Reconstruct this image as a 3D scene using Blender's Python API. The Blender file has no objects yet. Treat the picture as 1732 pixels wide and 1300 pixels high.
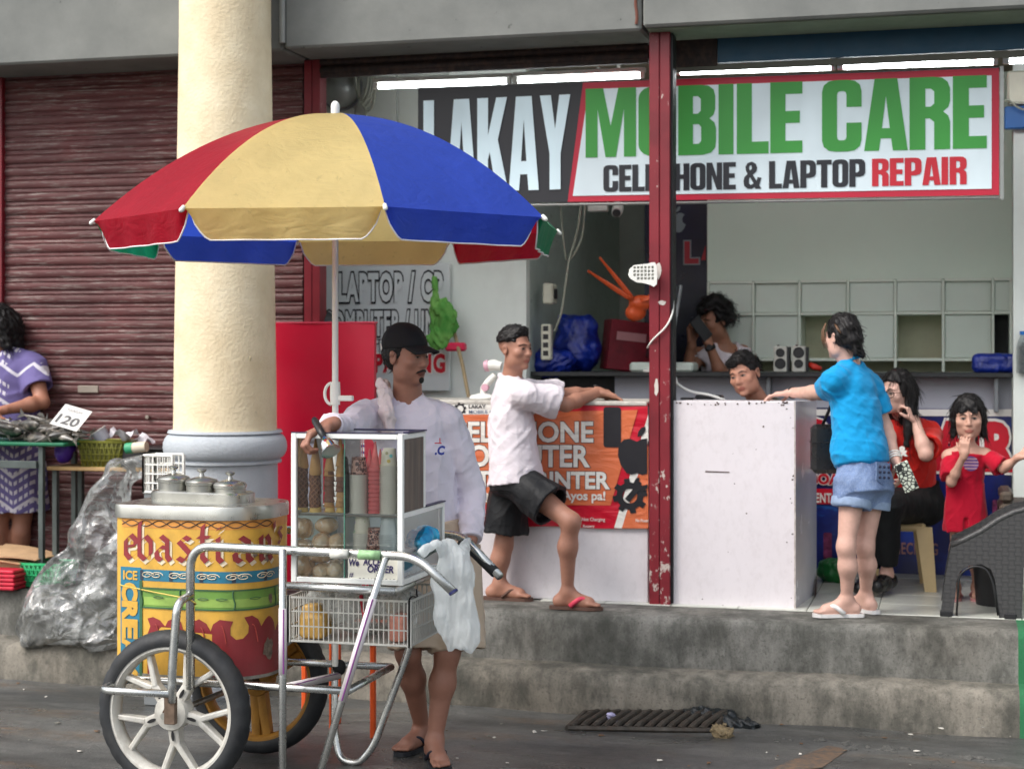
import bpy, math, random
import numpy as np
from mathutils import Vector, Matrix
from mathutils.geometry import tessellate_polygon
random.seed(7)
rng = np.random.default_rng(7)
scene = bpy.context.scene
col = scene.collection
R = math.radians
# ------------------------------------------------------------------ camera, sky, sun, exposure
F, TH, CX, HY, CZ = 2800.0, R(15.0), 866.0, 600.0, 1.62      # focal length (photo pixels), yaw, centre, horizon row, eye height
cam = bpy.data.cameras.new('camera'); cam_o = bpy.data.objects.new('camera', cam); col.objects.link(cam_o)
cam_o.location = (0, 0, CZ); cam_o.rotation_euler = (R(90), 0, TH)
cam.sensor_width = 36.0; cam.lens = F/1732*36.0; cam.shift_y = -50/1732
cam.clip_start = 0.1; cam.clip_end = 1500
cam.dof.use_dof = True; cam.dof.focus_distance = 6.35; cam.dof.aperture_fstop = 3.2
scene.camera = cam_o
world = bpy.data.worlds.new('World'); scene.world = world; world.use_nodes = True
wn, wl = world.node_tree.nodes, world.node_tree.links
bg = wn['Background']; bg.inputs['Strength'].default_value = 0.15
sky = wn.new('ShaderNodeTexSky'); sky.sky_type = 'NISHITA'; sky.sun_disc = False
SUN_EL, SUN_AZ = R(50), R(222)            # behind the camera and to its left: a bright overcast
sky.sun_elevation = SUN_EL; sky.sun_rotation = SUN_AZ; sky.dust_density = 4.0; sky.air_density = 1.2; sky.altitude = 0
hs = wn.new('ShaderNodeHueSaturation'); hs.inputs['Saturation'].default_value = 0.35
wl.new(sky.outputs[0], hs.inputs['Color']); wl.new(hs.outputs[0], bg.inputs['Color'])
sun = bpy.data.lights.new('sun', 'SUN'); sun.energy = 0.65; sun.angle = R(16); sun.color = (1.0, 0.96, 0.9)
sun_o = bpy.data.objects.new('sun', sun); col.objects.link(sun_o)
sd = Vector((math.sin(SUN_AZ)*math.cos(SUN_EL), math.cos(SUN_AZ)*math.cos(SUN_EL), math.sin(SUN_EL)))
sun_o.rotation_euler = sd.to_track_quat('Z', 'Y').to_euler(); sun_o.location = (0, -5, 12)
vs = scene.view_settings; vs.view_transform = 'Standard'; vs.look = 'None'; vs.exposure = 0.98; vs.gamma = 1.0; vs.use_curve_mapping = False
scene.render.engine = 'CYCLES'
cy = scene.cycles; cy.use_denoising = True; cy.max_bounces = 8; cy.transparent_max_bounces = 24; cy.caustics_reflective = False; cy.caustics_refractive = False
try: cy.denoiser = 'OPENIMAGEDENOISE'
except Exception: pass

# ------------------------------------------------------------------ helpers
ST, CT = math.sin(TH), math.cos(TH)
def P(px, py, Y):
    """real-world point at depth Y (metres from the camera towards the shop) seen at photo pixel px, py"""
    rx = -F*ST + (px-CX)*CT; ry = F*CT + (px-CX)*ST
    t = Y/ry
    return Vector((t*rx, Y, CZ - (py-HY)*t))
def PX(px, Y): return P(px, HY, Y).x
def PZ(py, px, Y): return P(px, py, Y).z
def PPM(px, Y):                          # pixels per metre there
    return (F*CT + (px-CX)*ST)/Y
def lin(c): return tuple((v/12.92 if v <= 0.04045 else ((v+0.055)/1.055)**2.4) for v in c)
def C(r, g, b): return lin((r/255, g/255, b/255))
V3 = Vector

class NT:
    def __init__(s, name):
        s.m = bpy.data.materials.new(name); s.m.use_nodes = True
        s.t = s.m.node_tree; s.n = s.t.nodes; s.l = s.t.links
        s.b = s.n['Principled BSDF']; s.out = s.n['Material Output']
        s._pos = None
    def pos(s):
        if s._pos is None: s._pos = s.n.new('ShaderNodeNewGeometry').outputs['Position']
        return s._pos
    def noise(s, scale, detail=4, rough=.55, stretch=(1,1,1), dist=0.0, src=None):
        v = src or s.pos()
        if stretch != (1,1,1):
            mp = s.n.new('ShaderNodeMapping'); mp.inputs['Scale'].default_value = stretch; s.l.new(v, mp.inputs['Vector']); v = mp.outputs[0]
        t = s.n.new('ShaderNodeTexNoise'); t.inputs['Scale'].default_value = scale; t.inputs['Detail'].default_value = detail
        t.inputs['Roughness'].default_value = rough; t.inputs['Distortion'].default_value = dist
        s.l.new(v, t.inputs['Vector']); return t.outputs['Fac']
    def ramp(s, fac, stops):
        r = s.n.new('ShaderNodeValToRGB'); e = r.color_ramp.elements
        while len(e) < len(stops): e.new(0.5)
        for el, (p, c) in zip(e, stops):
            el.position = p; el.color = (*c, 1) if not isinstance(c, (int, float)) else (c, c, c, 1)
        s.l.new(fac, r.inputs[0]); return r.outputs[0]
    def mix(s, fac, a, b, mode='MIX'):
        m = s.n.new('ShaderNodeMix'); m.data_type = 'RGBA'; m.blend_type = mode
        for sock, v in ((m.inputs[0], fac), (m.inputs[6], a), (m.inputs[7], b)):
            if hasattr(v, 'links') or hasattr(v, 'is_linked'): s.l.new(v, sock)
            elif isinstance(v, (int, float)): sock.default_value = v if sock is m.inputs[0] else (v, v, v, 1)
            else: sock.default_value = (*v, 1)
        return m.outputs[2]
    def math(s, op, a, b=0.0, clamp=False):
        m = s.n.new('ShaderNodeMath'); m.operation = op; m.use_clamp = clamp
        for i, v in enumerate((a, b)):
            if hasattr(v, 'is_linked'): s.l.new(v, m.inputs[i])
            else: m.inputs[i].default_value = v
        return m.outputs[0]
    def sep(s, v=None):
        x = s.n.new('ShaderNodeSeparateXYZ'); s.l.new(v or s.pos(), x.inputs[0]); return x.outputs
    def set(s, **kw):
        names = dict(color='Base Color', rough='Roughness', metal='Metallic', spec='Specular IOR Level', alpha='Alpha', trans='Transmission Weight',
                     ior='IOR', emit='Emission Color', estr='Emission Strength', sss='Subsurface Weight', sheen='Sheen Weight', coat='Coat Weight', aniso='Anisotropic', crough='Coat Roughness')
        for k, v in kw.items():
            i = s.b.inputs[names[k]]
            if hasattr(v, 'is_linked'): s.l.new(v, i)
            elif isinstance(v, (tuple, list)): i.default_value = (*v, 1) if len(v) == 3 else v
            else: i.default_value = v
        return s
    def bump(s, h, strength=.3, dist=.01):
        b = s.n.new('ShaderNodeBump'); b.inputs['Strength'].default_value = strength; b.inputs['Distance'].default_value = dist
        s.l.new(h, b.inputs['Height']); s.l.new(b.outputs[0], s.b.inputs['Normal']); return s
_mc = {}
def mat(name, c, rough=.55, metal=0., var=.10, vs=7., bump=0., bs=120., spec=.4, rv=.08, dirt=0., dirtc=(.05,.045,.035), ds=9., stretch=(1,1,1), **kw):
    if name in _mc: return _mc[name]
    t = NT(name)
    n = t.noise(vs, 5, .6, stretch)
    lo = tuple(max(0, v*(1-var*1.6)) for v in c); hi = tuple(min(1, v*(1+var)) for v in c)
    base = t.ramp(n, [(.25, lo), (.75, hi)])
    if dirt > 0:
        d = t.noise(ds, 7, .68, (1, 1, .6))
        f = t.ramp(d, [(.5-.12*dirt, 0.0), (.5+.25, min(1, dirt))])
        base = t.mix(f, base, dirtc)
    t.set(color=base, metal=metal, spec=spec, **kw)
    rr = t.ramp(t.noise(vs*2.3, 3), [(.3, max(.03, rough-rv)), (.7, min(1, rough+rv))])
    t.set(rough=rr)
    if bump > 0: t.bump(t.noise(bs, 4), bump, .004)
    _mc[name] = t.m
    return t.m

# --- object making
WL = {}          # world location of each thing's origin
def _link(o, parent, label, cat, group, kind):
    col.objects.link(o)
    if parent is not None: o.parent = parent
    for k, v in (('label', label), ('category', cat), ('group', group), ('kind', kind)):
        if v: o[k] = v
def thing(name, loc, label, cat, group=None):
    o = bpy.data.objects.new(name, None); o.empty_display_size = .1
    o.location = loc; _link(o, None, label, cat, group, None); WL[o] = Vector(loc); return o
def setmesh(me, m, smooth):
    if m is not None: me.materials.append(m)
    if smooth:
        me.polygons.foreach_set('use_smooth', [True]*len(me.polygons))
        if smooth is not True: me.set_sharp_from_angle(angle=R(smooth))
class B:
    def __init__(s): s.V = []; s.F = []
    def add(s, vs, fs):
        o = len(s.V); s.V.extend([tuple(v) for v in vs]); s.F.extend([tuple(i+o for i in f) for f in fs]); return s
    def quad(s, a, b, c, d): return s.add((a, b, c, d), ((0,1,2,3),))
    def box(s, lo, hi, b=0.0, M=None):
        (x0,y0,z0),(x1,y1,z1) = lo, hi
        b = min(b, .49*min(abs(x1-x0), abs(y1-y0), abs(z1-z0)))
        if b <= 0:
            vs = [(x0,y0,z0),(x1,y0,z0),(x1,y1,z0),(x0,y1,z0),(x0,y0,z1),(x1,y0,z1),(x1,y1,z1),(x0,y1,z1)]
            fs = [(0,3,2,1),(4,5,6,7),(0,1,5,4),(1,2,6,5),(2,3,7,6),(3,0,4,7)]
        else:
            c = [(x0+x1)/2,(y0+y1)/2,(z0+z1)/2]; h = [abs(x1-x0)/2,abs(y1-y0)/2,abs(z1-z0)/2]
            vs = []; idx = {}
            for sx in (-1,1):
                for sy in (-1,1):
                    for sz in (-1,1):
                        S = (sx,sy,sz)
                        for a in range(3):
                            p = [c[i]+S[i]*(h[i] if i == a else h[i]-b) for i in range(3)]
                            idx[(S,a)] = len(vs); vs.append(p)
            fs = []
            def g(a,sa,u,v):
                o = []
                for (su,sv) in ((-1,-1),(1,-1),(1,1),(-1,1)):
                    S = [0,0,0]; S[a]=sa; S[u]=su; S[v]=sv; o.append(idx[(tuple(S),a)])
                return o
            for a,u,v in ((0,1,2),(1,2,0),(2,0,1)):
                for sa in (-1,1):
                    f = g(a,sa,u,v); fs.append(f if sa > 0 else f[::-1])
            for a,u,v in ((0,1,2),(1,2,0),(2,0,1)):      # edges along a between faces u, v
                for su in (-1,1):
                    for sv in (-1,1):
                        S0=[0,0,0];S1=[0,0,0];S0[a]=-1;S1[a]=1
                        for q in (S0,S1): q[u]=su;q[v]=sv
                        S0=tuple(S0);S1=tuple(S1)
                        f=[idx[(S0,u)],idx[(S1,u)],idx[(S1,v)],idx[(S0,v)]]
                        fs.append(f if su*sv < 0 else f[::-1])
            for sx in (-1,1):
                for sy in (-1,1):
                    for sz in (-1,1):
                        S=(sx,sy,sz); f=[idx[(S,0)],idx[(S,1)],idx[(S,2)]]
                        fs.append(f if sx*sy*sz > 0 else f[::-1])
        if M is not None: vs = [M @ Vector(v) for v in vs]
        return s.add(vs, fs)
    def tube(s, pts, r, seg=8, closed=False, caps=True):
        pts = [Vector(p) for p in pts]; n = len(pts)
        rs = r if isinstance(r, (list, tuple)) else [r]*n
        T = []
        for i in range(n):
            a = pts[(i-1) % n] if (closed or i > 0) else pts[i]; b = pts[(i+1) % n] if (closed or i < n-1) else pts[i]
            d = b-a; T.append(d.normalized() if d.length > 1e-9 else Vector((0,0,1)))
        ref = Vector((0,0,1)) if abs(T[0].z) < .9 else Vector((1,0,0))
        u = T[0].cross(ref).normalized(); vs = []
        for i in range(n):
            u = (u - T[i]*u.dot(T[i])); u = u.normalized() if u.length > 1e-9 else T[i].orthogonal().normalized()
            w = T[i].cross(u)
            for k in range(seg):
                a = 2*math.pi*k/seg; vs.append(pts[i]+(u*math.cos(a)+w*math.sin(a))*rs[i])
        fs = []
        for i in range(n if closed else n-1):
            j = (i+1) % n
            for k in range(seg):
                k2 = (k+1) % seg; fs.append((i*seg+k, i*seg+k2, j*seg+k2, j*seg+k))
        if caps and not closed: fs.append(tuple(range(seg))[::-1]); fs.append(tuple((n-1)*seg+k for k in range(seg)))
        return s.add(vs, fs)
    def cyl(s, a, b, r0, r1=None, seg=16): return s.tube([a, b], [r0, r0 if r1 is None else r1], seg)
    def lathe(s, prof, c, seg=24, axis=(0,0,1), sx=1., sy=1., caps=True):
        """prof: list of (radius, height along axis)"""
        ax = Vector(axis).normalized(); c = Vector(c)
        u = ax.orthogonal().normalized() if abs(ax.z) < .999 else Vector((1,0,0)); w = ax.cross(u)
        vs = []; m = len(prof)
        for k in range(seg):
            a = 2*math.pi*k/seg
            d = u*math.cos(a)*sx + w*math.sin(a)*sy
            for (r, h) in prof: vs.append(c + d*r + ax*h)
        fs = []
        for k in range(seg):
            k2 = (k+1) % seg
            for i in range(m-1): fs.append((k*m+i, k2*m+i, k2*m+i+1, k*m+i+1))
        if caps and prof[0][0] > 1e-6: fs.append(tuple(k*m for k in range(seg))[::-1])
        if caps and prof[-1][0] > 1e-6: fs.append(tuple(k*m+m-1 for k in range(seg)))
        return s.add(vs, fs)
    def ell(s, c, rad, seg=16, ring=10, M=None):
        c = Vector(c); vs = []
        for i in range(ring+1):
            t = math.pi*i/ring
            for k in range(seg):
                a = 2*math.pi*k/seg
                v = Vector((rad[0]*math.sin(t)*math.cos(a), rad[1]*math.sin(t)*math.sin(a), rad[2]*math.cos(t)))
                vs.append(c + (M @ v if M is not None else v))
        fs = []
        for i in range(ring):
            for k in range(seg):
                k2 = (k+1) % seg; fs.append((i*seg+k, (i+1)*seg+k, (i+1)*seg+k2, i*seg+k2))
        return s.add(vs, fs)
    def prism(s, loops, fn, t=0.0):
        """2D loops (first outer, others holes); fn(x, y, depth) -> point; t thickness behind"""
        tri = tessellate_polygon([[Vector((x, y, 0)) for x, y in L] for L in loops])
        flat = [p for L in loops for p in L]; n = len(flat)
        def area(a,b,c): return (flat[b][0]-flat[a][0])*(flat[c][1]-flat[a][1])-(flat[b][1]-flat[a][1])*(flat[c][0]-flat[a][0])
        fs = [tuple(f) if area(*f) > 0 else tuple(f)[::-1] for f in tri]
        vs = [fn(x, y, 0) for x, y in flat]
        if t > 0:
            vs += [fn(x, y, t) for x, y in flat]; fs2 = [tuple(i+n for i in f)[::-1] for f in fs]; o = 0
            for L in loops:
                m = len(L)
                A = sum(L[i][0]*L[(i+1)%m][1]-L[(i+1)%m][0]*L[i][1] for i in range(m))
                out = (A > 0) == (L is loops[0])
                for i in range(m):
                    j = (i+1) % m; f = (o+i, o+i+n, o+j+n, o+j)
                    fs2.append(f if (A > 0) else f[::-1])
                o += m
            fs = fs+fs2
        return s.add(vs, fs)
    def grid(s, fn, nu, nv, closed_u=False):
        vs = [fn(i/(nu if closed_u else nu-1), j/(nv-1)) for i in range(nu) for j in range(nv)]
        fs = []
        for i in range(nu if closed_u else nu-1):
            i2 = (i+1) % nu
            for j in range(nv-1): fs.append((i*nv+j, i2*nv+j, i2*nv+j+1, i*nv+j+1))
        return s.add(vs, fs)
    def obj(s, name, m, parent=None, smooth=False, label=None, cat=None, group=None, kind=None, origin=None, solid=0.0):
        me = bpy.data.meshes.new(name); vs = np.array([tuple(v) for v in s.V], dtype=float).reshape(-1, 3)
        if parent is not None: org = WL[parent]
        elif origin is not None: org = Vector(origin)
        elif kind == 'structure': org = Vector((0,0,0))
        else:
            lo, hi = vs.min(0), vs.max(0); org = Vector(((lo[0]+hi[0])/2, (lo[1]+hi[1])/2, lo[2]))
        vs = vs - np.array(org)
        me.from_pydata(vs.tolist(), [], s.F); me.update()
        setmesh(me, m, smooth)
        o = bpy.data.objects.new(name, me)
        if parent is None: o.location = org
        WL[o] = Vector(org)
        _link(o, parent, label, cat, group, kind)
        if solid:
            md = o.modifiers.new('thickness', 'SOLIDIFY'); md.thickness = solid; md.offset = 0
        return o
def dup(o, dloc=(0,0,0), parent=None, label=None):
    """copy of one object (shared mesh); moved by dloc"""
    c = o.copy(); col.objects.link(c); c.location = Vector(o.location)+Vector(dloc); WL[c] = WL[o]
    if parent is not None: c.parent = parent
    if label: c['label'] = label
    return c
def fillet(pts, rad, n=6, closed=False):
    pts = [Vector(p) for p in pts]; out = []; m = len(pts)
    for i, p in enumerate(pts):
        if not closed and i in (0, m-1): out.append(p); continue
        a = pts[(i-1) % m]-p; b = pts[(i+1) % m]-p
        r = min(rad if not isinstance(rad, (list,tuple)) else rad[i], a.length*.48, b.length*.48)
        p0 = p+a.normalized()*r; p1 = p+b.normalized()*r
        for k in range(n+1):
            t = k/n; out.append(p0*(1-t)**2+p*2*t*(1-t)+p1*t*t)
    return out
def rr(x0, y0, x1, y1, r, n=5):
    o = []
    for cx, cy_, a0 in ((x1-r, y1-r, 0), (x0+r, y1-r, 90), (x0+r, y0+r, 180), (x1-r, y0+r, 270)):
        for k in range(n+1):
            a = R(a0+90*k/n); o.append((cx+r*math.cos(a), cy_+r*math.sin(a)))
    return o
def circ(cx, cy_, r, n=20, r2=None, a0=0): return [(cx+r*math.cos(2*math.pi*k/n+a0), cy_+(r2 or r)*math.sin(2*math.pi*k/n+a0)) for k in range(n)]
def plane(o, u, v, n):
    """mapping of (x, y, depth) on a plane: depth goes behind along n"""
    o, u, v, n = Vector(o), Vector(u), Vector(v), Vector(n)
    return lambda x, y, d=0: o+u*x+v*y+n*d
def facing(px0, py0, Y):       # plane that faces the street, origin at that pixel; metres
    return plane(P(px0, py0, Y), (1,0,0), (0,0,1), (0,1,0))
# --- lettering
_tc = {}
def bfont(txt, bold=0.0, space=1.0):
    k = (txt, bold, space)
    if k in _tc: return _tc[k]
    cu = bpy.data.curves.new('t', 'FONT'); cu.body = txt; cu.size = 1; cu.offset = bold; cu.space_character = space; cu.resolution_u = 3
    o = bpy.data.objects.new('t', cu); me = bpy.data.meshes.new_from_object(o)
    vs = [(v.co.x, v.co.y) for v in me.vertices]; fs = [tuple(p.vertices) for p in me.polygons]
    bpy.data.objects.remove(o); bpy.data.curves.remove(cu); bpy.data.meshes.remove(me)
    _tc[k] = (vs, fs); return vs, fs
def text(b, txt, fn, x, y, h, w=None, bold=0.0, space=1.0, skew=0.0, lift=0.0, ref=None):
    """cap height h, fitted to width w, baseline x, y"""
    vs, fs = bfont(txt, bold, space); r0, _ = bfont(ref or txt, 0, space)
    xs = [p[0] for p in r0]; x0, x1 = min(xs), max(xs)
    cap = 0.73; sy = h/cap; sx = (w/(x1-x0)) if w else sy
    b.add([fn(x+(px-x0)*sx+skew*py*sy, y+py*sy, -lift) for px, py in vs], fs); return b
_c46 = [(.285,.62),(.46,.62),(.46,.84),(.44,.93),(.38,.985),(.3,1),(.16,1),(.08,.985),(.02,.93),(0,.84),(0,.16),(.02,.07),(.08,.015),(.16,0),(.3,0),(.38,.015),(.44,.07),(.46,.16),(.46,.4),(.285,.4),(.285,.205),(.277,.172),(.255,.157),(.205,.157),(.183,.172),(.175,.205),(.175,.795),(.183,.828),(.205,.843),(.255,.843),(.277,.828),(.285,.795)]
IMP = {'L': (.40, [[(0,0),(.38,0),(.38,.17),(.18,.17),(.18,1),(0,1)]]),
 'A': (.52, [[(0,0),(.17,0),(.19,.17),(.31,.17),(.33,0),(.5,0),(.38,1),(.12,1)], [(.205,.31),(.295,.31),(.25,.76)]]),
 'K': (.53, [[(0,0),(.18,0),(.18,.34),(.21,.42),(.32,0),(.52,0),(.345,.55),(.5,1),(.32,1),(.18,.6),(.18,1),(0,1)]]),
 'Y': (.51, [[(.16,0),(.34,0),(.34,.38),(.5,1),(.32,1),(.25,.64),(.18,1),(0,1),(.16,.38)]]),
 'M': (.66, [[(0,0),(.15,0),(.15,.7),(.25,0),(.38,0),(.48,.7),(.48,0),(.63,0),(.63,1),(.41,1),(.315,.45),(.22,1),(0,1)]]),
 'O': (.49, [rr(0,0,.46,1,.17), rr(.175,.155,.285,.845,.05)]),
 'B': (.49, [[(0,0),(.3,0),(.4,.03),(.45,.1),(.46,.2),(.46,.38),(.44,.46),(.38,.52),(.43,.57),(.45,.65),(.45,.84),(.43,.93),(.37,.985),(.28,1),(0,1)], [(.18,.16),(.25,.16),(.28,.2),(.28,.4),(.25,.44),(.18,.44)], [(.18,.59),(.24,.59),(.275,.63),(.275,.8),(.24,.84),(.18,.84)]]),
 'I': (.22, [[(0,0),(.18,0),(.18,1),(0,1)]]),
 'E': (.41, [[(0,0),(.38,0),(.38,.17),(.18,.17),(.18,.42),(.35,.42),(.35,.59),(.18,.59),(.18,.83),(.38,.83),(.38,1),(0,1)]]),
 'C': (.49, [_c46]),
 'R': (.49, [[(0,0),(.18,0),(.18,.43),(.23,.43),(.28,.38),(.28,0),(.46,0),(.46,.38),(.44,.46),(.38,.52),(.44,.58),(.46,.66),(.46,.84),(.43,.93),(.37,.985),(.28,1),(0,1)], [(.18,.59),(.24,.59),(.28,.63),(.28,.8),(.24,.84),(.18,.84)]]),
 'P': (.48, [[(0,0),(.18,0),(.18,.36),(.3,.36),(.41,.4),(.46,.5),(.46,.84),(.43,.93),(.37,.985),(.28,1),(0,1)], [(.18,.52),(.24,.52),(.28,.57),(.28,.79),(.24,.84),(.18,.84)]]),
 'H': (.50, [[(0,0),(.18,0),(.18,.42),(.29,.42),(.29,0),(.47,0),(.47,1),(.29,1),(.29,.59),(.18,.59),(.18,1),(0,1)]]),
 'N': (.50, [[(0,0),(.16,0),(.16,.55),(.31,0),(.47,0),(.47,1),(.31,1),(.31,.46),(.17,1),(0,1)]]),
 'T': (.46, [[(.13,0),(.31,0),(.31,.83),(.44,.83),(.44,1),(0,1),(0,.83),(.13,.83)]]),
 '&': (.56, [[(.36,0),(.54,0),(.47,.13),(.54,.4),(.42,.43),(.39,.3),(.28,.52),(.38,.63),(.41,.76),(.37,.92),(.25,1),(.12,.95),(.06,.82),(.07,.68),(.12,.55),(.03,.44),(0,.3),(.02,.12),(.12,.01),(.25,0),(.33,.06)], [(.19,.68),(.25,.74),(.24,.86),(.19,.86),(.17,.78)], [(.19,.44),(.3,.2),(.22,.15),(.17,.2),(.165,.34)]]),
 ' ': (.2, [])}
def impact(b, txt, fn, x, y, h, w, t=0.0, lift=0.0):
    tot = sum(IMP[c][0] for c in txt)-.03; sx = w/tot; cx = x
    for c in txt:
        adv, loops = IMP[c]
        if loops: b.prism([[(cx+px*sx, y+py*h) for px, py in L] for L in loops], lambda X, Y_, d: fn(X, Y_, d-lift), t)
        cx += adv*sx
    return b
# ------------------------------------------------------------------ implicit surfaces: one continuous skin over tapered limbs
def f32(v): return np.array(v, dtype=np.float32)
class SDF:
    def __init__(s): s.p = []
    def _a(s, f, c, r, k, op): s.p.append((f, f32(c), float(r), float(k), op)); return s
    def cap(s, a, b, ra, rb=None, k=.02, op=0):
        rb = ra if rb is None else rb; a, b = f32(a), f32(b); ba = b-a; L = max(float(ba@ba), 1e-12)
        def f(p):
            q = p-a; h = np.clip((q@ba)/L, 0, 1); return np.linalg.norm(q-h[..., None]*ba, axis=-1)-(ra+(rb-ra)*h)
        return s._a(f, (a+b)/2, math.sqrt(L)/2+max(ra, rb), k, op)
    def flat(s, a, b, ra, rb=None, k=.02, op=0, el=None):
        """cone with flat ends; el = (direction, factor) squeezes the section along a direction"""
        rb = ra if rb is None else rb; a, b = f32(a), f32(b); ba = b-a; L = float(np.linalg.norm(ba)); n = ba/L
        e = None if el is None else f32(el[0])/np.linalg.norm(f32(el[0]))
        def f(p):
            q = p-a; t = q@n; rad = q-t[..., None]*n
            if e is not None: rad = rad+((rad@e)*(1/el[1]-1))[..., None]*e
            h = np.clip(t/L, 0, 1)
            return np.maximum(np.linalg.norm(rad, axis=-1)-(ra+(rb-ra)*h), np.maximum(-t, t-L))
        return s._a(f, (a+b)/2, L/2+max(ra, rb)*1.1, k, op)
    def ell(s, c, rad, M=None, k=.02, op=0):
        c, rad = f32(c), f32(rad); m = None if M is None else f32(M)
        def f(p):
            q = p-c
            if m is not None: q = q@m
            k0 = np.linalg.norm(q/rad, axis=-1); k1 = np.linalg.norm(q/(rad*rad), axis=-1)+1e-9
            return k0*(k0-1)/k1
        return s._a(f, c, float(rad.max()), k, op)
    def box(s, c, half, M=None, rnd=.01, k=.02, op=0):
        c, half = f32(c), f32(half)-rnd; m = None if M is None else f32(M)
        def f(p):
            q = p-c
            if m is not None: q = q@m
            q = np.abs(q)-half
            return np.linalg.norm(np.maximum(q, 0), axis=-1)+np.minimum(q.max(-1), 0)-rnd
        return s._a(f, c, float(np.linalg.norm(half)+rnd), k, op)
    def plane(s, pt, n, k=.004):
        """cut away the side n points to"""
        pt, n = f32(pt), f32(n); n = n/np.linalg.norm(n)
        return s._a(lambda p: (p-pt)@n, pt, 1e3, k, 2)
    def eval(s, p, bc=None, br=0.0):
        """p (nb, m, 3) with block centres bc, or (n, 3)"""
        if bc is None:
            d = np.full(p.shape[:-1], 1.0, np.float32)
            for f, c, r, k, op in s.p: d = SDF._op(d, f(p), k, op)
            return d
        d = np.full(p.shape[:-1], 1.0, np.float32)
        for f, c, r, k, op in s.p:
            near = np.linalg.norm(bc-c, axis=-1) < r+k+br*3.2
            if near.any(): d[near] = SDF._op(d[near], f(p[near]), k, op)
        return d
    @staticmethod
    def _op(d, e, k, op):
        if op == 0:
            h = np.clip(.5+.5*(d-e)/k, 0, 1); return d+(e-d)*h-k*h*(1-h)
        if op == 1: e = -e
        h = np.clip(.5-.5*(d-e)/k, 0, 1); return d+(e-d)*h+k*h*(1-h)
    def mesh(s, vox=.005, disp=None, lo=None, hi=None):
        if lo is None:
            pr = [q for q in s.p if q[4] == 0]
            lo = np.min([c-r for _, c, r, _, _ in pr], 0)-.03; hi = np.max([c+r for _, c, r, _, _ in pr], 0)+.03
        N = 8; bs = N*vox; nb = np.ceil((np.array(hi)-lo)/bs).astype(int)+1
        I = np.stack(np.meshgrid(*[np.arange(n) for n in nb], indexing='ij'), -1).reshape(-1, 3)
        bc = (lo+(I+.5)*bs).astype(np.float32)
        dc = s.eval(bc); keep = np.abs(dc) < bs*1.25+.01
        I = I[keep]; bc = bc[keep]
        g = np.stack(np.meshgrid(*[np.arange(N+1)]*3, indexing='ij'), -1).reshape(-1, 3)
        pts = (lo+(I[:, None, :]*N+g[None])*vox).astype(np.float32)
        d = s.eval(pts, bc, bs*.87)
        if disp is not None: d = d+disp(pts)
        d = d.reshape(-1, N+1, N+1, N+1); d = np.where(d == 0, 1e-7, d)
        cs = [(a, b, c) for a in (0, 1) for b in (0, 1) for c in (0, 1)]
        cr = np.stack([d[:, a:N+a, b:N+b, c:N+c] for a, b, c in cs], -1)     # (nb,N,N,N,8)
        neg = cr < 0; act = neg.any(-1) & ~neg.all(-1)
        bi, x, y, z = np.nonzero(act); q = cr[bi, x, y, z]
        cell = I[bi]*N+np.stack([x, y, z], -1)
        acc = np.zeros((len(q), 3)); cnt = np.zeros(len(q))
        for i in range(8):
            for ax, st in ((0, 4), (1, 2), (2, 1)):
                if cs[i][ax]: continue
                a, b = q[:, i], q[:, i+st]; m = (a < 0) != (b < 0)
                t = np.where(m, a/np.where(m, a-b, 1), 0)
                p = np.array(cs[i], float)[None].repeat(len(q), 0); p[:, ax] += t
                acc[m] += p[m]; cnt[m] += 1
        V = lo+(cell+acc/cnt[:, None])*vox
        tot = nb*N+2
        key = (cell[:, 0]*tot[1]+cell[:, 1])*tot[2]+cell[:, 2]
        srt = np.argsort(key); ks = key[srt]
        def look(c):
            k = (c[:, 0]*tot[1]+c[:, 1])*tot[2]+c[:, 2]; j = np.clip(np.searchsorted(ks, k), 0, len(ks)-1)
            return np.where(ks[j] == k, srt[j], -1)
        Q = []
        for ax, st, (u, w) in ((0, 4, (1, 2)), (1, 2, (2, 0)), (2, 1, (0, 1))):
            a, b = q[:, 0], q[:, st]; m = (a < 0) != (b < 0)
            c = cell[m]; eu = np.zeros(3, int); eu[u] = 1; ew = np.zeros(3, int); ew[w] = 1
            f = np.stack([look(c), look(c-eu), look(c-eu-ew), look(c-ew)], -1)
            fl = a[m] > 0; f[fl] = f[fl][:, ::-1]
            Q.append(f[(f >= 0).all(-1)])
        Fq = np.concatenate(Q)
        return V, Fq
def npobj(name, Vv, Fq, m, parent=None, origin=None, smooth=True, cols=None, **kw):
    me = bpy.data.meshes.new(name)
    org = WL[parent] if parent is not None else Vector(origin)
    Vv = (np.asarray(Vv)-np.array(org)).astype(np.float32)
    me.vertices.add(len(Vv)); me.vertices.foreach_set('co', Vv.ravel())
    n = len(Fq); k = Fq.shape[1]
    me.loops.add(n*k); me.loops.foreach_set('vertex_index', np.ascontiguousarray(Fq, dtype=np.int32).ravel())
    me.polygons.add(n); me.polygons.foreach_set('loop_start', np.arange(0, n*k, k, dtype=np.int32))
    me.update(calc_edges=True)
    me.polygons.foreach_set('use_smooth', [smooth]*n)
    if cols is not None:
        at = me.color_attributes.new('tone', 'FLOAT_COLOR', 'POINT')
        at.data.foreach_set('color', np.concatenate([cols, np.ones((len(cols), 1))], 1).astype(np.float32).ravel())
    if m is not None: me.materials.append(m)
    o = bpy.data.objects.new(name, me)
    if parent is None: o.location = org
    WL[o] = Vector(org)
    _link(o, parent, kw.get('label'), kw.get('cat'), kw.get('group'), kw.get('kind'))
    return o
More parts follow.
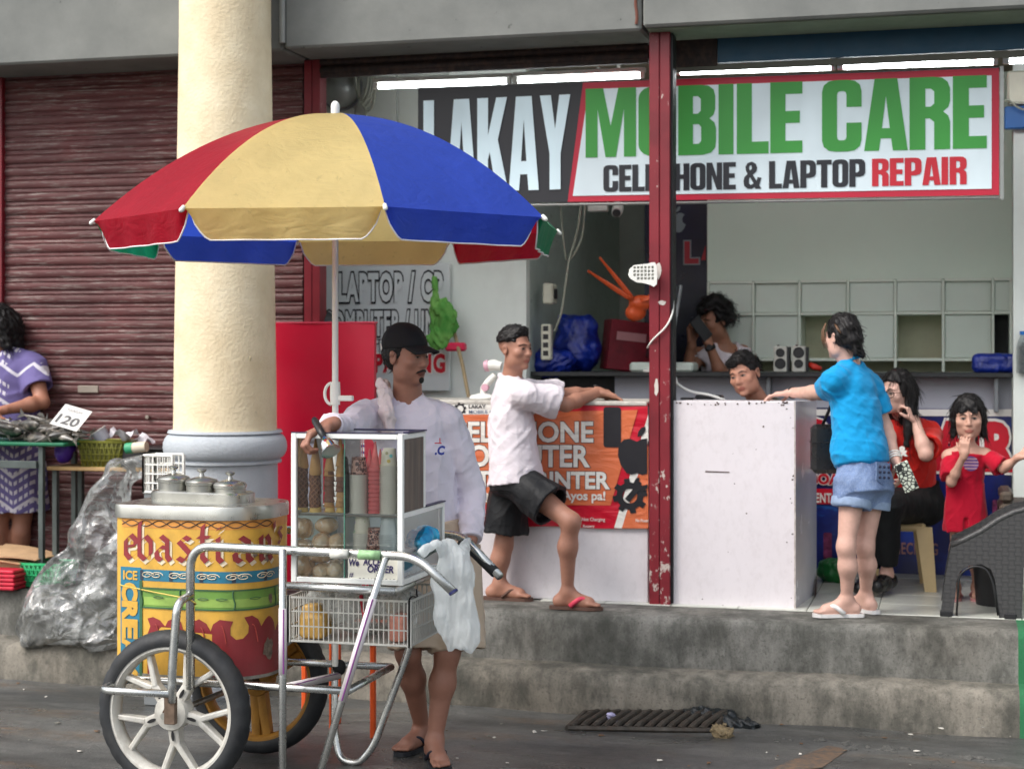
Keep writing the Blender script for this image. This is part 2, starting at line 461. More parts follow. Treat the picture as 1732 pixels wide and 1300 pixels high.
def crease(amp, f, seed=0, st=(1,1,1), n=4):
    """long soft ridges with flat cloth between them, fading in and out"""
    g = np.random.default_rng(seed); D = g.normal(size=(n, 3)).astype(np.float32)*f32(st); D /= np.linalg.norm(D, axis=1, keepdims=True); W = g.normal(size=(n, 3)).astype(np.float32); M = g.normal(size=(n, 3)).astype(np.float32); ph = g.uniform(0, 6.28, (n, 3)); fr = f*g.uniform(.7, 1.4, n)
    def fn(p):
        o = 0
        for i in range(n):
            u = (p@D[i])*fr[i]+ph[i, 0]+.9*np.sin((p@W[i])*f*.35+ph[i, 1]); r = 1-np.abs(np.sin(u)); m = np.clip(np.sin((p@M[i])*f*.3+ph[i, 2])*.9+.25, 0, 1); o = o+r*r*r*m
        return ((.32-o)*amp*.55).astype(np.float32)
    return fn
def both(*fs): return lambda p: sum(f(p) for f in fs)
def wob(amp, f, seed=0, st=(1,1,1)):
    """soft fold noise"""
    g = np.random.default_rng(seed); D = g.normal(size=(7, 3)).astype(np.float32)*f32(st); ph = g.uniform(0, 6.28, 7); fr = f*g.uniform(.5, 1.6, 7)
    W = g.normal(size=(7, 3)).astype(np.float32)
    def fn(p):
        o = 0
        for i in range(7): o = o+np.sin((p@D[i])*fr[i]+ph[i]+1.6*np.sin((p@W[i])*fr[i]*.6))
        return (o*(amp/3.2)).astype(np.float32)
    return fn
# ------------------------------------------------------------------ materials of the place
def m_asphalt():
    t = NT('wet_asphalt'); big = t.noise(1.3, 5, .6); fine = t.noise(90, 3, .7); med = t.noise(9, 6, .7, (1, 2.2, 1))
    base = t.ramp(med, [(.28, (.044,.046,.045)), (.5, (.084,.085,.081)), (.75, (.135,.133,.125))])
    base = t.mix(t.ramp(fine, [(.42, 0.0), (.75, .55)]), base, (.21,.207,.195))
    base = t.mix(t.ramp(t.noise(1.1, 4, .6, (.6, 1.6, 1)), [(.40, .7), (.56, 0.0)]), base, (.030,.032,.032))
    och = t.math('MULTIPLY', t.ramp(t.noise(2.1, 4, .6, (.55, 1.7, 1)), [(.56, 0.0), (.68, 1.0)]), t.ramp(t.noise(34, 5, .75, (.5, 1.5, 1)), [(.42, 0.0), (.62, .6)]))
    base = t.mix(och, base, (.17,.095,.04))
    spk = t.ramp(t.noise(210, 2, .6), [(.72, 0.0), (.78, .75)]); base = t.mix(spk, base, (.33,.31,.28))
    t.set(color=base, rough=t.ramp(big, [(.38, .22), (.5, .38), (.66, .7)]), spec=.45)
    t.bump(t.math('ADD', fine, t.math('MULTIPLY', med, 1.5)), .55, .006); return t.m
def m_grime(name, seed=0, base=(.225,.22,.20), green=True):
    t = NT(name); n1 = t.noise(3.2, 8, .68, (1, 1, .75)); n2 = t.noise(14, 8, .72, (1, 1, .38)); n3 = t.noise(85, 4, .7); n4 = t.noise(1.5, 3, .5)
    c = t.ramp(n2, [(.28, tuple(v*.62 for v in base)), (.5, base), (.72, tuple(v*1.25 for v in base))])
    d = t.math('ADD', t.math('MULTIPLY', n1, .70), t.math('ADD', t.math('MULTIPLY', n4, .22), t.math('MULTIPLY', n2, .14)))
    c = t.mix(t.ramp(d, [(.42, .86), (.50, .60), (.60, 0.0)]), c, (.050,.052,.045))
    c = t.mix(t.ramp(n4, [(.5, 0.0), (.7, .35)]), c, (.30,.24,.17), 'MULTIPLY')
    c = t.mix(t.ramp(n3, [(.34, .45), (.46, 0.0)]), c, (.045,.044,.04))
    if green:
        x = t.sep()[0]; g = t.math('MULTIPLY', t.math('GREATER_THAN', x, 0.274), t.ramp(n2, [(.36, .2), (.46, 1.0)]))
        c = t.mix(g, c, (.03,.16,.07))
    t.set(color=c, rough=.9, spec=.25); t.bump(t.math('ADD', t.math('MULTIPLY', n3, .6), t.math('MULTIPLY', n2, 2.0)), .5, .012); return t.m
def m_stucco():
    t = NT('cream_stucco'); n = t.noise(62, 3, .5); d = t.noise(5, 6, .65)
    c = t.ramp(d, [(.3, C(214,196,162)), (.6, C(231,216,184)), (.8, C(238,226,198))])
    c = t.mix(t.ramp(t.noise(26, 5, .7), [(.24, .6), (.33, 0.0)]), c, C(150,140,118))
    t.set(color=c, rough=.82, spec=.3); t.bump(n, .38, .009); return t.m
def m_shutter():
    t = NT('maroon_shutter_paint'); oi = t.n.new('ShaderNodeObjectInfo')
    s1 = t.noise(5, 6, .72, (.5, 1, 5)); s2 = t.noise(30, 6, .75, (.18, 1, 4)); s3 = t.noise(2, 4)
    c = t.ramp(s1, [(.3, C(78,44,44)), (.55, C(102,58,58)), (.75, C(116,82,78))])
    c = t.mix(t.math('MULTIPLY', oi.outputs['Random'], .35), c, C(70,34,36))
    c = t.mix(t.ramp(s2, [(.54, 0.0), (.60, .72)]), c, C(152,142,136))
    c = t.mix(t.ramp(s3, [(.42, .45), (.55, 0.0)]), c, C(72,46,46))
    t.set(color=c, rough=.62, spec=.35); t.bump(s2, .2, .004); return t.m
def m_redpost():
    t = NT('chipped_red_paint'); s1 = t.noise(26, 7, .75, (1, 1, .6)); s2 = t.noise(4, 4)
    z = t.sep()[2]; low = t.ramp(t.math('DIVIDE', z, 3.3), [(.14, .09), (.5, 0.0), (1.0, -.0)])
    c = t.ramp(s2, [(.35, C(104,20,32)), (.65, C(128,30,42))])
    k = t.math('ADD', s1, low); c = t.mix(t.ramp(k, [(.65, 0.0), (.67, 1.0)]), c, C(190,178,170))
    t.set(color=c, rough=.45, spec=.45); t.bump(s1, .15, .003); return t.m
ASPH, GR1, GR2, STUC, SHUT, RPOST = m_asphalt(), m_grime('stained_concrete'), m_grime('stained_concrete_low', base=(.235,.215,.18)), m_stucco(), m_shutter(), m_redpost()
BEAMC = m_grime('grey_concrete_beam', base=(.30,.31,.30), green=False)
_t = NT('painted_beam'); _n = _t.noise(2.2, 6, .62); _n2 = _t.noise(40, 5, .7); _n3 = _t.noise(16, 3, .5)
_c = _t.ramp(_n, [(.3, (.15,.157,.15)), (.7, (.235,.242,.228))]); _c = _t.mix(_t.ramp(_n3, [(.24, .8), (.29, 0.0)]), _c, (.06,.06,.055))
_t.set(color=_c, rough=.85, spec=.25); _t.bump(_n2, .25, .004); BEAMC = _t.m
WALLW = mat('shop_white_wall', C(222,228,222), .6, var=.05, vs=3, dirt=.12, dirtc=C(150,150,140))
PLWHITE = mat('white_laminate', C(216,226,214), .38, var=.03, vs=4)
# ------------------------------------------------------------------ ground
YB = 7.64                                                 # foot of the steps
def gz(x, y):
    t = min(1, max(0, (y-6.45)/1.15)); z = -.07*t*t*(3-2*t)
    if y < 9 and abs(x) < 12: z += .004*math.sin(3.1*x+1.3*y)+.003*math.sin(7.3*x-5.1*y)
    return z
gx = np.concatenate([[-900,-200,-40,-14], np.linspace(-6.5, 2.5, 150), [10,40,200,900]])
gy = np.concatenate([[-900,-200,-40,-8,2], np.linspace(4.2, 7.75, 70), [9.0,14,40,200,900]])
b = B(); b.add([(x, y, gz(x, y) if y < 9 else -.08) for x in gx for y in gy], [(i*len(gy)+j, (i+1)*len(gy)+j, (i+1)*len(gy)+j+1, i*len(gy)+j+1) for i in range(len(gx)-1) for j in range(len(gy)-1)])
b.obj('street', ASPH, kind='structure', smooth=True)
# two rough concrete steps
FZ = .37
def step(name, prof, m, amp, seed):
    g = np.random.default_rng(seed); n = 260; xs = np.linspace(-9.0, 3.5, n); k = len(prof)
    ph = g.uniform(0, 6.28, 12)
    vs = []
    for x in xs:
        for j, (y, z) in enumerate(prof):
            w = amp*(math.sin(1.9*x+ph[0]+j*.2)+.7*math.sin(4.7*x+ph[1]+j*.5)+.5*math.sin(11*x+ph[2]+j*1.7)+.35*math.sin(27*x+ph[3]+3*j)+.3*g.normal())
            vs.append((x, y+w*.8, z+(w*.7 if 0 < j < k-1 else 0)))
    fs = [(i*k+j, (i+1)*k+j, (i+1)*k+j+1, i*k+j+1) for i in range(n-1) for j in range(k-1)]
    b = B(); b.add(vs, fs); return b.obj(name, m, kind='structure', smooth=True)
step('concrete_lower_step', [(YB-.012,-.12),(YB,-.03),(YB+.002,.05),(YB+.012,.098),(YB+.04,.122),(YB+.10,.132),(YB+.2,.136),(YB+.3,.13)], GR2, .0065, 3)
step('concrete_upper_step', [(YB+.175,.08),(YB+.178,.16),(YB+.18,.24),(YB+.184,.33),(YB+.192,.358),(YB+.215,FZ),(YB+.36,FZ+.003),(YB+.55,FZ)], GR1, .0032, 5)
b = B(); b.box((-9, YB+.45, FZ-.3), (3.5, 12.2, FZ-.004)); b.obj('shop_floor_slab', BEAMC, kind='structure')
# floor tiles
tile_m = NT('white_floor_tile'); _n = tile_m.noise(3, 5); _oi = tile_m.n.new('ShaderNodeObjectInfo')
_c = tile_m.ramp(_n, [(.3, C(188,190,182)), (.7, C(214,216,206))]); _c = tile_m.mix(tile_m.math('MULTIPLY', _oi.outputs['Random'], .25), _c, C(160,160,150)); _c = tile_m.mix(tile_m.ramp(tile_m.noise(28, 6, .7), [(.55, 0.0), (.75, .5)]), _c, C(110,104,92))
tile_m.set(color=_c, rough=.28)
b = B(); b.box((-6, YB+.4, FZ-.05), (2.4, YB+.41, FZ-.02)); 
fl = bpy.data.objects.new('tiled_floor', None); col.objects.link(fl); fl['kind'] = 'structure'; WL[fl] = Vector((0,0,0))
t0 = None
for i in range(-4, 6):
    for j in range(5):
        x0, y0 = -.70+i*.335, 8.165+j*.335
        if t0 is None:
            q = B(); q.box((0,0,0), (.331,.331,.008), .002); t0 = q.obj('tile', tile_m.m, parent=fl); o = t0
        else: o = t0.copy(); col.objects.link(o)
        o.location = (x0, y0, FZ-.003)
# ------------------------------------------------------------------ building shell
b = B(); b.box((-9, 8.9, FZ-.01), (-8.9, 12, 3.6)); b.obj('wall_far_left', WALLW, kind='structure')
b = B(); b.box((-9, 12.0, 0), (4, 12.1, 3.6)); b.obj('wall_back', WALLW, kind='structure')
b = B(); b.box((-9, 8.46, 3.34), (4, 12.1, 3.44)); b.obj('ceiling', mat('ceiling_board', C(150,142,122), .8, var=.12), kind='structure')
b = B(); b.box((3.4, 8.3, 0), (3.5, 12.0, 3.5)); b.obj('wall_far_right', WALLW, kind='structure')
XR = PX(1714, 9.3)
b = B(); b.box((XR, 9.3, FZ), (XR+.5, 9.42, 3.2)); b.obj('wall_right_pilaster', WALLW, kind='structure')
# concrete beam above the shop fronts
ZB = 3.225
bt = thing('concrete_beam', (-2.5, 8.3, ZB), 'long grey concrete beam running above the shutters and the shop sign', 'beam')
b = B()
xs = [-9.0, PX(478, 8.07)-.012, PX(1086, 8.07), 4.0]
b = B(); b.box((-9, 8.10, ZB-.005), (xs[1], 8.5, 6.2), .012); b.obj('beam_segment', BEAMC, bt)
b = B(); b.box((xs[1]+.018, 8.08, ZB), (xs[2]-.006, 8.5, 6.2), .012); b.obj('beam_segment', BEAMC, bt)
b = B(); b.box((xs[2]+.006, 8.06, ZB+.012), (4, 8.5, 6.2), .012); b.obj('beam_segment', BEAMC, bt)
b = B(); b.tube([(xs[1]+.009, 8.075, ZB+.03), (xs[1]+.009, 8.075, 6.1)], .016, 10); b.obj('conduit_pipe', mat('grey_pipe', C(150,152,148), .6), bt, smooth=40)
b = B(); b.tube([(xs[2]-.03+.004*math.sin(i*1.3), 8.074, ZB+.03+i*.03) for i in range(14)], .008, 6); b.obj('rust_streak_pipe', mat('rusty_pipe', C(112,70,58), .8), bt, smooth=40)
b = B(); b.box((xs[2]+.02, 8.10, ZB+.006), (4, 8.42, ZB+.011)); b.obj('soffit_strip', mat('greenish_soffit', C(128,140,124), .8), bt)
b = B(); b.box((-9, 8.52, ZB-.02), (4, 8.9, 6.2)); b.obj('upper_wall', BEAMC, kind='structure')
b = B(); b.box((-9, 8.05, 6.2), (4, 12.2, 6.4)); b.obj('roof_slab', BEAMC, kind='structure')
# column
cx = P(381, 600, 7.80); rt = .243
ct = thing('round_column', (cx.x, 7.80, .13), 'cream stucco round column with grey moulded base behind the ice cream cart', 'column')
def colr(z): return .232+(.262-.232)*min(1, max(0, (3.3-z)/2.0))
zs = [1.235+i*.25 for i in range(21)]
b = B(); b.lathe([(colr(z), z) for z in zs], (cx.x, 7.80, 0), 64); b.obj('shaft', STUC, ct, smooth=50)
gcol = mat('grey_blue_column_paint', C(176,182,188), .75, var=.06, bump=.7, bs=70)
b = B(); prof = [(.262,1.236),(.285,1.238),(.292,1.225)]
for k in range(9):
    a = R(80-20*k); prof.append((.268+.046*math.cos(a), 1.155+.066*math.sin(a)))
prof += [(.286,1.085),(.286,1.072),(.266,1.068)]
b.lathe(prof[::-1], (cx.x, 7.80, 0), 64); b.obj('base_moulding', gcol, ct, smooth=45)
b = B(); b.lathe([(.272,-.12),(.266,1.067)], (cx.x, 7.80, 0), 64); b.obj('pedestal', gcol, ct, smooth=45)
b = B(); b.ell(P(423, 606, 7.80-.255), (.006,.004,.014), 8, 6); b.obj('paint_chip', mat('chip', C(150,138,110), .8), ct)
# roller shutter, left
SY = 8.50
xl, xr = -5.55, PX(514, SY)-.005
sh = thing('roller_shutter', ((xl+xr)/2, SY, FZ), 'closed maroon roller shutter with scratched peeling slats behind the column', 'shutter')
pitch = .0735; nsl = 39
prof = [(0,0),(-.005,.004),(-.009,.012),(-.0115,.024),(-.0105,.036),(-.006,.045),(-.001,.048),(-.005,.053),(-.0065,.058),(-.0045,.0635),(0,.066),(.001,.0735)]
q = B(); nseg = 40; g = np.random.default_rng(2)
xs_ = np.linspace(xl, xr, nseg+1); k = len(prof)
q.add([(x, SY+y+.0015*math.sin(x*3.0)+.0004*g.normal(), z+.0012*math.sin(x*2.1+1)) for x in xs_ for (y, z) in prof], [(i*k+j, (i+1)*k+j, (i+1)*k+j+1, i*k+j+1) for i in range(nseg) for j in range(k-1)])
s0 = q.obj('slat', SHUT, sh, smooth=60); s0.location = (0, 0, 0)
for i in range(nsl):
    o = s0 if i == 0 else dup(s0)
    o.location = (0, .002*math.sin(i*1.7), FZ+i*pitch)
b = B(); b.box((xl, SY+.008, FZ), (xr, SY+.02, ZB)); b.obj('backing', mat('shutter_dark', (.02,.018,.018), .9), sh)
b = B(); b.lathe([(.0,-.014),(.011,-.013),(.012,0),(.012,.004)], P(250, 705, SY-.016), 14, (0,1,0)); b.obj('lock', mat('old_steel', C(150,140,130), .45, metal=.6), sh, smooth=40)
b = B(); b.box(P(131, 664, SY-.02), P(167, 652, SY-.012), .003); b.obj('handle', mat('old_steel', C(150,140,130), .45, metal=.6), sh)
# red posts
def post(px0, px1, Y, dep, z0, z1, label):
    x0, x1 = PX(px0, Y), PX(px1, Y); m = (x0+x1)/2
    t = thing('red_post', (m, Y+dep/2, z0), label, 'post', 'red shop front posts')
    for a, c in ((x0, m-.0015), (m+.0015, x1)):
        b = B(); b.box((a, Y, z0), (c, Y+dep, z1), .003); b.obj('steel_channel', RPOST, t)
    b = B(); b.box((m-.004, Y+.006, z0), (m+.004, Y+dep-.01, z1)); b.obj('seam', mat('seam_dark', (.05,.012,.016), .8), t)
    return t, x1
post(514, 541, 8.42, .10, FZ, ZB+.0, 'plain dark red steel post between the shutter and the shop opening')
cp, cpx = post(1098, 1133, 8.18, .10, FZ, ZB+.01, 'chipped red steel post standing between the two counters')
post(-40, 3, 8.46, .06, FZ, ZB, 'red steel post at the left end of the closed shutter')
b = B(); b.box((cpx, 8.20, FZ+.01), (cpx+.012, 8.30, ZB)); b.obj('rubber_edge', mat('rubber_black', (.012,.012,.014), .6), cp)
for px, py, w, h in ((1113, 440+18, 5, 34), (1120, 512, 8, 8), (1110, 655, 4, 30)):
    p = P(px, py, 8.1785); b = B(); g = np.random.default_rng(int(px))
    L = [(math.cos(a)*w/340*g.uniform(.6,1.2), math.sin(a)*h/680*g.uniform(.7,1.15)) for a in np.linspace(0, 6.28, 14)[:-1]]
    b.prism([L], plane(p, (1,0,0), (0,0,1), (0,1,0))); b.obj('bare_paint_patch', mat('bare_primer', C(206,198,190), .7), cp)
# rolled-up shutter in the shop opening
ru = thing('rolled_shutter', (PX(820, 8.44), 8.45, 2.9), 'dark rolled-up shutter edge hanging below the beam over the left half of the shop', 'shutter')
dk = mat('dark_rusty_shutter', C(44,36,36), .75, var=.35, vs=14, dirt=.5, dirtc=C(96,70,58), ds=30, stretch=(.3,1,3))
za = P(820, 70, 8.44).z; zb_ = P(820, 114, 8.44).z
x0, x1 = PX(543, 8.44), PX(1097, 8.44)
h = (za+.05-zb_)/4
for i in range(4):
    b = B(); z = zb_+i*h
    b.add([(x, 8.44+y*1.4, z+zz*h) for x in (x0, x1) for (y, zz) in ((0,.03),(-.012,.12),(-.016,.4),(-.012,.75),(-.002,.9),(.0,1.0))], [(j, 6+j, 7+j, j+1) for j in range(5)])
    b.obj('slat', dk, ru, smooth=60)
b = B(); b.box((x0, 8.425, zb_-.018), (x1, 8.455, zb_+.006), .003); b.obj('bottom_rail', dk, ru)
b = B(); b.box((x0, 8.47, zb_), (x1, 8.5, za+.1)); b.obj('backing', mat('shutter_dark', (.02,.018,.018), .9), ru)
# header on the right half
hd = thing('header_panel', (PX(1450, 8.44), 8.46, 2.9), 'dark teal blue header panel above the lit part of the shop sign', 'panel')
xa, xb, xc = PX(1136, 8.44), PX(1214, 8.44), 1.2
zt, z1 = P(1300, 60, 8.44).z+.03, P(1300, 103, 8.44).z
b = B(); b.box((xb, 8.43, z1), (xc, 8.46, zt), .003); b.obj('blue_board', mat('teal_board', C(18,66,92), .5, var=.12), hd)
b = B(); b.box((xa, 8.436, z1-.012), (xb-.003, 8.46, zt), .003); b.obj('rusty_plate', dk, hd)
b = B(); b.box((xa, 8.44, zt), (xc, 8.47, ZB+.05)); b.obj('gap_shade_board', mat('shutter_dark', (.02,.018,.018), .9), hd)  # near-black board coloured as the shade in the gap under the beam
b = B(); b.box((xa, 8.445, z1-.035), (xc, 8.47, z1-.004)); b.obj('lower_trim', mat('grey_trim', C(92,92,84), .7), hd)
# ------------------------------------------------------------------ shop interior
def flatm(name, c, rough=.5, var=.04, **k): return mat(name, c, rough, var=var, **k)
INK = flatm('black_print', C(28,28,34), .4); WPRINT = flatm('white_print', C(232,230,224), .45); REDP = flatm('red_print', C(196,22,44), .4, .08)
DKSTEEL = mat('dark_metal', (.03,.03,.032), .4, metal=.5); WPLAST = mat('white_plastic', C(228,228,222), .4, var=.05, vs=12); BLKPL = mat('black_plastic', (.016,.016,.018), .42, var=.2)
xA, xB = PX(540, 9.25), PX(890, 9.25)
b = B(); b.box((xA-.1, 9.25, FZ), (xB, 9.33, 3.34)); b.obj('wall_partition', WALLW, kind='structure')
b = B(); b.box((xB-.08, 9.332, FZ), (xB, 11.99, 3.34)); b.obj('wall_return', mat('return_wall', C(176,190,184), .35, var=.06), kind='structure')
b = B(); b.box((xA-.12, 8.56, FZ), (xA-.04, 9.249, 3.3)); b.obj('wall_side', mat('side_wall', C(196,200,192), .5), kind='structure')
# panels on the partition wall
wp = thing('wall_board', (PX(640, 9.24), 9.24, 2.6), 'pale grey wall boards above the left end of the shop sign', 'board')
for a, c in ((548, 600), (602, 672), (674, 760)):
    b = B(); b.box((PX(a, 9.24), 9.232, 2.3), (PX(c, 9.24)-.004, 9.248, 3.3), .003); b.obj('board', mat('pale_board', C(186,190,182), .45, var=.05), wp)
# ---- sign
SGY = 8.56
so = P(707, 346, SGY); su = (P(1690, 330, SGY)-so); SW = su.length; su.normalize()
SH = (196/PPM(707, SGY)+215/PPM(1690, SGY))/2
sfn = plane(so, su, (0,0,1), (0,1,0))
def sg(px, py):
    p = P(px, py, SGY)-so; x = p.x/su.x; return (x, p.z-x*su.z)
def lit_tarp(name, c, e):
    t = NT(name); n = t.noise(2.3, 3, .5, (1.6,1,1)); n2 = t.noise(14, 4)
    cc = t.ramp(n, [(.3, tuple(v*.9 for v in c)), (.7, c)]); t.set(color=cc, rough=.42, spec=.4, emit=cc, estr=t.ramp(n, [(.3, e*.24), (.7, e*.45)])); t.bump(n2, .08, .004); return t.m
sgn = thing('shop_sign', so+su*(SW/2), 'wide lit shop sign with big green and white block lettering over the counters', 'sign')
b = B(); b.prism([[sg(707,150), sg(707,346), sg(958,342), sg(985,139)][::-1]], lambda x, y, d: sfn(x, y, d), .012); 
b = B(); b.prism([[(0,0), sg(960,341.5), (sg(986,139)[0], SH), (0,SH)]], sfn, .012); b.obj('black_panel', lit_tarp('tarp_black', C(40,40,46), .02), sgn)
b = B(); b.prism([[sg(960,341.5), (SW,0), (SW,SH), (sg(986,139)[0], SH)]], plane(so+Vector((0,.0005,0)), su, (0,0,1), (0,1,0)), .012); b.obj('red_border', lit_tarp('tarp_red', C(186,32,58), .10), sgn)
i0, i1 = sg(969,334), sg(996,150)
b = B(); b.prism([[(i0[0],.032), (SW-.036,.032), (SW-.036,SH-.036), (i1[0],SH-.036)]], plane(so-Vector((0,.004,0)), su, (0,0,1), (0,1,0)), .003); b.obj('white_panel', lit_tarp('tarp_white', C(206,220,226), .30), sgn)
LW = lit_tarp('letter_white', C(206,226,234), .34); LG = lit_tarp('letter_green', C(60,148,62), .2)
def sline(name, txt, x0, y0, x1, y1, htop, m, lift=.0085):
    a = sg(x0, y0); c = sg(x1, y1); h = sg(x0, htop)[1]-a[1]; sl = (c[1]-a[1])/(c[0]-a[0])
    f = lambda x, y, d=0: sfn(x, y+(x-a[0])*sl, d)
    b = B(); impact(b, txt, f, a[0], a[1], h, c[0]-a[0], .002, lift); return b.obj(name, m, sgn)
sline('letters', 'LAKAY', 717, 327, 963, 320, 171, LW)
sline('letters', 'MOBILE CARE', 991, 267, 1669, 251, 151, LG)
sline('letters', 'CELLPHONE & LAPTOP', 1021, 325, 1463, 316, 280, lit_tarp('letter_black', C(36,38,46), .02))
sline('letters', 'REPAIR', 1475, 315.5, 1635, 312, 269, lit_tarp('letter_red', C(190,34,50), .14))
b = B()
for q in range(2):
    z = -.012 if q == 0 else SH+.0
    b.tube([sfn(0, z, .012), sfn(SW, z, .012)], .008, 6)
b.obj('frame_bar', mat('alu', C(150,152,150), .4, metal=.7), sgn)
b = B(); b.box(sfn(SW+.004, -.02, 0), sfn(SW+.022, SH+.01, .03)); b.obj('end_bracket', mat('alu', C(150,152,150), .4, metal=.7), sgn)
# ---- fluorescent tubes (lit)
tm = NT('lit_tube'); tm.set(color=(1,1,1), emit=(.92,.97,1.0), estr=13.0)
def tubelight(p0, p1, label):
    t = thing('fluorescent_tube', p0, label, 'tube light', 'tubes over the shop sign')
    d = (p1-p0).normalized(); up = Vector((0,0,1))
    b = B(); b.cyl(p0+d*.03, p1-d*.03, .0135, seg=12); b.obj('tube', tm.m, t, smooth=40)
    b = B(); M = Matrix.Translation((p0+p1)/2+up*.03) @ d.to_track_quat('X','Z').to_matrix().to_4x4(); L = (p1-p0).length/2
    b.box((-L,-.02,-.012), (L,.02,.014), .004, M); b.obj('housing', WPLAST, t)
    for p in (p0, p1):
        s = 1 if p is p0 else -1
        b = B(); b.box(p+d*s*.002-Vector((.0,.014,.014))-Vector((.004,0,0)), p+d*s*.03+Vector((0,.014,.02)), .003); b.obj('socket', WPLAST, t)
TY = 8.545
tubelight(P(632, 147, TY+.1), P(866, 138, TY+.1), 'lit fluorescent tube above the black part of the sign, leftmost')
tubelight(P(868, 137, TY+.1), P(1092, 128, TY+.1), 'lit fluorescent tube above the sign, just left of the red post')
tubelight(P(1142, 123, TY+.08), P(1415, 114.5, TY+.08), 'lit fluorescent tube above the sign, just right of the red post')
tubelight(P(1417, 114, TY+.08), P(1690, 105, TY+.08), 'lit fluorescent tube above the green word CARE')
tubelight(P(1697, 104, TY+.08), P(1960, 96, TY+.08), 'lit fluorescent tube running out of the right edge of the picture')
# ---- board with bubble lettering on the partition
bd = thing('lettered_board', P(655, 660, 9.2), 'grey board with black outlined bubble lettering LAPTOP CP behind the white pole', 'sign')
f = facing(545, 660, 9.20)
W = PX(760, 9.2)-PX(545, 9.2); Hh = 215/PPM(650, 9.2)
b = B(); b.box((PX(545,9.2), 9.205, P(545,660,9.2).z), (PX(545,9.2)+W, 9.225, P(545,660,9.2).z+Hh), .004); b.obj('panel', flatm('grey_board', C(206,212,212), .5), bd)
def wl_(txt, px0, px1, pyb, h, m1, m2, name='letters'):
    a = P(px0, pyb, 9.2); c = P(px1, pyb, 9.2); w = c.x-a.x; hh = h/PPM(px0, 9.2)
    g = plane(a, (1,0,0), (0,0,1), (0,1,0))
    b = B(); text(b, txt, g, 0, 0, hh, w, .10, 1.16, lift=.001); b.obj(name+'_outline', m2, bd)
    b = B(); text(b, txt, g, 0, 0, hh, w, .045, 1.16, lift=.004); b.obj(name, m1, bd)
BUB = flatm('bubble_grey', C(206,212,212), .5)
wl_('LAPTOP / CP', 574, 748, 508, 46, BUB, INK); wl_('COMPUTER / UNIT', 548, 760, 566, 40, BUB, INK); wl_('REPAIRING', 600, 752, 628, 30, REDP, WPRINT)
wl_('PRINTER / TV', 560, 740, 597, 22, BUB, INK)
# ---- red covered booth
rb_m = mat('red_tarp', C(196,14,52), .42, var=.08, vs=2.5, bump=.15, bs=7)
rb = thing('red_screen', (PX(555, 8.5), 8.5, FZ), 'tall red tarpaulin covered screen board standing behind the vendor', 'screen')
x0, x1 = PX(440, 8.34), PX(633, 8.34); zt = P(560, 546, 8.34).z
b = B(); b.grid(lambda u, v: (x0+(x1-x0)*u, 8.34+.004*math.sin(9*u+4*v)+.003*math.sin(17*v+3*u), FZ+(zt-FZ)*v), 24, 30); b.obj('front_cover', rb_m, rb, smooth=True)
b = B(); b.box((x0, 8.346, FZ), (x1-.004, 8.385, zt-.004)); b.obj('cabinet', rb_m, rb)
b = B(); b.box((x0, 8.335, zt-.004), (x1+.004, 8.39, zt+.006), .003); b.obj('top_edge', flatm('pink_edge', C(206,60,84), .4), rb)
def lump(name, prims, m, label=None, cat=None, parent=None, vox=.006, disp=None, group=None, kind=None):
    S = SDF()
    for p in prims: getattr(S, p[0])(*p[1:])
    Vv, Fq = S.mesh(vox, disp)
    lo, hi = Vv.min(0), Vv.max(0)
    return npobj(name, Vv, Fq, m, parent, origin=((lo[0]+hi[0])/2, (lo[1]+hi[1])/2, lo[2]), label=label, cat=cat, group=group, kind=kind)
p = P(546, 556, 8.55)
lump('black_bag', [('ell', p, (.09,.08,.1)), ('ell', p+Vector((.06,0,-.02)), (.07,.07,.07))], BLKPL, 'round black bag behind the red screen beside the red post', 'bag', disp=wob(.006, 30, 4))
# ---- broom and hanging green bags
bm = thing('broom', P(792, 668, 8.7), 'broom with wooden stick and pink head leaning against the white wall', 'broom')
b = B(); b.tube([P(812, 985, 8.74), P(796, 690, 8.78), P(783, 620, 8.95), P(768, 560, 9.15)], .011, 8); b.obj('stick', mat('broom_wood', C(150,132,100), .6), bm, smooth=40)
p = P(771, 588, 9.08); b = B(); b.box(p-Vector((.06,.03,.02)), p+Vector((.06,.03,.03)), .012); b.obj('head', flatm('pink_plastic', C(200,30,72), .4), bm)
GRNB = NT('green_film'); _n = GRNB.noise(9, 5); GRNB.set(color=GRNB.ramp(_n, [(.3, C(70,160,70)), (.7, C(160,220,120))]), rough=.18, trans=.5, ior=1.05)
p = P(744, 540, 9.08)
lump('green_plastic_bags', [('ell', p+Vector((-.03,0,0)), (.03,.03,.13)), ('ell', p+Vector((-.02,-.02,.12)), (.016,.02,.12)), ('ell', p+Vector((.02,-.01,.01)), (.028,.03,.12)), ('ell', p+Vector((.06,-.01,-.01)), (.024,.03,.10)), ('ell', p+Vector((0,-.02,-.11)), (.07,.03,.06)), ('ell', p+Vector((.09,0,-.02)), (.02,.02,.07))], GRNB.m, 'bunch of bright green plastic bags hanging on the lettered board', 'bags', disp=wob(.010, 60, 9, (1.6,1.6,.5)))
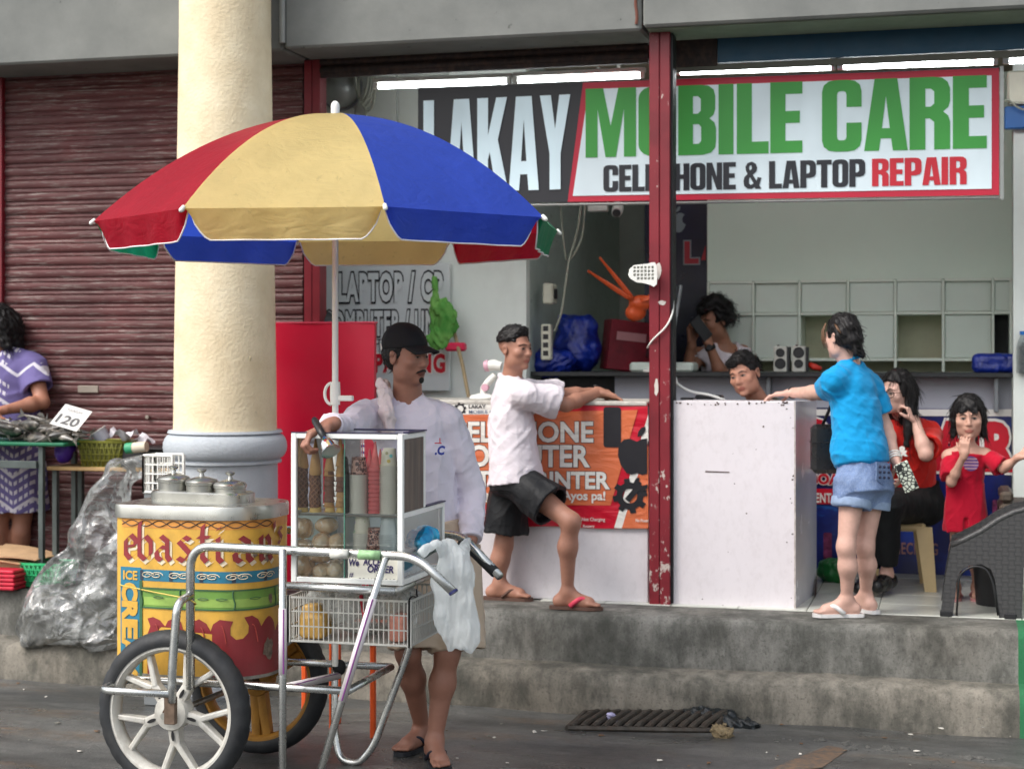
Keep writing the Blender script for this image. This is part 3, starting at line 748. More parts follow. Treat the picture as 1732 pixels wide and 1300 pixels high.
# ---- desk lamp / magnifier, pink and white
dl = thing('desk_lamp', P(820, 674, 8.35), 'white and pink jointed desk lamp standing on the orange counter', 'lamp')
def q3(px, py, Y=8.35): return P(px, py, Y)
b = B(); b.lathe([(0,0),(.055,0),(.058,.008),(.05,.02),(.02,.03),(0,.032)], q3(817, 675), 20, sx=1.3); b.obj('foot', WPLAST, dl, smooth=40)
b = B(); b.tube([q3(818,668), q3(818,655), q3(826,646), q3(838,634)], [.018,.017,.02,.018], 10); b.obj('arm', WPLAST, dl, smooth=40)
b = B(); b.lathe([(0,-.004),(.019,-.003),(.02,.018),(.0,.02)], q3(820,655,8.33), 14, (0,1,0)); b.obj('joint', flatm('pale_pink', C(206,160,176), .4), dl, smooth=40)
b = B(); b.tube([q3(822,619), q3(836,617), q3(848,620)], [.026,.03,.024], 12); b.obj('lamp_head', WPLAST, dl, smooth=40)
b = B(); b.tube([q3(820,619), q3(827,618)], [.029,.031], 12); b.obj('pink_band', flatm('pale_pink', C(206,160,176), .4), dl, smooth=40)
# ---- orange bannered counter
oc = thing('counter', (PX(900, 8.4), 8.45, FZ), 'white service counter hung with an orange and red repair banner', 'counter')
x0, x1 = PX(655, 8.22), PX(1097, 8.22)-.003; CT1 = P(950, 679, 8.22).z
cw = mat('white_counter_board', C(216,212,216), .45, var=.04, vs=3, dirt=.18, dirtc=C(120,114,112), ds=22)
b = B(); b.box((x0, 8.225, FZ+.002), (x1, 8.70, CT1-.02), .004); b.obj('body', cw, oc)
b = B(); b.box((x0-.02, 8.205, CT1-.02), (x1, 8.74, CT1+.004), .006); b.obj('worktop', mat('worn_top', C(190,186,178), .6, var=.15, vs=20, dirt=.4, dirtc=C(90,80,70), ds=30), oc)
BY = 8.214
bo = P(742, 888, BY); bfn = plane(bo, (1,0,0), (0,0,1), (0,1,0))
def bn(px, py): p = P(px, py, BY)-bo; return (p.x, p.z)
def banner_m(name, c):
    t = NT(name); n = t.noise(3, 4); w = t.noise(5, 3, .5, (1,1,3), 1.0)
    t.set(color=t.ramp(n, [(.3, tuple(v*.88 for v in c)), (.7, c)]), rough=.28, spec=.5); t.bump(w, .35, .03); return t.m
b = B(); Lw = bn(1097, 890)[0]-.004; Lh = bn(1097, 681)[1]
zb2 = P(1097, 893, BY).z-bo.z
b.grid(lambda u, v: bfn(Lw*u, zb2*u*(1-v)+Lh*v+.004*math.sin(u*14)*(1-v), -.002-.003*(math.sin(u*9+v*5)**2)), 40, 14)
ban = b.obj('red_banner', banner_m('banner_red', C(196,22,48)), oc, smooth=True)
def bshape(name, loops, m, lift): 
    b = B(); b.prism(loops, lambda x, y, d: bfn(x, y, -lift)); return b.obj(name, m, ban)
ORG = banner_m('banner_orange', C(212,112,72)); WB = banner_m('banner_white', C(228,226,220))
bshape('orange_field', [[bn(742,852), bn(1033,854), bn(1079,693), bn(742,700)]], ORG, .006)
bshape('white_strip', [[bn(742,701), bn(905,700), bn(905,682), bn(742,682)]], WB, .0065)
bshape('white_stripe', [[bn(1039,892), bn(1052,893), bn(1097,745), bn(1097,700)]], WB, .006)
bshape('orange_corner', [[bn(1052,893), bn(1097,893), bn(1097,752)]], ORG, .0062)
def btxt(txt, px0, px1, pyb, h, bold=.02, outline=True, m=None, name='letters'):
    a = bn(px0, pyb); c = bn(px1, pyb); hh = h/PPM(px0, BY)
    f = lambda x, y, d=0: bfn(a[0]+x, a[1]+y+x*.012, d)
    if outline:
        b = B(); text(b, txt, f, 0, 0, hh, c[0]-a[0], bold+.022, lift=.0085); b.obj(name+'_outline', flatm('brown_ink', C(70,42,40), .4), ban)
    b = B(); text(b, txt, f, 0, 0, hh, c[0]-a[0], bold, lift=.0105); b.obj(name, m or WB, ban)
btxt('CELLPHONE', 762, 1003, 746, 34, .03); btxt('COMPUTER', 764, 996, 787, 36, .03); btxt('LAPTOP/PRINTER', 752, 1030, 823, 28, .035)
btxt('ng!', 808, 833, 843, 15, .03, False); btxt('y Ayos pa!', 938, 1024, 844, 15, .03, False)
btxt('Not Charging', 985, 1024, 880, 6, .01, False); btxt('Battery', 987, 1006, 891, 5, .01, False); btxt('Broken', 818, 842, 873, 6, .01, False); btxt('Laptop', 818, 840, 881, 6, .01, False); btxt('No Power', 1076, 1098, 882, 6, .01, False)
btxt('LAKAY', 794, 822, 690, 6, .03, False, INK); btxt('MOBILE CARE', 794, 852, 699, 6, .005, False, flatm('grey_ink', C(96,110,140), .5))
def gear(cx, cy, r, teeth=8, hole=.45, a0=.2, px=True):
    L = []
    for k in range(teeth):
        a = 2*math.pi*k/teeth+a0; w = math.pi/teeth
        for da, rr_ in ((-w, .76), (-w*.55, .78), (-w*.42, 1), (w*.42, 1), (w*.55, .78)): L.append((cx+r*rr_*math.cos(a+da), cy+r*rr_*math.sin(a+da)))
    return [L, circ(cx, cy, r*hole, 16)]
gc = bn(1066, 838); gr = 30/PPM(1066, BY)
bshape('gear_mark', gear(gc[0], gc[1], gr, 8, .42), INK, .010)
def wr(x, y, s=1, a=R(50)): return (gc[0]+.012+(x*math.cos(a)-y*math.sin(a))*s, gc[1]+.008+(x*math.sin(a)+y*math.cos(a))*s)
bshape('wrench_mark', [[wr(x, y, gr) for x, y in ((-.45,-.16),(.45,-.16),(.55,-.36),(.85,-.42),(1.02,-.3),(.75,-.13),(.75,.13),(1.02,.3),(.85,.42),(.55,.36),(.45,.16),(-.45,.16))]], INK, .0125)
g2 = bn(779, 691); bshape('small_gear_mark', gear(g2[0], g2[1], 11/PPM(779, BY), 8, .55), INK, .009)
def apple(cx, cy, r):
    L = [(0,.62),(.2,.74),(.5,.78),(.8,.62),(.66,.44),(.58,.2),(.64,-.06),(.9,-.28),(.76,-.62),(.5,-.92),(.26,-.98),(0,-.9),(-.26,-.98),(-.52,-.9),(-.8,-.52),(-.94,-.05),(-.9,.4),(-.66,.7),(-.36,.76)]
    leaf = [(.02,.84),(.06,1.1),(.22,1.3),(.42,1.36),(.4,1.12),(.26,.92)]
    return [(cx+x*r, cy+y*r) for x, y in L], [(cx+x*r, cy+y*r) for x, y in leaf]
ac = bn(1078, 768); A1, A2 = apple(ac[0], ac[1], 35/PPM(1078, BY))
A1 = [(min(x, Lw-.002), y) for x, y in A1]; A2 = [(min(x, Lw-.002), y) for x, y in A2]
bshape('fruit_mark', [A1], INK, .010); bshape('leaf_mark', [A2], INK, .010)
dc = bn(1036, 722); r = 1/PPM(1036, BY)
bshape('phone_mark', [rr(dc[0]-15*r, dc[1]-34*r, dc[0]+15*r, dc[1]+34*r, 5*r)], INK, .0095)
# ---- white counter
wc = thing('counter', (PX(1240, 8.5), 8.5, FZ), 'plain white box counter to the right of the red post', 'counter')
x0, x1 = PX(1134, 8.22)+.004, PX(1345, 8.22); CT2 = P(1240, 678, 8.22).z
lam = mat('scuffed_white_laminate', C(222,216,220), .35, var=.03, vs=3, dirt=.12, dirtc=C(110,90,80), ds=34)
b = B(); b.box((x0, 8.224, FZ+.001), (x1, 8.24, CT2), .003); b.obj('front_panel', lam, wc)
sx1 = x1+.058
b = B(); b.grid(lambda u, v: (x1+.001+(sx1-x1)*(u+.35*u*(1-u)*(v**3)), 8.228+.55*u, FZ+.001+(CT2-FZ-.012*u)*v), 14, 20); b.obj('side_panel', mat('glossy_grey_side', C(206,208,216), .2, var=.08, vs=2.5), wc, smooth=True)
b = B(); b.add([(x0,8.24,CT2-.01),(x1,8.24,CT2-.01),(sx1,8.77,CT2-.01),(x0,8.77,CT2-.01)], [(0,1,2,3)]); b.obj('top_panel', lam, wc)
b = B(); b.box((x1-.006, 8.2215, FZ), (x1+.002, 8.2235, CT2), 0); b.obj('edge_trim', mat('worn_edge', C(200,192,188), .5, dirt=.6, dirtc=C(90,50,44), ds=60), wc)
g = np.random.default_rng(4); b = B()
for i in range(46):
    px, py = (g.uniform(1136, 1343), 680+abs(g.normal())*4) if i < 26 else (1343-abs(g.normal())*5, g.uniform(690, 1025)) if i < 38 else (g.uniform(1140, 1340), g.uniform(700, 1025))
    p = P(px, py, 8.2218); r = g.uniform(.002, .006); b.add([p+Vector((math.cos(a)*r*g.uniform(.6,1.4), 0, math.sin(a)*r*g.uniform(.5,1.2))) for a in np.linspace(6.28, 0, 8)[:-1]], [tuple(range(7))[::-1]])
b.obj('chipped_spots', mat('chip_dark', C(74,52,46), .8), wc)
b = B(); b.add([P(1193,796,8.2215), P(1234,797.5,8.2215), P(1234,799,8.2215), P(1193,798,8.2215)], [(3,2,1,0)]); b.obj('scratch', mat('chip_dark', C(74,52,46), .8), wc)
b = B(); b.add([(sx1+.004,8.74,FZ+.004),(sx1+.003,8.60,FZ+.004),(sx1+.004,8.76,FZ+.12)], [(0,1,2)]); b.obj('peeling_corner', mat('chip_dark', C(74,52,46), .8), wc)
it = thing('black_charger', P(1195, 676, 8.4), 'small black gadget lying on the white counter by the cable', 'gadget')
b = B(); p = P(1200, 675, 8.45); b.box(p-Vector((.07,.04,0)), p+Vector((.07,.04,.022)), .008); b.obj('case', BLKPL, it); b = B(); p = P(1165, 676, 8.5); b.box(p-Vector((.04,.03,0)), p+Vector((.03,.03,.012)), .004); b.obj('battery', BLKPL, it)
cb = thing('white_cable', P(1180, 660, 8.35), 'white cable with a plug running from the red post down to the white counter', 'cable')
b = B(); b.tube(fillet([P(1133,634,8.3), P(1140,645,8.33), P(1165,662,8.36), P(1200,667,8.40), P(1226,676,8.42)], .05), .0065, 6); b.obj('wire', WPLAST, cb, smooth=True)
b = B(); b.tube([P(1134,634,8.3), P(1139,641,8.31), P(1144,648,8.33)], [.014,.02,.010], 8); b.obj('plug', WPLAST, cb, smooth=True)
c2 = thing('thin_cord', P(1115, 560, 8.17), 'thin white cord wound around the red post below the plastic plate', 'cord')
b = B(); b.tube(fillet([P(1139,508,8.24), P(1138,530,8.19), P(1128,552,8.168), P(1103,575,8.166), P(1095,588,8.2)], .1), .005, 6); b.obj('wire', WPLAST, c2, smooth=True)
# perforated plate
pt = thing('plastic_plate', P(1088, 480, 8.1), 'white perforated plastic plate fixed to the red post', 'plate')
f = facing(1088, 463, 8.12); s = 1/PPM(1088, 8.12)
out = [(-26,-2),(-24,8),(-16,15),(-4,16),(8,17),(14,19),(20,19),(23,12),(24,-4),(23,-18),(18,-22),(12,-19),(2,-16),(-12,-14),(-22,-8)]
b = B(); holes = []
for i in range(6):
    for j in range(4):
        x, y = -17+i*6.2, -10+j*6.2
        if i == 0 and j in (0,): continue
        holes.append([(x*s, y*s), (x*s, (y+4.2)*s), ((x+4.2)*s, (y+4.2)*s), ((x+4.2)*s, y*s)])
b.prism([[(x*s, y*s) for x, y in out][::-1]]+holes, f, .008); b.obj('grid_plate', WPLAST, pt)
b = B(); b.prism([[(x*s, y*s) for x, y in out][::-1]], lambda x, y, d: f(x*.97, y*.97, d+.010), .003); b.obj('back_plate', flatm('plate_back', C(176,176,168), .6), pt)
b = B(); b.cyl(P(1088,463,8.135), P(1098,463,8.18), .012); b.obj('mount', WPLAST, pt)
# ---- back counter with black top
z0 = P(1400, 634, 9.35).z
bk = thing('back_counter', (PX(1300, 9.6), 9.6, FZ), 'long back counter with a black worktop behind the customers', 'counter')
b = B(); b.box((PX(880,9.35), 9.35, z0-.012), (XR-.002, 9.95, z0+.014), .004); b.obj('worktop', mat('black_top', (.022,.024,.026), .4, var=.3, vs=20), bk)
b = B(); b.box((PX(1097,9.5)-.2, 9.50, FZ), (XR-.002, 9.56, z0-.013)); b.obj('front_wall', mat('lilac_grey_wall', C(172,174,184), .6, var=.05), bk)
b = B(); b.box((PX(880,9.6), 9.60, FZ), (PX(1097,9.5)-.21, 9.64, z0-.013)); b.obj('dark_front', mat('dark_panel', (.03,.032,.034), .6), bk)
for px in (1685, 1300):
    b = B(); x = PX(px, 9.42); b.box((x-.012, 9.40, z0-.2), (x+.012, 9.498, z0-.013), .003); b.obj('bracket', mat('grey_steel', C(126,130,134), .5, metal=.4), bk)
# ---- blue banner on its front
bb = thing('blue_banner', P(1555, 965, 9.47), 'blue printed banner with red white-edged lettering on the back counter front', 'banner')
Yb = 9.485
bfo = P(1300, 962, Yb); ff = plane(bfo, (1,0,0), (0,0,1), (0,1,0))
def b2(px, py): p = P(px, py, Yb)-bfo; return (p.x, p.z)
nb_ = NT('blue_banner_print'); n = nb_.noise(3, 5, .6); st_ = nb_.noise(5, 4, .6, (1,1,4))
cc = nb_.ramp(n, [(.3, C(8,12,44)), (.55, C(14,30,104)), (.75, C(20,60,160))]); cc = nb_.mix(nb_.ramp(st_, [(.6, 0.0), (.72, .5)]), cc, C(30,110,190)); nb_.set(color=cc, rough=.3)
xx1, yy1 = XR-.004-bfo.x, b2(1500, 690)[1]
b = B(); b.grid(lambda u, v: ff(xx1*u, yy1*v, -.002*math.sin(u*12+v*4)), 30, 12); ban2 = b.obj('print', nb_.m, bb, smooth=True)
def blet(txt, px0, px1, pyb, h, m1=REDP, m2=WPRINT, bold=.03, o=.05, name='letters'):
    a = b2(px0, pyb); w = b2(px1, pyb)[0]-a[0]; hh = h/PPM(px0, Yb); f = lambda x, y, d=0: ff(a[0]+x, a[1]+y, d)
    if m2: b = B(); text(b, txt, f, 0, 0, hh, w, bold+o, 1.08, lift=.006); b.obj(name+'_outline', m2, ban2)
    b = B(); text(b, txt, f, 0, 0, hh, w, bold, 1.08, lift=.009); b.obj(name, m1, ban2)
b = B(); b.prism([[b2(1300,702), (xx1, b2(1500,702)[1]), (xx1, yy1), b2(1300,692)]], lambda x, y, d: ff(x, y, -.005)); b.obj('white_band', WPRINT, ban2)
blet('REPAIR', 1440, 1748-34, 788, 78, bold=.05, o=.045); blet('O', 1362, 1398, 748, 40, bold=.06)
blet('BOARD', 1372, 1450, 817, 17, bold=.05, o=.07); 
b = B(); b.prism([[b2(1330,852), b2(1409,852), b2(1409,826), b2(1330,826)]], lambda x, y, d: ff(x, y, -.0045)); b.obj('red_tag', REDP, ban2)
blet('REPLACEMENT', 1310, 1406, 847, 16, WPRINT, None, .03); blet('CHECKING', 1500, 1586, 935, 20, flatm('dim_print', C(150,110,110), .5), None, .02)
for px, py, w, h in ((1690, 870, 22, 50), (1400, 925, 14, 50)):
    a = b2(px, py); s = 1/PPM(px, Yb); b = B(); b.prism([rr(a[0]-w*s/2, a[1]-h*s/2, a[0]+w*s/2, a[1]+h*s/2, 3*s)], lambda x, y, d: ff(x, y, -.006)); b.obj('phone_print', mat('phone_print', C(120,50,90), .4, var=.6, vs=26), ban2)
# ---- shelf unit
SHY = 10.25
su_ = thing('shelf_unit', (PX(1450, SHY), 10.4, z0), 'large white wall unit with square cubbyholes behind the back counter', 'shelf')
xs = [PX(p, SHY) for p in (1196, 1272, 1350, 1432, 1512, 1593, 1677, 1712)]
zr = [P(1450, y, SHY).z for y in (631, 608, 530, 475)]
ztop = 3.3
b = B(); b.box((xs[0], SHY, zr[3]+.006), (xs[-1], SHY+.38, ztop), .003); b.obj('upper_panel', mat('unit_panel', C(212,228,214), .4, var=.03, vs=2), su_)
b = B(); b.box((xs[0], SHY+.34, zr[0]-.2), (xs[-1], SHY+.379, zr[3]+.004)); b.obj('back_board', mat('cream_inside', C(206,204,178), .6), su_)
th = .016
for x in xs[:-1]+[xs[-1]-th]:
    b = B(); b.box((x, SHY-.004, zr[0]-.12), (x+th, SHY+.339, zr[3]+.003), .002); b.obj('divider', PLWHITE, su_)
for z in zr[1:]:
    for i in range(7):
        b = B(); b.box((xs[i]+th+.0005, SHY-.002, z-.009), (xs[i+1]-.0005, SHY+.339, z+.009), .002); b.obj('shelf_board', PLWHITE, su_)
for r_, (za, zc) in enumerate(((zr[2], zr[3]), (zr[1], zr[2]))):
    for i in range(7):
        if r_ == 1 and i in (2, 4, 6): continue
        b = B(); b.box((xs[i]+th+.002, SHY+.004+.006*((i*7+r_*3) % 4), za+.011), (xs[i+1]-.002, SHY+.03+.006*((i*7+r_*3) % 4), zc-.011), .003); b.obj('door', mat('unit_door', C(210,222,212), .42, var=.04, vs=3), su_)
b = B(); b.box((xs[6]+th+.001, SHY+.2, zr[1]+.01), (xs[7]-th-.001, SHY+.22, zr[2]-.01)); b.obj('dark_recess_panel', mat('dark_panel', (.03,.032,.034), .6), su_)  # near-black panel set back inside the last cubbyhole
# ---- dark poster with fruit mark left of the unit
dp = thing('dark_poster', P(1160, 630, 10.3), 'dark navy poster with a grey fruit mark seen just right of the red post', 'poster')
f = facing(1100, 640, 10.28); s = 1/PPM(1160, 10.28)
b = B(); b.box(P(1090, 640, 10.285), (xs[0]-.004, 10.30, 3.2)); pp = b.obj('print', mat('navy_print', C(12,18,44), .35, var=.5, vs=4), dp)
def d2(px, py): p = P(px, py, 10.28)-P(1100, 640, 10.28); return (p.x, p.z)
a = d2(1143, 375); A1, A2 = apple(a[0], a[1], 19*s); 
for L, nm in ((A1, 'fruit_mark'), (A2, 'leaf_mark')): b = B(); b.prism([L], lambda x, y, d: f(x, y, -.004)); b.obj(nm, flatm('grey_mark', C(120,130,136), .4), pp)
a = d2(1160, 444); f2 = lambda x, y, d=0: f(a[0]+x, a[1]+y, d)
b = B(); text(b, 'L', f2, 0, 0, 36*s, None, .09, lift=.003); b.obj('letter_outline', flatm('grey_mark', C(120,130,136), .4), pp)
b = B(); text(b, 'L', f2, 0, 0, 36*s, None, .045, lift=.006); b.obj('letter', flatm('dim_red', C(150,30,44), .4), pp)
a2 = d2(1186, 440); b = B(); b.prism([[a2, (a2[0]+8*s, a2[1]), (a2[0]+8*s, a2[1]+26*s)]], lambda x, y, d: f(x, y, -.006)); b.obj('letter', flatm('dim_red', C(150,30,44), .4), pp)
# ---- things on the back counter
def on(px, Y): return Vector((PX(px, Y), Y, z0+.014))
bl_ = NT('blue_film'); n = bl_.noise(10, 5); bl_.set(color=bl_.ramp(n, [(.3, C(8,20,92)), (.7, C(18,50,160))]), rough=.3, spec=.6); bl_.bump(bl_.noise(24, 4, .6), .6, .02)
p = on(975, 9.72)
lump('blue_sack', [('ell', p+Vector((0,0,.13)), (.15,.12,.15)), ('ell', p+Vector((.0,0,.25)), (.12,.1,.09)), ('ell', p+Vector((-.08,0,.3)), (.04,.04,.04)), ('ell', p+Vector((.09,-.01,.29)), (.04,.04,.04)), ('plane', p, (0,0,-1))], bl_.m, 'big dark blue plastic sack standing on the back counter', 'sack', disp=wob(.008, 40, 3))
p = on(925, 9.55)
lump('blue_sack', [('ell', p+Vector((0,0,.05)), (.13,.11,.09)), ('ell', p+Vector((.09,0,.06)), (.08,.08,.07)), ('plane', p+Vector((0,0,-.03)), (0,0,-1))], bl_.m, 'smaller low blue plastic sack behind the head of the leaning man', 'sack', disp=wob(.007, 45, 6))
p = on(1680, 9.62)
lump('blue_bundle', [('box', p+Vector((.02,0,.052)), (.135,.08,.052), None, .03), ('plane', p, (0,0,-1))], bl_.m, 'shiny blue wrapped bundle lying on the counter under the dark cubbyhole', 'bundle', disp=wob(.004, 40, 8))
rbx = thing('red_box', on(1055, 9.85), 'red printed cardboard box on the back counter left of the post', 'box')
M = Matrix.Translation(on(1058, 9.82)) @ Matrix.Rotation(R(25), 4, 'Z') @ Matrix.Rotation(R(6), 4, 'Y')
b = B(); b.box((-.14,-.1,0), (.12,.1,.30), .005, M); b.obj('carton', mat('dark_red_card', C(110,18,34), .5, var=.25, vs=12), rbx)
b = B(); b.box((-.10,-.104,.18), (.08,-.1015,.23), 0, M); b.obj('print_strip', flatm('pinkish', C(170,120,124), .5), rbx)
# table fan with orange blades
OR = mat('orange_plastic', C(206,84,40), .35, var=.1)
fan = thing('table_fan', on(1105, 9.45), 'table fan with orange motor and thin orange blades partly hidden by the red post', 'fan')
hub = P(1084, 512, 9.30)
b = B(); b.lathe([(0,0),(.09,0),(.09,.015),(.03,.03),(.016,.05),(.016,hub.z-z0-.02),(0,hub.z-z0-.02)], on(1112, 9.45), 18); b.obj('stand', WPLAST, fan, smooth=40)
S = SDF(); S.ell(hub, (.07,.05,.045)); S.ell(hub+Vector((-.035,.02,-.055)), (.06,.05,.05)); S.ell(hub+Vector((.08,.08,-.03)), (.05,.06,.05))
Vv, Fq = S.mesh(.006); npobj('motor', Vv, Fq, OR, fan)
for a in (128, 146, 20):
    d = Vector((math.cos(R(a)), -.15, math.sin(R(a)))).normalized(); n_ = Vector((0,1,0)); w = d.cross(n_).normalized(); b = B()
    ln = .30 if a > 90 else .22
    b.grid(lambda u, v: hub+Vector((-.02,-.045,0))+d*(.03+ln*u)+w*(.016*(1-u*.25)*(v-.5)*2*(.55+.45*math.sin(math.pi*min(1,u*1.05+.12))))+n_*.012*(v-.5), 10, 4); b.obj('blade', OR, fan, smooth=True, solid=.003)
mn = thing('monitor', on(1100, 9.55), 'dark flat monitor seen nearly edge on behind the red post', 'monitor')
M = Matrix.Translation(on(1106, 9.55)) @ Matrix.Rotation(R(-68), 4, 'Z') @ Matrix.Rotation(R(-9), 4, 'X')
b = B(); b.box((-.28,-.015,.08), (.28,.012,.50), .006, M); b.obj('screen', mat('dark_screen', (.02,.024,.03), .2), mn)
b = B(); b.box((-.285,.0125,.075), (.285,.03,.505), .01, M); b.obj('rear_shell', mat('silver_grey', C(140,146,150), .4, metal=.3), mn)
b = B(); p = on(1145, 9.5); b.box(p-Vector((.26,.1,0)), p+Vector((.11,.1,.055)), .012); b.obj('base', mat('pale_grey_plastic', C(186,196,188), .4), mn)
for px, lab in ((1321, 'small silver desktop speaker with dark cones, the left one of the pair'), (1352, 'small silver desktop speaker with dark cones, the right one of the pair')):
    p = on(px, 9.5); sp = thing('desktop_speaker', p, lab, 'speaker', 'speakers on the back counter')
    b = B(); b.box(p+Vector((-.038,-.045,0)), p+Vector((.038,.06,.148)), .006); b.obj('cabinet', mat('silver_plastic', C(176,176,168), .4, var=.1), sp)
    for i, zc in enumerate((.048, .11)):
        r = .03 if (i == 0) == (px < 1340) or px > 1340 and i == 1 else .024
        c_ = p+Vector((0,-.0452,zc)); b = B(); b.lathe([(0,.004),(r*.3,.002),(r*.55,.006),(r*.85,.0),(r,-.004),(r*1.05,0)], c_, 20, (0,1,0)); b.obj('cone', BLKPL, sp, smooth=40)
    b = B(); b.cyl(p+Vector((-.015,0,.147)), p+Vector((-.015,0,.155)), .008); b.obj('knob', BLKPL, sp)
    b = B(); b.box(p+Vector((.0385,-.04,.005)), p+Vector((.052,.05,.143)), .003); b.obj('side_strip', BLKPL, sp)
p = on(1380, 9.5); M = Matrix.Translation(p) @ Matrix.Rotation(R(20), 4, 'Y')
S = thing('red_screwdriver', p, 'small red plastic tool lying right of the speakers', 'tool'); b = B(); b.tube([p+Vector((-.04,0,.045)), p+Vector((-.01,0,.03)), p+Vector((.03,0,.018))], [.014,.02,.013], 8); b.obj('grip', mat('orange_red', C(188,50,36), .4), S, smooth=True); b = B(); b.tube([p+Vector((.03,0,.018)), p+Vector((.07,0,.006))], .005, 6); b.obj('shaft', DKSTEEL, S)
p = on(1729, 9.32)+Vector((0,-.05,0)); wb = thing('water_bottle', p, 'clear plastic water bottle with blue cap at the right edge of the back counter', 'bottle')
cl = NT('clear_plastic'); cl.set(color=(.85,.93,.95), rough=.08, trans=.9, ior=1.1)
b = B(); b.lathe([(0,0),(.03,0),(.032,.02),(.03,.05),(.032,.08),(.03,.11),(.031,.14),(.02,.18),(.012,.195),(.012,.21)], p, 18); b.obj('body', cl.m, wb, smooth=50)
b = B(); b.cyl(p+Vector((0,0,.205)), p+Vector((0,0,.225)), .015); b.obj('cap', flatm('blue_cap', C(30,110,190), .4), wb, smooth=40)
# ---- wires, boxes, camera in the recess
cc_ = thing('security_camera', P(1045, 355, 9.6), 'white security camera hanging below the sign beside the red post', 'camera')
p = P(1045, 356, 9.6); b = B(); b.tube([p+Vector((-.01,.06,.04)), p+Vector((0,.0,.01)), p+Vector((.004,-.06,-.02))], [.03,.034,.03], 12); b.obj('barrel', WPLAST, cc_, smooth=40)
b = B(); b.lathe([(0,-.006),(.024,-.004),(.026,.006)], p+Vector((.005,-.066,-.022)), 14, (0,1,.3)); b.obj('lens', BLKPL, cc_, smooth=40)
b = B(); b.cyl(p+Vector((0,.03,.03)), p+Vector((0,.03,.93)), .012); b.obj('mount', WPLAST, cc_)
jb = thing('junction_box', P(1012, 358, 9.7), 'small white junction box hung under the sign left of the security camera', 'box')
p = P(1012, 358, 9.7); b = B(); b.box(p-Vector((.06,.03,.0)), p+Vector((.06,.03,.07)), .006); b.obj('case', WPLAST, jb); b = B(); b.cyl(p+Vector((0,0,.07)), p+Vector((0,0,.93)), .01); b.obj('conduit', WPLAST, jb)
b = B(); b.box(p+Vector((-.058,-.034,.05)), p+Vector((.058,-.0305,.056))); b.obj('lid_seam', BLKPL, jb)
CABM = mat('grey_cable', C(150,152,138), .5)
def wire(pts, label, r=.007):
    b = B(); b.tube(fillet([P(*q) for q in pts], .15, 5), r, 6); b.obj('hanging_cable', CABM, smooth=True, label=label, cat='cable', group='loose cables in the shop')
wire([(983,340,9.4),(978,390,9.4),(962,440,9.35),(958,470,9.3),(950,530,9.3),(938,560,9.3)], 'pale cable hanging from the sign down to the power strip')
wire([(990,342,9.5),(986,400,9.5),(972,430,9.4),(961,442,9.35)], 'pale looping cable that joins the longer one below the sign')
wire([(948,345,9.5),(952,400,9.4),(958,440,9.36)], 'dark thin cable hanging left of the looping cables', .005)
pa = thing('socket_box', P(930, 520, 9.3), 'white electric socket box on the side wall left of the blue sacks', 'socket')
p = P(930, 497, 9.45); b = B(); b.box(p-Vector((.03,.06,.06)), p+Vector((.03,.06,.06)), .008); b.obj('case', mat('cream_plastic', C(206,204,186), .45), pa)
b = B(); b.box(p+Vector((.03,-.03,-.03)), p+Vector((.04,.03,.03)), .004); b.obj('outlet', BLKPL, pa)
ps = thing('power_strip', P(925, 600, 9.3), 'upright white power strip beside the blue sack', 'power strip')
p = P(925, 577, 9.4); b = B(); b.box(p-Vector((.03,.03,.11)), p+Vector((.03,.03,.1)), .008); b.obj('case', mat('cream_plastic', C(206,204,186), .45), ps)
for i in range(4): b = B(); b.box(p+Vector((-.016,-.032,-.085+i*.048)), p+Vector((.016,-.0295,-.055+i*.048)), .003); b.obj('outlet', BLKPL, ps)
# coil of cables and an old disc above the umbrella
co = thing('cable_coil', P(612, 168, 9.15), 'coil of grey cables hanging below the shutter left of the first tube', 'cable')
for i in range(6):
    c_ = P(612+i*2.0, 132+i*3, 9.10+i*.01); b = B(); rx, rz = .04+.006*(i % 3), .12+.02*(i % 2)
    b.tube([c_+Vector((rx*math.cos(a), .012*math.sin(2*a+i), rz*math.sin(a))) for a in np.linspace(0, 6.283, 25)[:-1]], .006, 6, closed=True); b.obj('loop', CABM, co, smooth=True)
b = B(); b.tube([P(617,150,9.12), P(619,200,9.2), P(617,260,9.22)], .006, 6); b.obj('drop_cable', CABM, co, smooth=True)
wm = thing('wall_disc', P(577, 165, 9.2), 'round grey bulging metal disc on the wall above the umbrella tip', 'disc')
p = P(577, 150, 9.22); b = B(); b.lathe([(0,-.10),(.05,-.09),(.09,-.065),(.115,-.03),(.12,0)], p, 28, (0,1,0)); b.obj('dome', mat('dull_steel', C(150,154,150), .35, metal=.3), wm, smooth=True)
b = B(); b.lathe([(.12,-.004),(.132,-.006),(.134,.006)], p, 28, (0,1,0)); b.obj('rim', mat('grey_steel', C(126,130,134), .5, metal=.4), wm, smooth=40)
# blue box at the right edge
bx = thing('blue_box', P(1718, 215, 9.2), 'blue box fixed on the wall at the right edge under the sign end', 'box')
b = B(); b.box(P(1699, 218, 9.24), (XR+.4, 9.29, P(1699, 180, 9.24).z), .006); b.obj('case', flatm('mid_blue', C(40,100,170), .4), bx)
b = B(); b.box(P(1704, 176, 9.22), (XR+.4, 9.29, P(1704, 120, 9.22).z), .01); b.obj('upper_case', mat('cream_plastic', C(206,204,186), .45), bx)
b = B(); b.tube(fillet([P(1694,175,9.2), P(1705,168,9.2), P(1720,182,9.2), P(1740,188,9.2)], .1), .006, 6); b.obj('wire', CABM, bx, smooth=True)
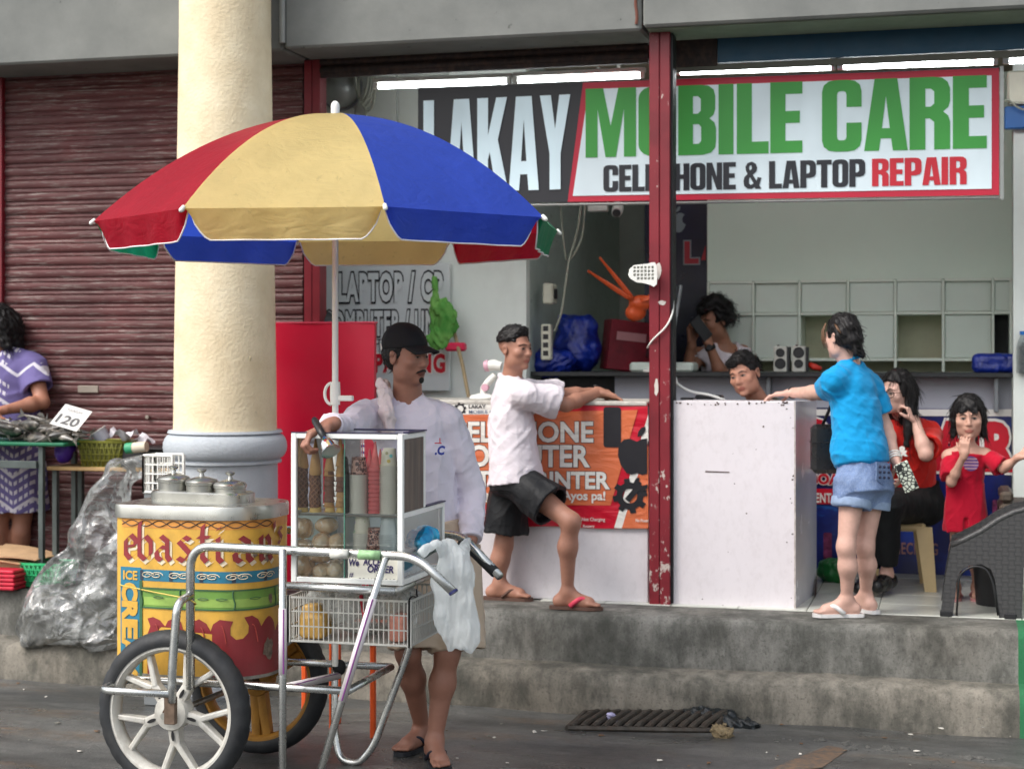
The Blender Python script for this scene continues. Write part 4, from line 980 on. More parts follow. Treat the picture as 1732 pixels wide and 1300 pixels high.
# ------------------------------------------------------------------ ice cream cart
STEEL = mat('stainless_steel', C(196,198,196), .26, metal=.95, var=.08, vs=14, rv=.1)
STEEL2 = mat('dull_stainless', C(176,176,170), .34, metal=.9, var=.14, vs=9, rv=.12)
WTAPE = mat('white_vinyl', C(214,208,210), .4, var=.06, vs=20); PURP = flatm('purple_stripe', C(128,60,134), .4)
RUB = mat('tyre_rubber', (.022,.024,.027), .6, var=.25, vs=12, dirt=.3, dirtc=(.07,.065,.06), ds=20)
WHL = mat('white_wheel_paint', C(206,204,196), .4, var=.06, vs=10, dirt=.42, dirtc=C(112,96,80), ds=26)
YWH = mat('mustard_wheel_paint', C(172,122,48), .45, var=.15, vs=10, dirt=.35, dirtc=C(70,48,30), ds=22)
cart = thing('ice_cream_cart', (-2.5, 5.9, 0), 'painted ice cream pushcart with yellow drum and stainless tube frame', 'cart')
YN = 5.46; ZR = .395; YI, YO = 5.66, 6.16
def tube(pts, r=.0135, rad=.05, name='frame_tube', m=STEEL, parent=cart, seg=10):
    b = B(); b.tube(fillet(pts, rad), r, seg); return b.obj(name, m, parent, smooth=True)
def Q(px, py, Y): return P(px, py, Y)
# near top rail with handle
zt_ = .921
xl_ = PX(322, YN+.1)
tube([Vector((xl_, YN+.1, ZR)), Vector((xl_, YN+.1, zt_)), Vector((PX(705, YN), YN, zt_)), P(767, 1001, YN-.02)], .0165, [0,.09,.07,0], 'top_rail')
e = P(767, 1001, YN-.02); d = (e-P(735, 950, YN-.01)).normalized(); b = B(); b.cyl(e-d*.004, e+d*.004, .0172); b.obj('tube_plug', flatm('navy_plastic', C(30,34,84), .4), cart)
xl2 = PX(322, YO)
tube([Vector((xl_+.02, YO, ZR)), Vector((xl_+.02, YO, zt_)), Vector((PX(782, YO), YO, zt_)), P(846, 975, YO-.1)], .0165, [0,.09,.06,0], 'top_rail')
gp0, gp1 = P(784, 922, YO), P(838, 968, YO-.09)
b = B(); b.tube(fillet([P(778,917,YO), P(795,926,YO-.01), gp1], .06), .021, 12); b.obj('black_grip', mat('grip_rubber', (.014,.015,.017), .55), cart, smooth=True)
# hub support and lower loop round the wheel
tube([P(323,1006,YN+.10), P(300,1018,YN+.01), Vector((PX(291,YN), YN, .93*ZR+.12)), Vector((PX(291,YN), YN, ZR-.03))], .0155, [0,.05,.06,0], 'hub_support')
xa = PX(168, YN)
tube([Vector((PX(291,YN), YN, ZR)), Vector((xa, YN, ZR)), Vector((xa, YI+.02, ZR)), Vector((PX(478,YI), YI+.02, ZR)), Vector((PX(585,YI), YI+.02, ZR))], .0145, [0,.06,.06,.02,0], 'lower_rail')
tube([Vector((xa, YO, ZR)), Vector((PX(585,YI), YO, ZR))], .0145, 0, 'lower_rail')
tube([Vector((xa, YI+.02, ZR)), Vector((xa, YO, ZR))], .0145, 0, 'cross_rail')
tube([Vector((PX(585,YI), YI+.02, ZR)), Vector((PX(585,YI), YO, ZR))], .0145, 0, 'cross_rail')
tube([Vector((PX(478,YI), YI+.02, ZR)), P(572,1142,YO-.03)], .0145, 0, 'cross_rail', WTAPE)
tube([P(482,1161,YI+.0), P(572,1139,YO-.045)], .0035, 0, 'purple_stripe', PURP)
# legs
tube([P(478, 928, YN), Vector((PX(478,YN), YN, .0))], .0135, 0, 'leg')
b = B(); b.tube([P(478.3, 1028, YN), P(478.3, 1140, YN)], .0146, 10); b.obj('white_sleeve', WTAPE, cart, smooth=True); b = B(); b.tube([P(479.5,1030,YN-.015), P(479.5,1139,YN-.015)], .0025, 6); b.obj('purple_stripe', PURP, cart)
lg0, lg1 = P(652, 943, YN), P(521, 1372, YN)
tube([lg0, lg1], .0135, 0, 'leg')
b = B(); b.tube([lg0.lerp(lg1, .155), lg0.lerp(lg1, .56)], .0148, 10); b.obj('white_sleeve', WTAPE, cart, smooth=True); o_ = Vector((.004,-.0148,0)); b = B(); b.tube([lg0.lerp(lg1,.158)+o_, lg0.lerp(lg1,.555)+o_], .0026, 6); b.obj('purple_stripe', PURP, cart)
tube([P(702, 1040, YO), P(692,1098,YO), P(632, 1262, YO-.02), P(606, 1292, YO-.02), P(575, 1284, YO-.02), P(566, 1240, YO), P(567, 1000, YO)], .0145, [0,.05,.09,.08,.08,.09,0], 'leg_loop')
b = B(); b.ell(P(574, 1128, YO-.02), (.028,.025,.032), 10, 8); b.obj('black_binding', mat('black_cloth', (.012,.012,.014), .9), cart, smooth=True)
# case rails
ZC = .805
tube([P(480, 990, YN+.04), Vector((PX(664,YN), YN+.03, ZC-.012))], .0145, 0, 'case_rail')
tube([Vector((PX(664,YN), YN+.03, ZC-.012)), P(742, 966, YO-.1)], .012, 0, 'case_rail', STEEL2)
tube([Vector((PX(480,YN), YO, ZC-.012)), Vector((PX(664,YN), YO, ZC-.012))], .012, 0, 'case_rail')
for px, w in ((582, 22), (635, 28)):
    b = B(); a = P(px-w, 934.5, YN); c_ = P(px+w*.3, 934.5, YN); a.z = c_.z = zt_; b.tube([a, c_], .0172, 10); b.obj('tape_wrap', mat('green_white_tape' if px > 600 else 'white_tape2', C(150,190,140) if px > 600 else C(214,214,206), .35, var=.3, vs=40), cart, smooth=True)
# wheels
def wheel(c, col_m, kind, label):
    w = B(); seg = 96; prof = []
    for k in range(15):
        a = R(-115+230*k/14); rr_, yy = .262+.041*math.cos(a), .044*math.sin(a); prof.append((rr_, yy))
    vs_ = []; m = len(prof)
    for s_ in range(seg):
        a = 2*math.pi*s_/seg
        for k, (r, y) in enumerate(prof):
            g_ = .0035 if (s_ % 4 == (0 if k < 7 else 2)) and 3 <= k <= 11 and k != 7 else 0
            vs_.append(Vector(c)+Vector(((r-g_)*math.cos(a), y, (r-g_)*math.sin(a))))
    w.add(vs_, [(s_*m+k, s_*m+k+1, ((s_+1) % seg)*m+k+1, ((s_+1) % seg)*m+k) for s_ in range(seg) for k in range(m-1)])
    wl_o = w.obj('wheel', RUB, cart, smooth=50, label=label)
    b = B(); b.lathe([(.252,-.030),(.248,-.036),(.236,-.036),(.226,-.026),(.222,0),(.226,.026),(.236,.036),(.248,.036),(.252,.030)], c, 72, (0,1,0), caps=False); b.obj('rim', col_m, wl_o, smooth=40)
    b = B(); b.lathe([(0,-.045),(.03,-.045),(.036,-.040),(.062,-.036),(.066,-.028),(.066,.03),(.03,.045),(0,.045)], c, 36, (0,1,0)); b.obj('hub', col_m, wl_o, smooth=40)
    b = B(); b.lathe([(0,-.06),(.02,-.06),(.026,-.045)], c, 16, (0,1,0)); b.obj('axle_nut', mat('rusty_steel', C(92,70,56), .6, metal=.5), wl_o, smooth=40)
    C_ = Vector(c)
    def pol(r, a): return C_+Vector((r*math.cos(a), 0, r*math.sin(a)))
    def bar(p, q, w0, w1, t0=.022, t1=.016):
        d = (q-p).normalized(); n = Vector((0,1,0)); s_ = d.cross(n)
        b = B(); vs_ = []
        for (pt, w_, t_) in ((p, w0, t0), (q, w1, t1)):
            for sx, sy in ((-1,-1),(-.55,-1.25),(.55,-1.25),(1,-1),(1,1),(-1,1)): vs_.append(pt+s_*(w_*sx)+n*(t_*sy))
        b.add(vs_, [(i, (i+1) % 6, 6+(i+1) % 6, 6+i) for i in range(6)]+[(5,4,3,2,1,0),(6,7,8,9,10,11)]); return b.obj('spoke', col_m, wl_o, smooth=30)
    if kind == 5:
        for k in range(5):
            a = R(59+72*k); bar(pol(.055, a), pol(.125, a), .021, .019); 
            b = B(); sl = [pol(.085+.014*math.cos(t)*1.4, a)+Vector((-math.sin(a),0,math.cos(a)))*(.0065*math.sin(t))-Vector((0,.0285,0)) for t in np.linspace(0, 6.283, 13)[:-1]]; b.add(sl, [tuple(range(12))]); b.obj('slot', BLKPL, wl_o)
            for da in (-.27, .30): bar(pol(.118, a+(.07 if da > 0 else -.07)), pol(.228, a+da), .011, .0095, .018, .014)
    else:
        for k in range(3):
            a = R(-85+120*k)
            for da in (-.11, .11): bar(pol(.05, a+da*2.2), pol(.228, a+da*.95), .02, .017)
            b = B(); q1, q2, q3_, q4 = pol(.06, a-.1), pol(.06, a+.1), pol(.226, a+.06), pol(.226, a-.06); b.add([q1, q2, q3_, q4], [(0,1,2,3)]); b.obj('web', col_m, wl_o, solid=.012)
    return wl_o
WN = P(295, 1203, 5.59); WN.z = .303; WF = P(437, 1168, 6.24); WF.z = .303
wheel(WN, WHL, 5, 'white five-spoke wheel nearest the camera'); wheel(WF, YWH, 3, 'mustard yellow wheel on the far side')
b = B(); b.cyl(WN+Vector((0,-.09,0)), WF+Vector((0,.06,0)), .012); b.obj('axle', STEEL2, cart, smooth=40)
b = B(); x = PX(287, YN); b.box((x-.022, YN-.004, .285), (x+.022, YN+.02, ZR-.01), .003); b.obj('hub_plate', mat('brown_steel', C(116,98,84), .5, metal=.5, var=.3, vs=30), cart)
# ---- drum
DX0, DX1, DY0, DY1, DRL, DRR, BOW = -3.115, -2.515, 5.725, 6.12, .045, .15, .03
dxc, dyc, hw, hd = (DX0+DX1)/2, (DY0+DY1)/2, (DX1-DX0)/2, (DY1-DY0)/2
def dedge(s):
    sg_ = 1 if s >= 0 else -1; DR = DRR if s >= 0 else DRL; s = abs(s); a1 = hw-DR; a2 = a1+DR*math.pi/2; a3 = a2+2*(hd-DR); a4 = a3+DR*math.pi/2
    if s <= a1: x, y, nx, ny = s, -hd, 0, -1
    
    elif s <= a2: t = (s-a1)/DR; x, y, nx, ny = hw-DR+DR*math.sin(t), -hd+DR-DR*math.cos(t), math.sin(t), -math.cos(t)
    elif s <= a3: x, y, nx, ny = hw, -hd+DR+(s-a2), 1, 0
    elif s <= a4: t = (s-a3)/DR; x, y, nx, ny = hw-DR+DR*math.cos(t), hd-DR+DR*math.sin(t), math.cos(t), math.sin(t)
    else: x, y, nx, ny = hw-DR-(s-a4), hd, 0, 1
    if y < 0: y -= BOW*max(0, 1-(x/hw)**2)*min(1, -y/hd)
    return dxc+sg_*x, dyc+y, sg_*nx, ny
def _half(DR): return (hw-DR)+DR*math.pi/2+2*(hd-DR)+DR*math.pi/2+(hw-DR)
halfL, half = _half(DRL), _half(DRR)
ZD0, ZD1 = .402, 1.012
def DM(u, v, l=0.0):
    x, y, nx, ny = dedge(u); return Vector((x+nx*l, y+ny*l, v))
def dband(name, u0, u1, v0, v1, m, l, parent, nu=50, wav=None):
    b = B(); b.grid(lambda s_, t: DM(u0+(u1-u0)*s_, (v0+(v1-v0)*t) if wav is None else v0+(wav(u0+(u1-u0)*s_)-v0)*t, l), nu, 3); return b.obj(name, m, parent, smooth=True)
def paint(name, c, **k): return mat(name, tuple(v*.9+.02 for v in c), .42, var=.12, vs=9, dirt=.24, dirtc=C(90,70,50), ds=16, bump=.12, bs=30, spec=.5, **k)
YEL = paint('yellow_enamel', C(222,172,62)); MAR = paint('maroon_enamel', C(142,24,34)); TEA = paint('teal_enamel', C(20,120,150)); GRE = paint('green_enamel', C(110,158,62)); GRD = paint('dark_green_enamel', C(44,96,56)); CRM = paint('cream_enamel', C(236,220,190)); BKE = paint('black_enamel', C(34,30,28)); ORE = paint('orange_enamel', C(224,150,60)); LGE = paint('light_green', C(150,186,84))
b = B(); b.grid(lambda s_, t: DM(-halfL+(half+halfL)*s_, ZD0+(ZD1-ZD0)*t), 160, 2); drum = b.obj('drum', YEL, cart, smooth=True)
b = B(); n_ = 96; b.add([DM(-halfL+(half+halfL)*i/n_, ZD0, 0) for i in range(n_)], [tuple(range(n_))]); b.obj('drum_floor', STEEL2, drum)
DYF = DY0-.022
def zy(py, px=340): return 1.62-(py-600)/PPM(px, DYF)
def ux(px): return PX(px, DYF)-dxc
def nib(b, pts, x0, y0, sx, sy, n, l, cnt):
    for p, q in zip(pts[:-1], pts[1:]):
        cnt[0] += 1; L = l+cnt[0]*6e-5
        P4 = []
        for (pt, s_) in ((p,-1),(p,1),(q,1),(q,-1)): P4.append((x0+pt[0]*sx+n[0]*s_, y0+pt[1]*sy+n[1]*s_))
        A = sum(P4[i][0]*P4[(i+1)%4][1]-P4[(i+1)%4][0]*P4[i][1] for i in range(4))
        if A < 0: P4 = P4[::-1]
        m_ = 4; g_ = []
        for i in range(m_+1):
            for j in range(2):
                a_, c_ = P4[0], P4[1]; e_, f_ = P4[3], P4[2]; t = i/m_
                pa = (a_[0]+(c_[0]-a_[0])*t, a_[1]+(c_[1]-a_[1])*t) if j == 0 else (e_[0]+(f_[0]-e_[0])*t, e_[1]+(f_[1]-e_[1])*t)
                g_.append(DM(pa[0], pa[1], L))
        b.add(g_, [(2*i, 2*i+2, 2*i+3, 2*i+1) for i in range(m_)])
GL = {'e': [[(0,.78),(0,.22),(.22,0),(.5,.22)], [(0,.78),(.24,1),(.48,.80),(.48,.58),(.04,.50)]], 'b': [[(.04,1.55),(0,1.3),(0,.2),(.26,0),(.54,.24),(.54,.74),(.3,.98),(.04,.74)]],
 'a': [[(.02,.86),(.22,1),(.5,.8),(.5,.18),(.64,0)], [(.5,.52),(.2,.56),(0,.36),(.04,.12),(.22,0),(.5,.2)]], 's': [[(.5,.88),(.26,1),(.02,.8),(.5,.34),(.24,0),(-.02,.14)]],
 't': [[(.2,1.5),(.16,1.2),(.16,.2),(.34,0),(.5,.14)], [(-.04,1),(.46,1)]], 'i': [[(-.02,.86),(.12,1),(.12,.16),(.28,0)], [(.1,1.3),(.2,1.42)]],
 'n': [[(-.02,.88),(.1,1),(.1,.1),(.2,0)], [(.1,.8),(.36,1),(.52,.8),(.52,.16),(.66,0)]], 'S': [[(.5,.9),(.3,1.1),(0,.85),(.5,.35),(.2,-.05),(-.1,.1)]], "'": [[(.1,1.5),(.14,1.25)]]}
hX = .092
lay = [('e',208),('b',233),('a',263),('s',301),('t',335),('i',362),('a',391),('n',427),("'",456)]
for nm, m, dx, dy, l in (('letter_shadow', CRM, .010, -.012, .0012), ('letters', MAR, 0, 0, .004)):
    b = B(); cnt = [0]
    for ch, px in lay:
        for st_ in GL[ch]: nib(b, st_, ux(px)+.008+dx, zy(949)+dy, .092, hX, (.0092,.0066), l, cnt)
    if nm == 'letters':
        x2, y2 = ux(470), zy(925)
        nib(b, GL['s'][0], x2+.02, y2, .07, .06, (.008,.006), l, cnt)
    b.obj(nm, m, drum)
dband('top_stripe', ux(204), half*.75, zy(895), zy(880), ORE, .0008, drum)
for k in range(2):
    b = B(); pts = []
    for i in range(120):
        u = ux(204)+i/119*(.62); pts.append(DM(u, zy(887)+.011*math.sin(u*52+k*math.pi), .0022+k*.001))
    b.tube(pts, .0016, 4); b.obj('twisted_line', BKE, drum)
dband('teal_band', ux(238), hw+.16, zy(985), zy(965.5), TEA, .001, drum)
for i in range(5):
    uc = ux(258+i*47); b = B(); cnt = [0]
    for sgn_ in (-1, 1):
        pts = []
        for k in range(26):
            a = k/25*9.5; r = .021*(1-a/12); pts.append(DM(uc+sgn_*(.020+r*1.35*math.cos(a)*sgn_), zy(975)+.62*r*math.sin(a), .003))
        b.tube(pts, .0017, 4)
    b.obj('white_scroll', CRM, drum)
for i in range(5): b = B(); u = ux(237+i*51); b.grid(lambda s_, t: DM(u+.014*s_, zy(984)+(zy(967)-zy(984))*t, .0024), 3, 2); b.obj('dark_bar', paint('navy_enamel', C(20,44,70)), drum)
dband('bamboo_band', ux(236), hw+.18, zy(1029), zy(998), GRE, .001, drum); dband('bamboo_highlight', ux(244), hw+.16, zy(1026), zy(1012), LGE, .0022, drum)
for v in (1030, 997): dband('bamboo_edge', ux(236), hw+.18, zy(v+1.6), zy(v-1.2), GRD, .0036, drum)
for px in (240, 308, 393, 470): b = B(); u = ux(px); b.tube([DM(u+.004*math.sin(k), zy(1030)+(zy(997)-zy(1030))*k/6, .004) for k in range(7)], .003, 5); b.obj('bamboo_joint', GRD, drum)
for px in (270, 345, 375, 425):
    u = ux(px); b = B(); b.tube([DM(u-.022+.044*k/8, zy(1012)+.004*math.sin(math.pi*k/8), .0045) for k in range(9)]+[DM(u+.022-.044*k/8, zy(1012)-.004*math.sin(math.pi*k/8), .0045) for k in range(1,9)], .0011, 4); b.obj('bamboo_grain', GRD, drum)
fl_pts = [(250,1146),(436,1146),(436,1061),(430,1048),(420,1041),(408,1043),(415,1058),(414,1070),(406,1079),(396,1080),(388,1072),(388,1060),(392,1049),(372,1046),(361,1054),(357,1066),(350,1053),(338,1046),(328,1051),(327,1062),(318,1068),(311,1064),(308,1052),(297,1046),(286,1051),(281,1061),(272,1051),(260,1046),(250,1049),(255,1062),(250,1076)]
import bmesh
q = B(); q.prism([[(ux(x), zy(y)) for x, y in fl_pts]], lambda x, y, d: Vector((x, y, 0)))
bm_ = bmesh.new(); vv = [bm_.verts.new(v) for v in q.V]
for f_ in q.F: bm_.faces.new([vv[i] for i in f_])
for u_ in np.arange(hw-DRR-.01, hw+.12, .012): bmesh.ops.bisect_plane(bm_, geom=bm_.verts[:]+bm_.edges[:]+bm_.faces[:], plane_co=(u_,0,0), plane_no=(1,0,0))
bm_.verts.index_update(); b = B(); b.add([DM(v.co.x, v.co.y, .0014) for v in bm_.verts], [tuple(v.index for v in f.verts) for f in bm_.faces]); bm_.free(); b.obj('maroon_scallops', MAR, drum)
b = B(); u0 = ux(436); vs_ = []
for i in range(26):
    u = u0+(.23)*i/25; t = i/25*.23; top = zy(1061)+.034*(1-abs(2*min(1, t/.075)-1)**1.7)-(.03 if t > .075 else 0)+(.03*abs(math.sin(t*38)) if t > .075 else 0)
    vs_ += [DM(u, zy(1146), .0014), DM(u, top, .0014)]
b.add(vs_, [(2*i, 2*i+2, 2*i+3, 2*i+1) for i in range(25)]); b.obj('maroon_scallops', MAR, drum)
for px, py in ((268,1058),(300,1056),(345,1060),(378,1056),(425,1056)):
    u = ux(px); b = B(); b.tube([DM(u-.01+.004*k, zy(py+k*k*1.2), .003) for k in range(6)], .0022, 5); b.obj('scallop_highlight', paint('brick_enamel', C(180,62,52)), drum)
dband('bare_metal_edge', -halfL*.6, half*.6, ZD0, zy(1143), mat('bare_edge', C(150,146,138), .5, metal=.4, var=.3, vs=25), .0032, drum)
# vertical ICE CREAM panel
dband('teal_panel', ux(201), ux(239), zy(1148), zy(963), TEA, .0016, drum, 14); dband('green_edge', ux(236), ux(241), zy(1148), zy(985), GRD, .0034, drum, 4)
b = B(); text(b, 'ICE', lambda x, y, d=0: DM(ux(207)+x, zy(984)+y, .0045), 0, 0, .034, .062, .03); b.obj('letters', YEL, drum)
for k, ch in enumerate('CREAM'):
    b = B(); f_ = lambda x, y, d=0: DM(ux(206)+y*1.0, zy(992+k*32)-x, .0045); text(b, ch, f_, 0, 0, .066, .058, .06); b.obj('letters', YEL, drum)
# dents / peeled paint on the right corner
for k, (u, v, r) in enumerate(((hw+.03, zy(940), .022), (hw+.05, zy(1015), .014), (hw+.04, zy(1100), .03), (hw-.02, zy(935), .012))):
    g_ = np.random.default_rng(k); b = B(); b.prism([[(u+r*math.cos(a)*g_.uniform(.6,1.1), v+1.6*r*math.sin(a)*g_.uniform(.6,1.1)) for a in np.linspace(0, 6.283, 15)[:-1]]], lambda x, y, d: DM(x, y, .005)); b.obj('peeled_patch', mat('grey_patch', C(128,112,100), .6, var=.4, vs=50), drum)
# lid
def rrp(hw_, hd_, r0_, z, n=10):
    o = []
    for (sx, sy, a0) in ((1,1,0),(-1,1,90),(-1,-1,180),(1,-1,270)):
        r_ = max(.02, (DRR if sx > 0 else DRL)+r0_)
        if sx == 1 and sy == -1:
            for k in range(1, 12):
                xx_ = -(hw_-r_)+(2*hw_-2*r_)*k/12; o.append(Vector((dxc+xx_, dyc-hd_-BOW*max(0, 1-(xx_/hw)**2), z)))
        for k in range(n+1):
            a = R(a0+90*k/n); xx_, yy_ = sx*(hw_-r_)+r_*math.cos(a), sy*(hd_-r_)+r_*math.sin(a); o.append(Vector((dxc+xx_, dyc+yy_-(BOW*max(0, 1-(xx_/hw)**2)*min(1, -yy_/hd) if yy_ < 0 else 0), z)))
    return o
lidm = STEEL2
b = B(); rings = [rrp(hw+.008, hd+.008, .01, 1.000), rrp(hw+.009, hd+.009, .01, 1.040), rrp(hw+.004, hd+.004, 0, 1.050), rrp(hw-.02, hd-.02, -.02, 1.052)]
n_ = len(rings[0]); vs_ = [p for r_ in rings for p in r_]
b.add(vs_, [(k*n_+i, k*n_+(i+1) % n_, (k+1)*n_+(i+1) % n_, (k+1)*n_+i) for k in range(3) for i in range(n_)]+[tuple(3*n_+i for i in range(n_))]); lid = b.obj('drum_lid', lidm, cart, smooth=35)
# raised oblong box with three canisters
bxm = Matrix.Translation(P(343, 850, 5.93)) @ Matrix.Rotation(R(-9), 4, 'Z'); bz = 1.052
o0 = Vector((P(343, 850, 5.93).x, 5.93, bz))
M = Matrix.Translation(o0) @ Matrix.Rotation(R(-8), 4, 'Z')
def rr3(hw_, hd_, r_, z, n=8): return [M @ Vector((x, y, z)) for x, y in rr(-hw_, -hd_, hw_, hd_, r_, n)]
b = B(); rings = [rr3(.215,.085,.07,0), rr3(.215,.085,.07,.032), rr3(.208,.078,.065,.038), rr3(.19,.06,.05,.038)]
n_ = len(rings[0]); b.add([p for r_ in rings for p in r_], [(k*n_+i, k*n_+(i+1) % n_, (k+1)*n_+(i+1) % n_, (k+1)*n_+i) for k in range(3) for i in range(n_)]+[tuple(3*n_+i for i in range(n_))]); cbx = b.obj('canister_box', STEEL2, cart, smooth=35)
for k, x in enumerate((-.135, -.005, .125)):
    c0 = M @ Vector((x, 0, .030+.008*(1-k))); b = B(); b.lathe([(.0585,0),(.0605,.03),(.0635,.032),(.0645,.044),(.058,.052),(.03,.06),(.012,.064),(.008,.078),(.017,.084),(.019,.09),(.012,.095),(0,.096)], c0, 28); b.obj('canister_lid', STEEL2, cart, smooth=40)
# yellow string
b = B(); b.tube(fillet([DM(ux(200), zy(995), .005), DM(ux(260), zy(1003), .006), P(318, 1012, YN+.08), P(332, 1020, YN+.085), P(330, 1022, YN+.12)], .04), .0028, 6); b.obj('yellow_string', mat('string', C(206,184,96), .8), cart, smooth=True)
# ---- glass case
GX0, GX1, GY0, GY1, GY2 = PX(492, 5.54), PX(681, 5.54), 5.54, 5.805, 6.04
ZS, ZT = 1.049, 1.340
gc_ = thing('glass_case', ((GX0+GX1)/2, 5.75, ZC), 'white framed glass display case of cones, cups and bread on the cart', 'display case')
FRW = mat('white_aluminium', C(232,234,230), .35, var=.04, vs=12); w = .02
def fr(lo, hi, name='frame_bar', m=FRW, bv=.002, parent=gc_): b = B(); b.box(lo, hi, bv); return b.obj(name, m, parent)
for x in (GX0, GX1-w):
    fr((x, GY0, ZC), (x+w, GY0+w, ZT))
    fr((x, GY1-w, ZS+.012), (x+w, GY1, ZT-.001)); fr((x, GY2-w, ZC+.001), (x+w, GY2, ZS+.010))
for z in (ZC, ZT-w): fr((GX0+w+.0005, GY0+.001, z+.0005), (GX1-w-.0005, GY0+w-.001, z+w-.0005))
fr((GX0+w, GY0+.002, ZT-w), (GX0+w+.03, GY0+w, ZT))if False else None
for x in (GX0, GX1-w):
    fr((x+.001, GY0+w+.0005, ZT-w), (x+w-.001, GY1-w-.0005, ZT-.001)); fr((x+.001, GY0+w+.0005, ZC), (x+w-.001, GY2-w-.0005, ZC+w)); fr((x+.001, GY0+w+.0005, ZS-.008), (x+w-.001, GY2-.001, ZS+.0105))
fr((GX0+.001, GY2-w+.001, ZC+.0005), (GX1-.001, GY2-.001, ZC+w)) if False else None
for lo_, hi_ in (((GX1-.019, GY0+.06, ZT+.0005), (GX1+.004, GY1+.004, ZT+.006)), ((GX0, GY1-.012, ZT+.0005), (GX1-.0195, GY1+.004, ZT+.006)), ((GX0, GY0-.001, ZT+.0005), (GX1-.0195, GY0+.009, ZT+.004))): fr(lo_, hi_, 'top_edge', mat('navy_edge', C(40,40,74), .4), .001)
fr((GX1-w+.001, GY1+.0005, ZS+.011), (GX1+.003, GY2+.003, ZS+.016), 'lower_top_board', mat('navy_edge', C(40,40,74), .4), .001)
fr((GX0+w+.001, GY0+.03, ZS-.004), (GX1-w-.001, GY1-.004, ZS+.002), 'shelf', mat('shelf_glass_white', C(206,210,206), .3), .001)
fr((GX0+w+.001, GY0+.005, ZC+.002), (GX1-w-.001, GY2-.005, ZC+.01), 'floor_board', FRW)
wdm = NT('grey_wood_grain'); n = wdm.noise(9, 7, .7, (1,4,.35), .6); n2 = wdm.noise(4, 3, .5, (1,3,.2)); cc = wdm.ramp(n, [(.3, C(52,46,42)), (.5, C(92,78,66)), (.7, C(120,104,88))]); cc = wdm.mix(wdm.ramp(n2, [(.45, 0.0), (.65, .6)]), cc, C(66,70,66)); wdm.set(color=cc, rough=.5)
fr((GX1-.008, GY0+w+.002, ZS+.012), (GX1-.002, GY1-w-.002, ZT-w-.001), 'wood_panel', wdm.m, .0)
gl = NT('clear_pane'); gt = gl.n.new('ShaderNodeBsdfTransparent'); gt.inputs[0].default_value = (.93,.96,.95,1); gg = gl.n.new('ShaderNodeBsdfGlossy'); gg.inputs['Roughness'].default_value = .02; lw = gl.n.new('ShaderNodeFresnel'); lw.inputs[0].default_value = 1.5; mx = gl.n.new('ShaderNodeMixShader')
gl.l.new(lw.outputs[0], mx.inputs[0]); gl.l.new(gt.outputs[0], mx.inputs[1]); gl.l.new(gg.outputs[0], mx.inputs[2]); gl.l.new(mx.outputs[0], gl.out.inputs[0]); GLASS = gl.m
def pane(a, b_, c_, d, name='glass_pane'): q = B(); q.quad(a, b_, c_, d); return q.obj(name, GLASS, gc_)
pane((GX0+.01, GY0+.01, ZT+.003), (GX1-.02, GY0+.01, ZT+.003), (GX1-.02, GY1-.01, ZT+.003), (GX0+.01, GY1-.01, ZT+.003), 'top_pane')
DVX = PX(586, 5.56)
pane((GX0+w, GY0+.012, ZC+w), (DVX-.006, GY0+.012, ZC+w), (DVX-.006, GY0+.012, ZT-w), (GX0+w, GY0+.012, ZT-w))
pane((DVX-.012, GY0+.018, ZC+w), (GX1-w, GY0+.018, ZC+w), (GX1-w, GY0+.018, ZT-w), (DVX-.012, GY0+.018, ZT-w))
pane((GX1-.006, GY0+w, ZC+w), (GX1-.006, GY2-w, ZC+w), (GX1-.006, GY2-w, ZS-.008), (GX1-.006, GY0+w, ZS-.008))
pane((GX0+.006, GY2-w, ZC+w), (GX0+.006, GY0+w, ZC+w), (GX0+.006, GY0+w, ZS-.008), (GX0+.006, GY2-w, ZS-.008))
pane((GX0+.006, GY1-w, ZS+.012), (GX0+.006, GY0+w, ZS+.012), (GX0+.006, GY0+w, ZT-w), (GX0+.006, GY1-w, ZT-w))
EDG = mat('green_glass_edge', C(96,150,130), .15)
fr((DVX-.008, GY0+.0125, ZC+w+.001), (DVX-.004, GY0+.0175, ZT-w-.001), 'pane_edge', EDG, 0)
fr((DVX-.012, GY0+.0235, ZS+.003), (DVX-.008, GY1-.03, ZT-w-.002), 'divider', GLASS, 0); fr((DVX-.012, GY0+.02, ZC+w+.001), (DVX-.008, GY2-.03, ZS-.009), 'divider', FRW, 0)
for z in (ZS-.006,): fr((GX0+w+.001, GY0+.0195, z), (GX1-w-.001, GY0+.0285, z+.007), 'shelf_edge', mat('shelf_edge_grey', C(120,116,108), .4), .001)
fr((GX0+.01, GY2-.012, ZC+w), (GX1-.01, GY2-.006, ZS-.009), 'rear_board', mat('pale_teal_board', C(170,186,182), .5), 0)
